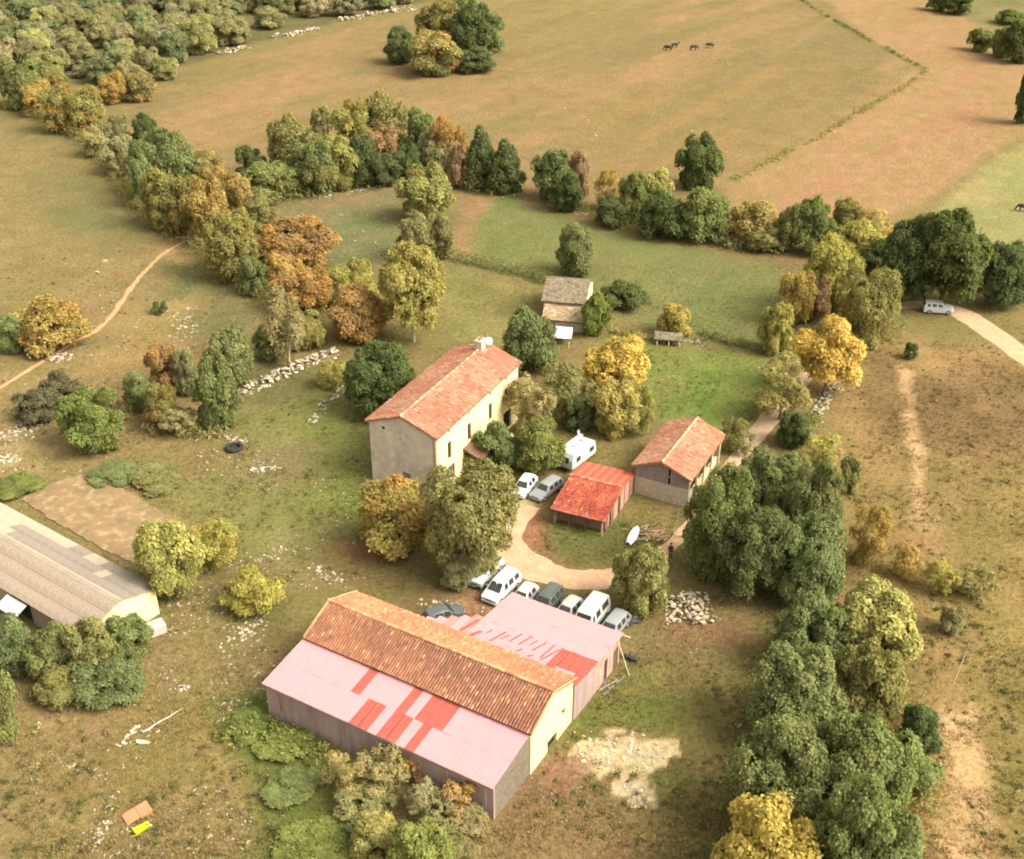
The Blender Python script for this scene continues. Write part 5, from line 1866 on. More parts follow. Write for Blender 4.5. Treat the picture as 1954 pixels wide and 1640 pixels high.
def hedge(pts, w, h, col, aut, label, seed, dens=9.0, name='low_hedge'):
    """clipped or wild low hedge along a line: one thing with its foliage"""
    rg = np.random.default_rng(seed)
    P = [at(*p) for p in pts]
    Pp, Nn, tone, au = [], [], [], []
    for a, b in zip(P[:-1], P[1:]):
        L = (b - a).length
        n = int(L * dens * w)
        t = rg.random(n)
        side = (b - a).cross(Vector((0, 0, 1))).normalized()
        off = rg.normal(0, .28, n) * w
        x = a.x + (b.x - a.x) * t + side.x * off
        y = a.y + (b.y - a.y) * t + side.y * off
        hh = h * (.45 + .9 * fbm(x, y, 3.0, seed, 3)) * np.clip(1.15 - (off / w) ** 2 * 2, .2, 1)
        keep = fbm(x, y, 4.5, seed + 3, 2) > .36
        z = hh * rg.uniform(.15, 1, n) ** .6
        d = np.stack([side.x * off / w * 2, side.y * off / w * 2, np.full(n, .8)], 1) + rg.normal(0, .4, (n, 3))
        pp = np.stack([x, y, z + ground_z(x, y)], 1)
        Pp.append(pp[keep])
        Nn.append(d[keep])
    Pp = np.concatenate(Pp)
    Nn = np.concatenate(Nn)
    per = 6
    n = len(Pp)
    q = (Pp[:, None] + rg.normal(0, .16, (n, per, 3))).reshape(-1, 3)
    nn = (Nn[:, None] + rg.normal(0, .5, (n, per, 3))).reshape(-1, 3)
    V, Fc = leaves(q, nn, .13, rg)
    o0 = P[0]
    V = V - np.array([o0.x, o0.y, 0])
    colr = np.repeat(np.stack([np.repeat(rg.uniform(.7, 1.25, n), per), np.repeat(rg.random(n) * .9 + .05, per), rg.uniform(.8, 1.2, n * per)], 1), 4, 0)
    t = thing(name, label, 'hedge', (o0.x, o0.y, 0))
    f = mesh_obj('foliage', np_mesh('hedge_foliage', V, Fc, colr, M_leaf), t)
    f.color = (*COL[col], aut)
    mb = MB()
    k = max(3, int(sum((b - a).length for a, b in zip(P[:-1], P[1:])) / 4))
    for a, b in zip(P[:-1], P[1:]):
        m = max(1, int((b - a).length / 4))
        for i in range(m):
            p = a.lerp(b, (i + .5) / m)
            mb.tube([(p.x - o0.x, p.y - o0.y, -.2), (p.x - o0.x + .1, p.y - o0.y, h * .5)], [.05, .02], 5)
    mb.obj('stems', M_bark, t)


hedge([(866, 498), (910, 506), (960, 518), (1010, 530), (1048, 544)], 2.2, 1.5, 'gr', .04, 'low wild hedge running left from the stone hovel', 301)
hedge([(1338, 636), (1380, 652), (1430, 664), (1480, 684), (1512, 692)], 1.6, 1.3, 'gr', .04, 'low dark hedge along the top of the lush paddock', 302)
hedge([(1512, -10), (1560, 22), (1640, 66), (1700, 100), (1768, 136)], 1.2, .6, 'dk', .0, 'thin field-edge hedge running down from the top edge', 303, 5)
hedge([(1768, 138), (1720, 172), (1640, 216), (1560, 264), (1470, 308), (1400, 345)], 2.0, .5, 'ol', .05, 'rough grassy field edge beside the ploughed strip', 304, 4)
hedge([(1165, 556), (1200, 566), (1232, 584)], 2.0, 1.2, 'dk', .05, 'short dark hedge piece right of the hovel', 305)
hedge([(1170, 634), (1200, 640), (1240, 648)], 1.2, .8, 'ol', .2, 'short brambly hedge piece left of the low stone wall', 306)
hedge([(1378, 850), (1410, 815), (1440, 780), (1470, 735), (1490, 705)], 1.6, 1.1, 'gr', .04, 'ragged hedge on the paddock side of the farm lane', 307)
hedge([(1520, 860), (1545, 820), (1560, 790)], 1.6, 1.2, 'gr', .04, 'ragged hedge on the slope side of the farm lane', 308)
hedge([(420, 1420), (470, 1390), (520, 1400), (580, 1440), (640, 1450)], 3.0, .9, 'bg', .0, 'strip of low brambles along the foot of the lean-to wall', 309)
hedge([(60, 1390), (130, 1350), (200, 1340), (260, 1330)], 2.0, .6, 'pa', .2, 'dry brush strip under the thicket by the long low barn', 310, 5)

hedge([(455, 372), (540, 382), (620, 370), (700, 354), (790, 347), (860, 358), (940, 368), (995, 370)], 3.6, 2.4, 'gr', .05, 'scrubby undergrowth along the foot of the long hedge', 311, 7, 'undergrowth')
hedge([(70, 222), (120, 248), (170, 275), (215, 325), (262, 392), (300, 430), (370, 465), (430, 522), (500, 568), (560, 620)], 4.2, 2.4, 'ol', .12, 'scrubby undergrowth along the belt of trees at the left', 312, 7, 'undergrowth')
hedge([(1050, 400), (1120, 410), (1180, 432), (1300, 464), (1400, 474), (1500, 486), (1590, 498)], 3.4, 2.2, 'gr', .06, 'scrubby undergrowth below the hedge of the ploughed strip', 313, 7, 'undergrowth')
hedge([(1470, 676), (1530, 640), (1590, 648), (1680, 650), (1720, 620)], 3.6, 1.6, 'ol', .12, 'scrubby undergrowth under the lane end trees', 314, 7, 'undergrowth')
hedge([(240, 790), (300, 828), (360, 832), (440, 826)], 2.6, 1.4, 'ol', .1, 'scrubby undergrowth under the tree group left of the yard', 315, 7, 'undergrowth')
hedge([(1600, 1140), (1700, 1290), (1740, 1420), (1760, 1560)], 3.2, 1.2, 'ol', .15, 'rough undergrowth on the slope side of the lower right trees', 316, 6, 'undergrowth')
hedge([(1500, 1180), (1440, 1290), (1410, 1420), (1400, 1560)], 2.4, 1.0, 'gr', .05, 'rough undergrowth on the meadow side of the lower right trees', 317, 6, 'undergrowth')
hedge([(0, 205), (60, 215), (110, 232)], 3.0, 1.8, 'ol', .15, 'undergrowth at the top corner of the left meadow', 318, 7, 'undergrowth')

# ------------------------------------------------------------------ stones, walls, heaps
def stone_meshes():
    out = []
    for i in range(7):
        rg = np.random.default_rng(900 + i)
        bm = bmesh.new()
        bmesh.ops.create_icosphere(bm, subdivisions=1, radius=.5)
        sc = np.array([1.0, rg.uniform(.6, .95), rg.uniform(.35, .6)])
        for v in bm.verts:
            k = 1 + rg.normal(0, .16)
            v.co = Vector([v.co[j] * sc[j] * k for j in range(3)])
        me = bpy.data.meshes.new('stone')
        bm.to_mesh(me)
        bm.free()
        me.materials.append(M_lime)
        out.append(me)
    return out


def lime_mat(name, dark, light):
    m, nt, p = new_mat(name)
    oi = nt.nodes.new('ShaderNodeObjectInfo')
    f, raw = noise_fac(nt, 5, 4, .35, .65)
    c0 = mixc(nt, dark, light, oi.outputs['Random'])
    nt.links.new(mixc(nt, c0, mixc(nt, c0, (.7, .68, .64), 1.0, 'MULTIPLY'), f), p.inputs['Base Color'])
    p.inputs['Roughness'].default_value = .95
    p.inputs['Specular IOR Level'].default_value = .1
    return m


M_lime = lime_mat('limestone', (.32, .26, .18), (.60, .51, .37))
STONES = stone_meshes()


def stone_line(name, label, cat, pts, width, height, n, size, seed, pieces='stone'):
    rg = np.random.default_rng(seed)
    P = [at(*p) for p in pts]
    seg = [(b - a).length for a, b in zip(P[:-1], P[1:])]
    tot = sum(seg)
    o0 = P[0]
    t = thing(name, label, cat, (o0.x, o0.y, gz(o0.x, o0.y)))
    z0 = t.location.z
    for i in range(n):
        s = rg.uniform(0, tot)
        k = 0
        while k < len(seg) - 1 and s > seg[k]:
            s -= seg[k]
            k += 1
        a, b = P[k], P[k + 1]
        d = (b - a).normalized()
        side = Vector((-d.y, d.x, 0))
        off = np.clip(rg.normal(0, .3), -.6, .6) * width
        p = a + d * s + side * off
        h = height * max(0, 1 - (abs(off) / (width * .6)) ** 1.3) * rg.uniform(.1, 1)
        sc = size * rg.uniform(.25, 1.15) ** 1.2 * 1.1
        o = bpy.data.objects.new(pieces, STONES[rg.integers(len(STONES))])
        link(o, t)
        o.location = (p.x - o0.x, p.y - o0.y, gz(p.x, p.y) - z0 + h + sc * .02)
        o.rotation_euler = (rg.normal(0, .25), rg.normal(0, .25), rg.uniform(0, 6.28))
        o.scale = (sc * rg.uniform(.8, 1.4), sc, sc * rg.uniform(.7, 1.1))
    return t


stone_line('stone_bank', 'wide collapsed dry-stone bank left of the farmhouse', 'stone wall', [(458, 752), (500, 730), (550, 706), (600, 686), (645, 668)], 2.6, .7, 280, .55, 1)
stone_line('stone_rubble', 'strip of loose rubble running down to the grass behind farmhouse', 'rubble', [(592, 812), (605, 790), (625, 765), (660, 735)], 1.6, .3, 110, .36, 2)
stone_line('rubble_heap', 'heap of pale rubble beside the driveway tree', 'rubble heap', [(1300, 1140), (1320, 1165), (1325, 1195)], 4.2, .9, 260, .42, 3)
stone_line('stone_bank', 'heap of white stones on the lane bank under the golden tree', 'stone heap', [(1552, 802), (1566, 778), (1584, 748), (1596, 735)], 1.8, .6, 120, .46, 4)
stone_line('field_wall', 'low tumbled stone wall in front of the yellowish bush', 'stone wall', [(1196, 640), (1240, 648), (1270, 652), (1310, 652), (1345, 660)], 1.0, .6, 110, .38, 5)
stone_line('stone_row', 'grey stone heap at the wood edge nearest the belt', 'stone wall', [(296, 136), (318, 132), (336, 128)], 2.6, 1.2, 60, .9, 6)
stone_line('stone_row', 'pale stone heap along the wood edge, second from the left', 'stone wall', [(418, 104), (440, 98), (470, 90)], 2.6, 1.2, 80, .9, 7)
stone_line('stone_row', 'pale stone row along the wood edge, third from the left', 'stone wall', [(520, 72), (560, 66), (612, 54)], 2.6, 1.0, 90, .9, 8)
stone_line('stone_row', 'grey stone row along the wood edge, rightmost and farthest', 'stone wall', [(642, 42), (680, 34), (730, 26), (790, 16)], 3.0, 1.4, 110, 1.0, 9)
stone_line('stone_row', 'stones along the near edge of the paddock hedge gap', 'stone wall', [(1010, 372), (1050, 388), (1090, 402), (1120, 412)], 1.4, .3, 70, .4, 10)
stone_line('stone_row', 'small stones along the foot of the long hedge', 'stone wall', [(620, 376), (680, 364), (740, 354)], 1.2, .2, 60, .35, 11)
stone_line('stone_outcrop', 'broken white stones on the slope at the left edge', 'stone outcrop', [(-10, 840), (30, 825), (60, 810), (75, 800)], 4.5, .15, 150, .45, 12)
stone_line('stone_outcrop', 'white stones beside the footpath below the russet bush', 'stone outcrop', [(98, 690), (120, 682), (140, 676)], 2.2, .15, 50, .5, 13)
stone_line('stone_outcrop', 'scattered white stones below the tiny dark bush', 'stone outcrop', [(295, 600), (330, 590), (355, 610), (350, 650)], 3.2, .12, 90, .40, 14)
stone_line('stone_outcrop', 'pale stones beside the black tyre', 'stone outcrop', [(400, 832), (440, 838), (470, 850)], 1.6, .3, 60, .4, 15)
stone_line('stone_outcrop', 'grey flat stones in the grass right of the black tyre', 'stone outcrop', [(475, 900), (505, 897), (535, 893)], 1.2, .2, 50, .4, 16)
stone_line('stone_outcrop', 'white stones on the left edge slope above the low barn', 'stone outcrop', [(-10, 882), (15, 878), (35, 872)], 2.0, .15, 50, .5, 17)
stone_line('stone_row', 'line of pale stones in the grass left of the barn', 'stone row', [(420, 1245), (440, 1225), (470, 1200), (500, 1180)], 1.2, .08, 46, .34, 18)
stone_line('stone_row', 'short slanting line of pale stones in the lower left grass', 'stone row', [(228, 1425), (242, 1405), (256, 1390), (262, 1382)], .5, .1, 26, .34, 19)
stone_line('stone_row', 'pale stones beside the orange mat', 'stone row', [(180, 1612), (195, 1580), (205, 1566)], .8, .08, 34, .30, 20)
stone_line('stone_row', 'pale stones in the lower left grass nearest the lean-to corner', 'stone row', [(326, 1320), (340, 1312), (352, 1306), (350, 1322)], .8, .1, 24, .34, 21)
stone_line('stone_row', 'pale stones by the grass track above the barn', 'stone row', [(590, 1080), (620, 1094), (655, 1108)], 1.4, .06, 46, .34, 22)
stone_line('stone_row', 'row of white stones between the yard and the lean-to', 'stone row', [(500, 1075), (520, 1060), (545, 1048), (560, 1040)], 1.6, .05, 36, .30, 23)
stone_line('stone_outcrop', 'pale broken stones by the dark car in the yard', 'stone outcrop', [(800, 1160), (815, 1150), (880, 1160), (920, 1175)], 1.8, .1, 50, .34, 24)
stone_line('stone_outcrop', 'flat limestone showing through the grass right of the barn', 'stone outcrop', [(1100, 1440), (1150, 1420), (1200, 1440), (1260, 1430)], 3.6, .0, 130, .42, 25)
stone_line('stone_outcrop', 'smaller patch of limestone lower down right of the barn', 'stone outcrop', [(1190, 1500), (1215, 1520), (1225, 1545)], 1.6, .0, 60, .36, 26)
for k, (px, py, sc, lb) in enumerate([(272, 1416, .9, 'single pale boulder in the lower left grass'), (200, 498, 1.0, 'pale boulder at the meadow edge above the footpath'), (186, 520, .8, 'second pale boulder at the meadow edge'),
                                      (1410, 1390, .35, 'small stone in the grass at the foot of the right row')]):
    p = at(px, py)
    o = mesh_obj('boulder', STONES[k % 7], None, None, (p.x, p.y, gz(p.x, p.y) + .1), (.1, .1, k * 1.3), (sc * 1.4, sc, sc * .8))
    tag(o, lb, 'boulder')


def loose_stones():
    """litter of small stones in the grass: one uncountable scatter"""
    rg = np.random.default_rng(5)
    zones = [((0, 500), (420, 900), 620, .18), ((380, 850), (700, 1130), 520, .16), ((300, 1120), (560, 1400), 560, .17), ((0, 1380), (480, 1640), 520, .14), ((540, 370), (760, 500), 220, .2), ((980, 1380), (1300, 1620), 260, .1), ((860, 1120), (1000, 1200), 220, .1), ((1660, 650), (1954, 1640), 120, .12), ((1240, 1100), (1400, 1250), 140, .12), ((1000, 200), (1330, 400), 60, .3)]
    V0 = []
    for i in range(4):
        me = STONES[i]
        V0.append((np.array([v.co[:] for v in me.vertices]), np.array([p.vertices[:] for p in me.polygons])))
    V, Fc = [], []
    k = 0
    for (x0, y0), (x1, y1), n, s in zones:
        for _ in range(n):
            p = at(rg.uniform(x0, x1), rg.uniform(y0, y1))
            if vnoise(np.array([p.x]), np.array([p.y]), 3.5, 17)[0] < .55:
                continue
            v, f = V0[rg.integers(4)]
            sc = s * rg.uniform(.7, 2.6) * np.array([1.3, 1, .45])
            a = rg.uniform(0, 6.28)
            R = np.array([[math.cos(a), -math.sin(a), 0], [math.sin(a), math.cos(a), 0], [0, 0, 1]])
            V.append((v * sc) @ R.T + np.array([p.x, p.y, gz(p.x, p.y) + .02]))
            Fc.append(f + k)
            k += len(v)
    o = mesh_obj('loose_stones', np_mesh('loose_stones', np.concatenate(V), np.concatenate(Fc), None, M_lime))
    tag(o, 'litter of small pale stones strewn through the grass', None, None, 'stuff')


loose_stones()


# ------------------------------------------------------------------ rough grass
def grass():
    rg = np.random.default_rng(9)
    N = 150000
    # denser towards the near ground
    y = 56 + 120 * rg.random(N) ** 1.7
    x = rg.uniform(-1, 1, N) * (8 + .46 * y)
    dens = fbm(x, y, 5.0, 611, 4)
    keep = rg.random(N) < np.clip((dens - .30) / .4, .08, .75)
    x, y = x[keep], y[keep]
    keep = ~on_track(x, y)
    for cx, cy, a, hx, hy in ((BX, BY, BA, 11.8, 9.4), (BX + .51 * 8, BY + .86 * 8, BA, 11.8, 4.8), (-7.43, 119.9, 1.108, 10.2, 4.6), (18.6, 113.6, 1.087, 5.5, 3.5), (8.8, 107.5, -.43, 3.2, 5.1), (-47.8, 94.9, math.radians(-35.5), 15.2, 4.5)):
        u = (x - cx) * math.cos(a) + (y - cy) * math.sin(a)
        v = -(x - cx) * math.sin(a) + (y - cy) * math.cos(a)
        keep &= ~((np.abs(u) < hx) & (np.abs(v) < hy))
    x, y = x[keep], y[keep]
    n = len(x)
    col = ground_col(x, y)
    bright = col.sum(1)
    k2 = (bright < .62)
    x, y, col = x[k2], y[k2], col[k2]
    n = len(x)
    hgt = rg.uniform(.08, .26, n) * (.6 + .8 * vnoise(x, y, 7, 33))
    per = 5
    a = rg.uniform(0, 6.28, (n, per))
    r = rg.uniform(.02, .16, (n, per))
    bx = x[:, None] + np.cos(a) * r
    by = y[:, None] + np.sin(a) * r
    h = hgt[:, None] * rg.uniform(.6, 1.2, (n, per))
    w = .035
    tx = bx + np.cos(a) * h * .6
    ty = by + np.sin(a) * h * .6
    z = ground_z(x, y)[:, None] + np.zeros((n, per))
    V = np.stack([np.stack([bx - np.sin(a) * w, by + np.cos(a) * w, z - .03], -1), np.stack([bx + np.sin(a) * w, by - np.cos(a) * w, z - .03], -1), np.stack([tx, ty, z + h], -1)], 2).reshape(-1, 3)
    Fc = np.arange(len(V)).reshape(-1, 3)
    cc = col * rg.uniform(1.1, 1.75, n)[:, None] * (1 + rg.normal(0, .06, (n, 3)))
    cc = np.repeat(cc, per * 3, 0)
    m, nt, p = new_mat('grass_blades')
    at_ = nt.nodes.new('ShaderNodeAttribute')
    at_.attribute_name = 'col'
    nt.links.new(at_.outputs['Color'], p.inputs['Base Color'])
    p.inputs['Roughness'].default_value = 1
    p.inputs['Specular IOR Level'].default_value = .05
    o = mesh_obj('rough_grass', np_mesh('rough_grass', V, Fc, cc, m))
    tag(o, 'tufts of rough autumn grass over the near ground', None, None, 'stuff')


grass()


def weeds():
    """docks, brambles and dry stalks dotted through the rough grass: an uncountable scatter"""
    rg = np.random.default_rng(19)
    zones = [((1620, 650), (1990, 1640), 1500), ((0, 480), (480, 900), 420), ((280, 1100), (560, 1640), 420), ((0, 1380), (300, 1640), 260), ((980, 1250), (1420, 1640), 420), ((560, 740), (700, 1100), 160), ((1120, 640), (1480, 800), 140), ((400, 760), (560, 1080), 160), ((1040, 1000), (1220, 1080), 60)]
    P, Cc, H_ = [], [], []
    pal = np.array([A(120, 116, 52), A(96, 104, 40), A(150, 132, 60), A(176, 148, 92), A(118, 92, 56), A(108, 112, 46)]) * 1.25
    for (x0, y0), (x1, y1), n in zones:
        for _ in range(n):
            p = at(rg.uniform(x0, x1), rg.uniform(y0, y1))
            if fbm(np.array([p.x]), np.array([p.y]), 6.0, 717, 3)[0] < .40 + .15 * rg.random():
                continue
            P.append((p.x, p.y))
            Cc.append(pal[rg.integers(len(pal))] * rg.uniform(.8, 1.2))
            H_.append(rg.uniform(.12, .42))
    P, Cc, H_ = np.array(P), np.array(Cc), np.array(H_)
    ok = ~on_track(P[:, 0], P[:, 1])
    for cx, cy, a, hx, hy in ((BX, BY, BA, 11.8, 9.4), (BX + .51 * 8, BY + .86 * 8, BA, 11.8, 4.8), (-7.43, 119.9, 1.108, 10.2, 4.6), (18.6, 113.6, 1.087, 5.5, 3.5), (8.8, 107.5, -.43, 3.2, 5.1), (-47.8, 94.9, math.radians(-35.5), 15.2, 4.5)):
        u = (P[:, 0] - cx) * math.cos(a) + (P[:, 1] - cy) * math.sin(a)
        v = -(P[:, 0] - cx) * math.sin(a) + (P[:, 1] - cy) * math.cos(a)
        ok &= ~((np.abs(u) < hx) & (np.abs(v) < hy))
    P, Cc, H_ = P[ok], Cc[ok], H_[ok]
    n, per = len(P), 26
    q = rg.normal(size=(n, per, 3)) * np.array([.75, .75, .45]) * H_[:, None, None]
    base = np.stack([P[:, 0], P[:, 1], ground_z(P[:, 0], P[:, 1]) + H_ * .35], 1)
    pts = (base[:, None] + q).reshape(-1, 3)
    nn = (q + np.array([0, 0, .25]) + rg.normal(size=(n, per, 3)) * .15).reshape(-1, 3)
    V, Fc = leaves(pts, nn, .075, rg)
    col = np.repeat(np.repeat(Cc, per, 0) * rg.uniform(.8, 1.25, n * per)[:, None], 4, 0)
    o = mesh_obj('weeds', np_mesh('weeds', V, Fc, col, bpy.data.materials['grass_blades']))
    tag(o, 'weeds and dry stalks dotted through the rough grass', None, None, 'stuff')


weeds()

# ------------------------------------------------------------------ vehicles
M_glass = mat_mottled('car_glass', (.03, .03, .03), (.045, .045, .042), 2, .12, spec=.6)
M_tyre = mat_mottled('tyre_rubber', (.02, .02, .02), (.03, .03, .03), 6, .9)
M_rim = mat_mottled('wheel_rim', (.42, .42, .42), (.35, .35, .35), 6, .4, metallic=.4)
M_lamp = mat_mottled('headlamp_glass', (.62, .62, .58), (.55, .55, .5), 6, .2, spec=.6)
M_tail = mat_mottled('tail_lamp_red', (.35, .03, .02), (.3, .02, .02), 6, .3, spec=.5)
M_plastic = mat_mottled('black_trim', (.03, .03, .03), (.045, .045, .045), 6, .6)


def paint(name, c, d=.92):
    return mat_mottled(name, c, tuple(v * d for v in c), 1.2, .32, spec=.5)


P_white = paint('white_car_paint', (.52, .515, .49), .95)
P_white2 = paint('cream_white_car_paint', (.50, .49, .445), .95)
P_silver = paint('silver_car_paint', (.26, .26, .245))
P_pale = paint('pale_silver_car_paint', (.38, .38, .345))
P_green = paint('dark_green_car_paint', (.085, .095, .075))
P_darkgrey = paint('dark_grey_car_paint', (.10, .105, .10))

PROF = {   # stations from front to back: (x/L, roof-line z/H, half width of the top / half width)
    'hatch': [(0, .42, .86), (.04, .47, .90), (.24, .56, .94), (.27, .60, .93), (.42, .96, .72), (.55, 1.0, .73), (.78, .985, .72), (.90, .90, .72), (.975, .60, .90), (1.0, .55, .90)],
    'estate': [(0, .42, .86), (.03, .48, .90), (.25, .58, .94), (.28, .61, .93), (.40, .96, .74), (.55, 1.0, .75), (.85, .98, .74), (.93, .92, .74), (.985, .62, .92), (1.0, .55, .92)],
    'mpv': [(0, .40, .86), (.03, .46, .90), (.15, .56, .93), (.18, .60, .92), (.36, .96, .77), (.5, 1.0, .78), (.86, .99, .77), (.95, .93, .77), (.985, .60, .94), (1.0, .5, .94)],
    'van': [(0, .36, .90), (.03, .42, .92), (.13, .52, .94), (.16, .56, .93), (.27, .94, .84), (.36, 1.0, .85), (.80, 1.0, .85), (.97, .985, .85), (.99, .6, .95), (1.0, .5, .95)],
    'suv': [(0, .50, .90), (.03, .56, .92), (.24, .63, .95), (.27, .66, .94), (.37, .96, .78), (.5, 1.0, .79), (.86, .99, .78), (.95, .95, .78), (.985, .66, .94), (1.0, .55, .94)],
    'pickup': [(0, .50, .90), (.03, .55, .92), (.24, .62, .95), (.27, .65, .94), (.36, .96, .80), (.44, 1.0, .81), (.56, .98, .80), (.60, .66, .94), (.985, .62, .95), (1.0, .55, .95)],
}


def car(name, label, kind, L, Wd, H, mat, pos, heading, group=None, roof_mat=None, roof_rails=False):
    """car with its nose towards `heading` (world angle); pos (x, y)"""
    t = thing(name, label, 'van' if kind == 'van' else ('pickup' if kind == 'pickup' else 'car'), (pos[0], pos[1], gz(*pos) + .03), heading, group)
    prof = PROF[kind]
    w = Wd / 2
    zb = .24
    belt = .60 if kind not in ('suv', 'pickup') else .65
    rings = []
    for fx, fz, fw in prof:
        x = L / 2 - fx * L
        zt = fz * H
        zbelt = min(zt - .02, belt * H)
        end = .90 if fx in (0, 1.0) else 1.0
        rings.append([(x, -w * end * .96, zb), (x, -w * end, zb + .22), (x, -w * end * .985, zbelt), (x, -w * fw * end, zt - .03), (x, -w * fw * end * .72, zt + .015), (x, 0, zt + .03), (x, w * fw * end * .72, zt + .015), (x, w * fw * end, zt - .03), (x, w * end * .985, zbelt), (x, w * end, zb + .22), (x, w * end * .96, zb)])
    n = len(rings[0])
    mb = MB()
    vs_ = [p for r in rings for p in r]
    fs_ = [(i * n + j, (i + 1) * n + j, (i + 1) * n + j + 1, i * n + j + 1) for i in range(len(rings) - 1) for j in range(n - 1)]
    fs_ += [(i * n + n - 1, (i + 1) * n + n - 1, (i + 1) * n, i * n) for i in range(len(rings) - 1)]
    fs_ += [tuple(range(n)), tuple(reversed(range((len(rings) - 1) * n, len(rings) * n)))]
    mb.add(vs_, fs_)
    body = mb.obj('body', mat, t, bevel=.03)
    for pz in body.data.polygons:
        pz.use_smooth = True
    try:
        body.data.set_sharp_from_angle(angle=math.radians(35))
    except Exception:
        pass

    def station(fx):
        for (a, za, wa), (b, zb_, wb) in zip(prof[:-1], prof[1:]):
            if a <= fx <= b:
                k = (fx - a) / (b - a)
                return za + (zb_ - za) * k, wa + (wb - wa) * k
        return prof[-1][1:]

    def glass(nm, quad, off):
        q = [Vector(p) for p in quad]
        nrm = (q[1] - q[0]).cross(q[2] - q[0]).normalized()
        if nrm.dot(Vector(off)) < 0:
            nrm = -nrm
        c = sum(q, Vector()) / len(q)
        pts = [c + (p - c) * .90 + nrm * .016 for p in q]
        g = MB()
        g.prism(pts, nrm * .012)
        g.obj(nm, M_glass, t)
    i_b, i_r = 3, 4        # windscreen base / top station
    xb, zb0, wb = prof[i_b]
    xr, zr, wr = prof[i_r]
    X = lambda fx: L / 2 - fx * L
    glass('windscreen', [(X(xb), -w * wb * .90, zb0 * H + .01), (X(xb), w * wb * .90, zb0 * H + .01), (X(xr), w * wr * .92, zr * H - .01), (X(xr), -w * wr * .92, zr * H - .01)], (1, 0, .5))
    if kind == 'pickup':
        a, b = prof[6], prof[7]
    else:
        a, b = prof[-3], prof[-2]
    glass('rear_window', [(X(a[0]), -w * a[2] * .9, a[1] * H - .02), (X(a[0]), w * a[2] * .9, a[1] * H - .02), (X(b[0]), w * b[2] * .85, max(b[1], belt) * H + .03), (X(b[0]), -w * b[2] * .85, max(b[1], belt) * H + .03)], (-1, 0, .5))
    spans = {'van': [(.22, .33), (.36, .56), (.60, .90)], 'pickup': [(.34, .56)], 'mpv': [(.30, .46), (.48, .68), (.70, .90)]}.get(kind, [(.36, .55), (.57, .78)])
    if kind in ('estate', 'suv'):
        spans = [(.36, .54), (.56, .74), (.76, .90)]
    for s in (-1, 1):
        for a, b in spans:
            za, wa = station(a)
            zb2, wb2 = station(b)
            q = [(X(a + .02), s * w * .985, belt * H + .03), (X(b), s * w * .985, belt * H + .03), (X(b), s * w * wb2, zb2 * H - .06), (X(max(a + .02, xr - .02)), s * w * wa, min(za, zb2) * H - .06)]
            if za < belt + .25:
                q[3] = (X(xr), s * w * wr, zr * H - .06)
            glass('side_window', q, (0, s, .3))
        for fx in (.17, .80):
            wh = MB()
            r = .33 if kind in ('suv', 'van', 'pickup') else .30
            xx = X(fx)
            pts = [(xx, s * (w - .16), r), (xx, s * (w - .14), r), (xx, s * (w + .015), r), (xx, s * (w + .03), r)]
            wh.tube(pts, [r * .8, r, r, r * .86], 18)
            o = wh.obj('wheel', M_tyre, t, smooth=False)
            rm = MB()
            rm.tube([(xx, s * (w + .02), r), (xx, s * (w + .042), r)], [r * .62, r * .56], 14)
            rm.obj('rim', M_rim, o)
        hl = MB()
        hz = prof[1][1] * H - .10
        hl.box((L / 2 - .10, min(s * w * .52, s * w * .86), hz - .09), (L / 2 - .005, max(s * w * .52, s * w * .86), hz + .04))
        hl.obj('headlight', M_lamp, t, bevel=.02)
        tl = MB()
        tl.box((-L / 2 - .02, min(s * w * .70, s * w * .90), .48 * H - .05), (-L / 2 + .08, max(s * w * .70, s * w * .90), .48 * H + .15))
        tl.obj('tail_light', M_tail, t, bevel=.02)
        mi = MB()
        mi.box((X(.30) - .05, min(s * w * 1.0, s * (w + .17)), belt * H + .02), (X(.30) + .08, max(s * w * 1.0, s * (w + .17)), belt * H + .15))
        mi.obj('mirror', mat, t, bevel=.03)
        if roof_rails:
            rr = MB()
            rr.tube([(X(.45), s * w * .66, H + .05), (X(.86), s * w * .66, H + .05)], .025, 6)
            rr.obj('roof_rail', M_plastic, t)
    for x in (L / 2 - .06, -L / 2 - .06):
        bp = MB()
        bp.box((x, -w * .88, .28), (x + .12, w * .88, .46))
        bp.obj('bumper', M_plastic if kind in ('suv', 'van', 'pickup') else mat, t, bevel=.03)
    gl = MB()
    gl.box((L / 2 - .02, -w * .42, .50), (L / 2 + .012, w * .42, .62))
    gl.obj('grille', M_plastic, t)
    pl = MB()
    pl.box((L / 2 + .062, -.26, .33), (L / 2 + .07, .26, .44))
    pl.obj('number_plate', P_white, t)
    if kind == 'pickup':
        bd = MB()
        bd.box((X(.97), -w * .80, .64 * H + .034), (X(.63), w * .80, .64 * H + .045))
        bd.obj('load_bed', M_plastic, t)
    return t


def barn_local(u, v):
    return (BX + u * math.cos(BA) - v * math.sin(BA), BY + u * math.sin(BA) + v * math.cos(BA))


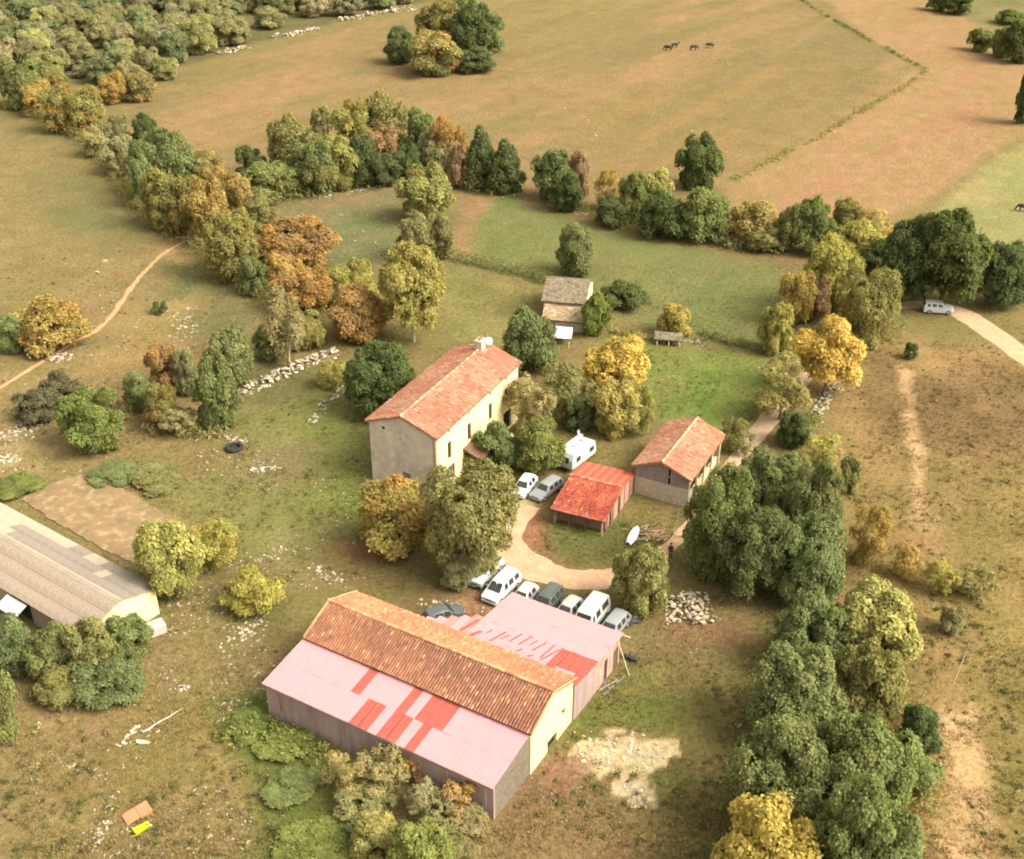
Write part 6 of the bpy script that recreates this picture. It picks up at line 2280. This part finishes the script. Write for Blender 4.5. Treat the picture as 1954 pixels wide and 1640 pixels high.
HD = BA - math.pi / 2          # noses towards the shed
gp = 'cars parked nose-in behind the barn shed'
car('pickup_truck', 'white pickup half under the big olive tree at the row end', 'pickup', 4.7, 1.75, 1.65, P_white, barn_local(-5.7, 16.9), HD + .05, gp)
car('people_carrier', 'white people carrier second in the row by the driveway', 'mpv', 4.7, 1.85, 1.75, P_white, barn_local(-3.0, 15.5), HD - .02, gp)
car('small_car', 'small white hatchback between people carrier and dark green car', 'hatch', 3.7, 1.62, 1.42, P_white, barn_local(-.45, 15.4), HD + .02, gp)
car('off_road_car', 'dark green off-road car in the middle of the parked row', 'suv', 4.3, 1.78, 1.72, P_green, barn_local(1.9, 15.7), HD, gp, roof_rails=True)
car('hatchback_car', 'pale silver hatchback between dark green car and white van', 'hatch', 4.0, 1.68, 1.48, P_pale, barn_local(4.25, 15.6), HD - .03, gp)
car('panel_van', 'large white van near the right end of the parked row', 'van', 5.0, 1.95, 2.15, P_white2, barn_local(6.6, 15.6), HD + .02, gp)
car('estate_car', 'silver estate car at the right end of the parked row', 'estate', 4.5, 1.74, 1.45, P_silver, barn_local(8.95, 15.6), HD - .02, gp)
car('dark_car', 'dark grey car parked alone behind the barn ridge', 'hatch', 4.0, 1.68, 1.42, P_darkgrey, barn_local(-5.6, 9.2), HD + 2.6)
p = at(1001, 938)
car('hatchback_car', 'white hatchback in front of the farmhouse', 'hatch', 4.0, 1.68, 1.46, P_white, (p.x, p.y), math.radians(-113))
p = at(1043, 943)
car('saloon_car', 'silver saloon next to the white hatchback, near the red shed', 'estate', 4.4, 1.72, 1.42, P_silver, (p.x, p.y), math.radians(-128))
p = at(1788, 596)
car('off_road_car', 'white off-road car parked on the dirt road under the big dark tree', 'suv', 4.2, 1.75, 1.65, P_white, (p.x, p.y), math.radians(-8))


def caravan():
    p = at(1100, 884)
    hd = math.radians(54)
    t = thing('caravan', 'white touring caravan parked behind the small red shed', 'caravan', (p.x, p.y, gz(p.x, p.y)), hd)
    L, w, H = 5.0, 1.08, 2.55
    side = [(-L / 2, .55), (-L / 2 - .05, 1.0), (-L / 2 + .05, 1.7), (-L / 2 + .45, 2.35), (-L / 2 + .9, H), (L / 2 - 1.0, H), (L / 2 - .35, 2.3), (L / 2 - .05, 1.5), (L / 2, .9), (L / 2 - .08, .55)]
    mb = MB()
    mb.prism([(x, -w, z) for x, z in side], (0, 2 * w, 0))
    mb.obj('body', P_white, t, bevel=.10)
    def pn(nm, pts, d, m):
        q = MB()
        q.prism(pts, d)
        return q.obj(nm, m, t)
    # rear window (near end), side windows, roof hatches
    pn('rear_window', [(-L / 2 + .04, -.55, 1.30), (-L / 2 + .04, .55, 1.30), (-L / 2 + .22, .55, 1.88), (-L / 2 + .22, -.55, 1.88)], (-.16, 0, .05), M_glass)
    pn('front_window', [(L / 2 - .10, -.7, 1.35), (L / 2 - .10, .7, 1.35), (L / 2 - .36, .7, 2.0), (L / 2 - .36, -.7, 2.0)], (.12, 0, .04), M_glass)
    for s in (-1, 1):
        for a, b in ((-1.7, -.9), (1.0, 1.9)):
            pn('side_window', [(a, s * (w + .012), 1.25), (b, s * (w + .012), 1.25), (b, s * (w + .012), 1.85), (a, s * (w + .012), 1.85)], (0, s * .015, 0), M_glass)
    pn('door', [(-.3, -w - .01, .65), (.35, -w - .01, .65), (.35, -w - .01, 2.3), (-.3, -w - .01, 2.3)], (0, -.02, 0), P_white2)
    for x, sx in ((-.6, .3), (.9, .22)):
        q = MB()
        q.box((x - sx, -.28, H - .01), (x + sx, .28, H + .07))
        q.obj('roof_hatch', M_rim if x < 0 else P_silver, t, bevel=.02)
    for s in (-1, 1):
        q = MB()
        q.tube([(0, s * (w - .2), .3), (0, s * (w - .02), .3)], .3, 16)
        wq = q.obj('wheel', M_tyre, t)
        q = MB()
        q.tube([(0, s * (w - .02), .3), (0, s * (w), .3)], .18, 12)
        q.obj('rim', M_rim, wq)
    q = MB()
    q.tube([(L / 2 - .2, -.6, .5), (L / 2 + 1.1, 0, .45), (L / 2 - .2, .6, .5)], .05, 6)
    q.tube([(L / 2 + 1.0, 0, .45), (L / 2 + 1.0, 0, .0)], .04, 6)
    q.obj('drawbar', M_plastic, t)


caravan()


# ------------------------------------------------------------------ odds and ends round the yard
def ground_thing(name, label, cat, px, py, rz=0.0, group=None):
    p = at(px, py)
    return thing(name, label, cat, (p.x, p.y, gz(p.x, p.y)), rz, group)


def upturned_boat():
    t = ground_thing('upturned_boat', 'long white upturned hull lying on the grass by the driveway', 'boat', 1207, 1026, math.radians(68))
    V, n, m = [], 11, 9
    L, w, h = 3.2, .50, .5
    for i in range(n):
        k = i / (n - 1)
        wf = max(.06, math.sin(math.pi * min(max(k, .02), .98)) ** .28)
        for j in range(m):
            a = math.pi * j / (m - 1)
            V.append((-L / 2 + L * k, math.cos(a) * w * wf, math.sin(a) ** .7 * h * (.6 + .4 * wf)))
    me = bpy.data.meshes.new('hull')
    me.from_pydata(V, [], [(i * m + j, (i + 1) * m + j, (i + 1) * m + j + 1, i * m + j + 1) for i in range(n - 1) for j in range(m - 1)])
    me.materials.append(M_white)
    for q in me.polygons:
        q.use_smooth = True
    mesh_obj('hull', me, t)
    mb = MB()
    mb.tube([(-L / 2 + .3, 0, h + .02), (L / 2 - .3, 0, h + .02)], .03, 6)
    mb.obj('keel', P_white2, t)


upturned_boat()


def tyre_pile():
    t = ground_thing('tractor_tyre', 'large black tyre lying flat in the grass left of the yard', 'tyre', 447, 857)
    V, n, m = [], 28, 10
    for i in range(n):
        a = 2 * math.pi * i / n
        for j in range(m):
            b = 2 * math.pi * j / m
            r = .85 + .22 * math.cos(b) * (1 + .05 * (i % 2))
            V.append((r * math.cos(a), r * math.sin(a), .25 + .24 * math.sin(b)))
    me = bpy.data.meshes.new('tyre')
    me.from_pydata(V, [], [(i * m + j, ((i + 1) % n) * m + j, ((i + 1) % n) * m + (j + 1) % m, i * m + (j + 1) % m) for i in range(n) for j in range(m)])
    me.materials.append(M_tyre)
    mesh_obj('tread', me, t)
    mb = MB()
    mb.tube([(0, 0, .02), (0, 0, .06)], .62, 20)
    mb.obj('silage_sheet', M_plastic, t)


tyre_pile()


def mat_and_cart():
    M_or = mat_mottled('orange_foam', (.50, .20, .10), (.46, .18, .09), 2, .9)
    M_li = mat_mottled('lime_plastic', (.42, .43, .02), (.38, .40, .02), 2, .5)
    t = ground_thing('orange_mat', 'folded orange foam mat on the lower left grass', 'mat', 262, 1553, math.radians(38))
    mb = MB()
    mb.prism([(-1.05, -.62, .04), (.02, -.62, .20), (.02, .62, .20), (-1.05, .62, .04)], (0, 0, .10))
    mb.obj('mat_half', M_or, t, bevel=.03)
    mb = MB()
    mb.prism([(.04, -.68, .18), (1.0, -.68, .32), (1.0, .60, .32), (.04, .60, .18)], (0, 0, .12))
    mb.obj('mat_half', M_or, t, bevel=.03)
    mb = MB()
    mb.box((.05, -.6, .0), (.95, .5, .17))
    mb.obj('base_block', mat_mottled('orange_base_foam', (.50, .2, .1), (.45, .18, .09), 2, .9), t, bevel=.02)  # nearly the same orange as the mat halves
    t = ground_thing('lime_wheelbarrow', 'lime yellow barrow with small wheel beside the orange mat', 'wheelbarrow', 271, 1584, math.radians(40))
    mb = MB()
    o = [(-.62, -.30), (.62, -.24), (.62, .24), (-.62, .30)]
    i_ = [(-.5, -.22), (.5, -.17), (.5, .17), (-.5, .22)]
    vs_ = [(x, y, .42) for x, y in o] + [(x * .8, y * .75, .12) for x, y in o] + [(x, y, .42) for x, y in i_] + [(x * .8, y * .75, .2) for x, y in i_]
    fs_ = [(0, 1, 5, 4), (1, 2, 6, 5), (2, 3, 7, 6), (3, 0, 4, 7), (7, 6, 5, 4), (8, 9, 1, 0), (9, 10, 2, 1), (10, 11, 3, 2), (11, 8, 0, 3), (12, 13, 9, 8), (13, 14, 10, 9), (14, 15, 11, 10), (15, 12, 8, 11), (12, 13, 14, 15)]
    mb.add(vs_, fs_)
    mb.obj('tray', M_li, t)
    for s in (-1, 1):
        mb = MB()
        mb.tube([(.6, s * .1, .18), (-.5, s * .26, .14), (-1.0, s * .3, .36)], .025, 6)
        mb.obj('handle', M_li, t)
    mb = MB()
    mb.tube([(.72, -.06, .16), (.72, .06, .16)], .16, 14)
    w = mb.obj('wheel', M_tyre, t)
    mb = MB()
    mb.tube([(.72, -.07, .16), (.72, .07, .16)], .09, 10)
    mb.obj('rim', M_white, w)


mat_and_cart()


def white_boxes():
    M_off = mat_mottled('off_white_enamel', (.45, .38, .32), (.4, .34, .28), 1.5, .6)
    for px, py, sz, rz, lb, door in ((300, 1206, (1.5, 1.3, .9), .6, 'squat off-white tank at the corner of the long low barn', False), (278, 1216, (1.7, .9, .7), .9, 'long white chest freezer beside the off-white tank', True)):
        t = ground_thing('discarded_tank' if not door else 'chest_freezer', lb, 'tank' if not door else 'freezer', px, py, rz)
        x, y, z = (v / 2 for v in sz)
        mb = MB()
        mb.box((-x, -y, .05), (x, y, 2 * z))
        mb.obj('shell', M_off if not door else M_white, t, bevel=.06)
        mb = MB()
        mb.box((-x - .02, -y - .02, 2 * z + .004), (x + .02, y + .02, 2 * z + .10))
        mb.obj('lid', M_off if not door else M_white, t, bevel=.03)
        mb = MB()
        mb.box((x + .003, -y * .5, .25), (x + .03, y * .5, z * 1.5))
        mb.obj('vent_grille', M_plastic, t)


white_boxes()


def log_(name, label, cat, a, b, r0, r1, mat, seed):
    A0, B0 = at(*a), at(*b)
    d = B0 - A0
    t = thing(name, label, cat, (A0.x, A0.y, gz(A0.x, A0.y)))
    rg = random.Random(seed)
    n = 6
    pts = [(d.x * i / n + rg.uniform(-.06, .06), d.y * i / n + rg.uniform(-.06, .06), r0 + rg.uniform(-.02, .03)) for i in range(n + 1)]
    mb = MB()
    mb.tube(pts, [r0 + (r1 - r0) * i / n for i in range(n + 1)], 8)
    mb.obj('stem', mat, t, smooth=True)
    for k in (2, 4):
        mb = MB()
        p = Vector(pts[k])
        mb.tube([p, p + Vector((rg.uniform(-.8, .8), rg.uniform(.2, .8), .25))], [r1 * .7, .015], 6)
        mb.obj('branch', mat, t)
    return t


log_('fallen_log', 'pale fallen log in the dry grass at lower left', 'log', (272, 1398), (350, 1352), .10, .04, M_bark_pale, 3)
log_('dark_log', 'dark trough-like log beside the right end of the shed', 'log', (1192, 1256), (1214, 1266), .22, .18, M_plastic, 4)
log_('timber_pole', 'pole leaning in the grass along the end of the shed', 'pole', (1150, 1330), (1192, 1292), .07, .05, M_wood_grey, 5)
log_('timber_pole', 'grey timber lying beside the shed end wall, nearer the barn', 'pole', (1140, 1322), (1178, 1300), .09, .08, M_wood_grey, 6)


def wood_pile():
    t = ground_thing('wood_pile', 'scattered brown firewood pile above the driveway tree', 'wood pile', 1245, 1024)
    rg = random.Random(4)
    ml = mat_mottled('split_firewood', (.34, .22, .13), (.24, .15, .09), 4, .9)
    me = MB()
    me.tube([(-.4, 0, 0), (.4, 0, 0)], [.08, .075], 7)
    base = me.mesh('log', ml)
    for k in range(46):
        o = bpy.data.objects.new('log', base)
        link(o, t)
        o.location = (rg.gauss(0, 1.1), rg.gauss(0, .6), .08 + rg.random() * .25)
        o.rotation_euler = (rg.uniform(-.1, .1), rg.uniform(-.15, .15), rg.uniform(-.6, .6) + .5)
        o.scale = (rg.uniform(.7, 1.3), rg.uniform(.8, 1.3), rg.uniform(.8, 1.3))


wood_pile()


def dark_heap():
    t = ground_thing('black_heap', 'domed black heap right of the silver estate car', 'lump', 1199, 1180, .4)  # plain black domed surface over small stone blocks
    n = 11
    V = []
    for i in range(n):
        for j in range(n):
            x, y = -1 + 2 * i / (n - 1), -1 + 2 * j / (n - 1)
            r = min(1, math.hypot(x, y) / 1.25)
            z = .75 * (1 - r ** 2) * (1 + .35 * (vnoise(np.array([x * 3 + 5]), np.array([y * 3]), 1.0, 4)[0] - .5))
            V.append((x * .75, y * 1.2, max(z, 0) + .01))
    me = bpy.data.meshes.new('lump')
    me.from_pydata(V, [], [(i * n + j, (i + 1) * n + j, (i + 1) * n + j + 1, i * n + j + 1) for i in range(n - 1) for j in range(n - 1)])
    me.materials.append(M_plastic)
    mesh_obj('lump', me, t)
    mb = MB()
    for k in range(4):
        a = k * 1.57 + .5
        mb.box((math.cos(a) * .55 - .09, math.sin(a) * .8 - .09, .12), (math.cos(a) * .55 + .09, math.sin(a) * .8 + .09, .62))
    mb.obj('weight_stone', M_stone, t)


dark_heap()


def garden_set():
    # cream garden table and chairs by the farmhouse front, two parasol-white chairs behind caravan
    def chair(px, py, rz, lb, m):
        t = ground_thing('garden_chair', lb, 'chair', px, py, rz, 'garden chairs')
        mb = MB()
        mb.box((-.25, -.25, .40), (.25, .25, .45))
        mb.obj('seat', m, t, bevel=.015)
        mb = MB()
        mb.prism([(-.25, .22, .45), (.25, .22, .45), (.25, .34, .95), (-.25, .34, .95)], (0, .04, 0))
        mb.obj('backrest', m, t, bevel=.015)
        for x in (-.21, .21):
            for y in (-.21, .21):
                mb = MB()
                mb.box((x - .025, y - .025, 0), (x + .025, y + .025, .398))
                mb.obj('leg', m, t)
    chair(963, 838, .4, 'cream garden chair left of the cream table by the farmhouse', M_fibro_pale)
    chair(976, 846, 2.4, 'cream garden chair right of the cream table by the farmhouse', M_fibro_pale)
    chair(1108, 836, 1.0, 'white garden chair behind the caravan', M_white)
    t = ground_thing('garden_table', 'cream garden table in front of the farmhouse', 'table', 968, 842, .5)
    mb = MB()
    mb.box((-.8, -.45, .70), (.8, .45, .75))
    mb.obj('tabletop', M_wood_pale, t, bevel=.01)
    for x in (-.7, .7):
        for y in (-.36, .36):
            mb = MB()
            mb.box((x - .035, y - .035, 0), (x + .035, y + .035, .698))
            mb.obj('leg', M_wood_pale, t)
    t = ground_thing('garden_parasol', 'folded white parasol standing by the garden table', 'parasol', 960, 834)
    mb = MB()
    mb.tube([(0, 0, 0), (0, 0, 2.3)], .025, 6)
    mb.obj('pole', M_wood_pale, t)
    mb = MB()
    mb.tube([(0, 0, 1.0), (0, 0, 1.4), (0, 0, 2.25)], [.2, .16, .04], 9)
    mb.obj('canopy', M_white, t)
    mb = MB()
    mb.tube([(0, 0, 0), (0, 0, .08)], .25, 12)
    mb.obj('base', M_plastic, t)


garden_set()


def wall_shelter():
    t = ground_thing('small_shelter', 'low grey slab-roofed shelter with white posts at the paddock wall', 'shelter', 1275, 655, -.15)
    slab_slope('roof_slabs', t, (-1.9, -1.0, .95), (3.8, 0, 0), (0, 2.0, .35), [AT(150, 124, 98), AT(168, 138, 108), AT(134, 110, 86), AT(158, 130, 100)], 71)
    for x in (-1.5, .1, 1.6):
        mb = MB()
        mb.box((x - .07, -.9, -.2), (x + .07, -.76, .92))
        mb.obj('post', M_cream, t)
    mb = MB()
    mb.box((-1.8, .6, -.2), (1.8, .85, 1.0))
    mb.obj('wall', M_stone, t)


wall_shelter()


def poles():
    for a, b, r, lb, nm in (((1818, 1306), (1838, 1230), .06, 'leaning wooden pole on the rough slope at lower right', 'leaning_pole'),):
        A0 = at(*a)
        h = 3.4
        t = thing(nm, lb, 'pole', (A0.x, A0.y, gz(A0.x, A0.y)))
        mb = MB()
        mb.tube([(0, 0, -.3), (.75, .5, h)], [r, r * .7], 8)
        mb.obj('shaft', M_wood_pale, t)
        mb = MB()
        mb.tube([(.74, .49, h - .02), (.77, .51, h + .08)], [r * .8, r * .6], 8)
        mb.obj('cap', M_wood_grey, t)
    for k, (px, py, h, lb) in enumerate(((1870, 446, 1.3, 'dark lone post in the green field at the right'), (1628, 222, 1.8, 'bare dark post at the field edge beside the ploughed strip'), (1166, 632, 1.3, 'pale fence post left end of the low stone wall'), (1085, 665, 1.0, 'pale post in front of the white canopy'), (860, 388, 1.2, 'pale gate post at the brown paddock edge'))):
        A0 = at(px, py)
        t = thing('fence_post', lb, 'post', (A0.x, A0.y, gz(A0.x, A0.y)))
        mb = MB()
        mb.tube([(0, 0, -.3), (.04, 0, h)], [.09, .07], 7)
        mb.obj('shaft', M_wood_brown if k < 2 else M_wood_pale, t)
        mb = MB()
        mb.tube([(.04, 0, h), (.045, 0, h + .07)], [.07, .02], 7)
        mb.obj('tip', M_wood_grey, t)


poles()


# ------------------------------------------------------------------ cattle
def skin_obj(name, verts, edges, radii, mat, parent, root=0, sub=1):
    me = bpy.data.meshes.new(name)
    me.from_pydata(verts, edges, [])
    me.update()
    me.materials.append(mat)
    o = mesh_obj(name, me, parent)
    o.modifiers.new('skin', 'SKIN')
    if not me.skin_vertices:
        me.attributes.new('x', 'FLOAT', 'POINT')
    for i, r in enumerate(radii):
        rr = r if hasattr(r, '__len__') else (r, r)
        me.skin_vertices[0].data[i].radius = rr
        me.skin_vertices[0].data[i].use_root = (i == root)
    s = o.modifiers.new('sub', 'SUBSURF')
    s.levels = sub
    s.render_levels = sub
    return o


M_cow = mat_mottled('dark_brown_cow_coat', (.035, .022, .014), (.05, .03, .02), 2, .8)
M_cow_w = mat_mottled('white_patched_cow_coat', (.03, .02, .014), (.05, .035, .025), 2, .8, (.5, .46, .4), 1.2)
M_horn = mat_mottled('horn', (.5, .45, .35), (.4, .35, .28), 4, .6)


def cow(px, py, rz, lb, mat, graze=True):
    t = ground_thing('cow', lb, 'cow', px, py, rz, 'cattle grazing in the top pasture')
    hz = .45 if graze else 1.45
    V = [(0, 0, 1.0), (.55, 0, 1.02), (.85, 0, 1.12), (1.12, 0, .95 if graze else 1.3), (1.42, 0, hz), (1.62, 0, hz - .22),
         (-.5, 0, 1.05), (-.82, 0, 1.02)]
    E = [(0, 1), (1, 2), (2, 3), (3, 4), (4, 5), (0, 6), (6, 7)]
    R = [(.36, .40), (.34, .40), (.26, .32), (.17, .2), (.13, .15), (.09, .1), (.34, .38), (.24, .28)]
    for x, a in ((.62, 1), (-.68, 6)):
        for s in (-1, 1):
            k = len(V)
            hk = -.1 if x < 0 else .02
            V += [(x, s * .22, .72), (x + hk, s * .22, .42), (x, s * .22, .1), (x + .04, s * .22, .0)]
            E += [(a, k), (k, k + 1), (k + 1, k + 2), (k + 2, k + 3)]
            R += [.15, .08, .06, .07]
    k = len(V)
    V += [(-1.0, 0, 1.05), (-1.06, 0, .6), (-1.06, 0, .35)]
    E += [(7, k), (k, k + 1), (k + 1, k + 2)]
    R += [.05, .03, .045]
    skin_obj('body', V, E, R, mat, t)
    for s in (-1, 1):
        mb = MB()
        mb.tube([(1.36, s * .1, hz + .12), (1.36, s * .3, hz + .10)], [.06, .03], 6)
        mb.obj('ear', mat, t)
        mb = MB()
        mb.tube([(1.4, s * .08, hz + .14), (1.42, s * .2, hz + .24), (1.46, s * .2, hz + .34)], [.03, .025, .01], 6)
        mb.obj('horn', M_horn, t)


cow(1275, 97, 2.6, 'dark cow at the left of the small herd', M_cow)
cow(1287, 92, .4, 'dark cow directly behind the leftmost one', M_cow, False)
cow(1323, 96, .2, 'dark cow in the middle of the small herd', M_cow)
cow(1355, 92, 3.0, 'dark and white patched cow at the right of the herd', M_cow_w)
cow(1953, 403, 2.9, 'dark cow half out of frame in the green field', M_cow)


# ------------------------------------------------------------------ person on the driveway
def person():
    t = ground_thing('person', 'person in dark clothes standing on the track by the tall trees', 'person', 1279, 1064, math.radians(-120))
    sk = mat_mottled('skin', (.50, .31, .22), (.46, .28, .20), 6, .6)
    dk = mat_mottled('dark_jacket', (.03, .025, .025), (.045, .04, .04), 5, .9)
    tr = mat_mottled('dark_trousers', (.04, .04, .05), (.055, .05, .06), 5, .9)
    hr = mat_mottled('dark_hair', (.03, .02, .014), (.04, .03, .02), 8, .8)
    V = [(0, 0, .98), (0, 0, 1.18), (0, 0, 1.40), (0, 0, 1.50), (.01, 0, 1.60), (.02, 0, 1.70)]
    E = [(0, 1), (1, 2), (2, 3), (3, 4), (4, 5)]
    R = [(.10, .14), (.09, .13), (.10, .15), .055, .085, .075]
    for s in (-1, 1):
        k = len(V)
        V += [(0, s * .10, .90), (.02, s * .11, .50), (0, s * .12, .08), (.12, s * .13, .03)]
        E += [(0, k), (k, k + 1), (k + 1, k + 2), (k + 2, k + 3)]
        R += [.085, .06, .042, .035]
        k = len(V)
        V += [(0, s * .19, 1.40), (-.02, s * .25, 1.12), (.08, s * .26, .88), (.12, s * .255, .79)]
        E += [(2, k), (k, k + 1), (k + 1, k + 2), (k + 2, k + 3)]
        R += [.055, .042, .033, .03]
        for f in range(4):
            q = len(V)
            V += [(.13 + .012 * f, s * (.235 + .012 * f), .73), (.145 + .01 * f, s * (.23 + .012 * f), .69)]
            E += [(k + 3, q), (q, q + 1)]
            R += [.009, .008]
        q = len(V)
        V += [(.15, s * .225, .77), (.17, s * .22, .74)]
        E += [(k + 3, q), (q, q + 1)]
        R += [.01, .009]
    skin_obj('body', V, E, R, sk, t)
    # jacket
    V = [(0, 0, .88), (0, 0, 1.18), (0, 0, 1.40), (0, 0, 1.475)]
    E = [(0, 1), (1, 2), (2, 3)]
    R = [(.13, .175), (.115, .16), (.13, .18), .075]
    for s in (-1, 1):
        k = len(V)
        V += [(0, s * .19, 1.40), (-.02, s * .25, 1.12), (.08, s * .26, .88)]
        E += [(2, k), (k, k + 1), (k + 1, k + 2)]
        R += [.075, .06, .05]
    skin_obj('jacket', V, E, R, dk, t)
    V = [(0, 0, .97)]
    E = []
    R = [(.115, .16)]
    for s in (-1, 1):
        k = len(V)
        V += [(0, s * .10, .88), (.02, s * .11, .50), (0, s * .12, .09)]
        E += [(0, k), (k, k + 1), (k + 1, k + 2)]
        R += [.105, .078, .062]
    skin_obj('trousers', V, E, R, tr, t)
    for s in (-1, 1):
        mb = MB()
        mb.box((-.09, s * .125 - .05, .0), (.19, s * .125 + .05, .09))
        mb.obj('shoe', M_plastic, t, bevel=.03)
        mb = MB()
        mb.tube([(.095, s * .032, 1.685), (.104, s * .032, 1.685)], .012, 6)
        mb.obj('eye', M_plastic, t)
        mb = MB()
        mb.tube([(.02, s * .085, 1.66), (.02, s * .105, 1.66)], .03, 6)
        mb.obj('ear', sk, t)
    mb = MB()
    mb.tube([(.09, 0, 1.67), (.125, 0, 1.645)], [.012, .02], 6)
    mb.obj('nose', sk, t)
    mb = MB()
    mb.box((.093, -.025, 1.60), (.102, .025, 1.608))
    mb.obj('mouth', mat_mottled('lips', (.35, .15, .12), (.32, .14, .11), 6, .6), t)
    bm = bmesh.new()
    bmesh.ops.create_uvsphere(bm, u_segments=12, v_segments=8, radius=.115)
    for v in bm.verts:
        if v.co.z < -.02 and v.co.x > .0:
            v.co.x *= .3
        v.co.z *= 1.0
    me = bpy.data.meshes.new('hair')
    bm.to_mesh(me)
    bm.free()
    me.materials.append(hr)
    mesh_obj('hair', me, t, None, (-.015, 0, 1.715))


person()
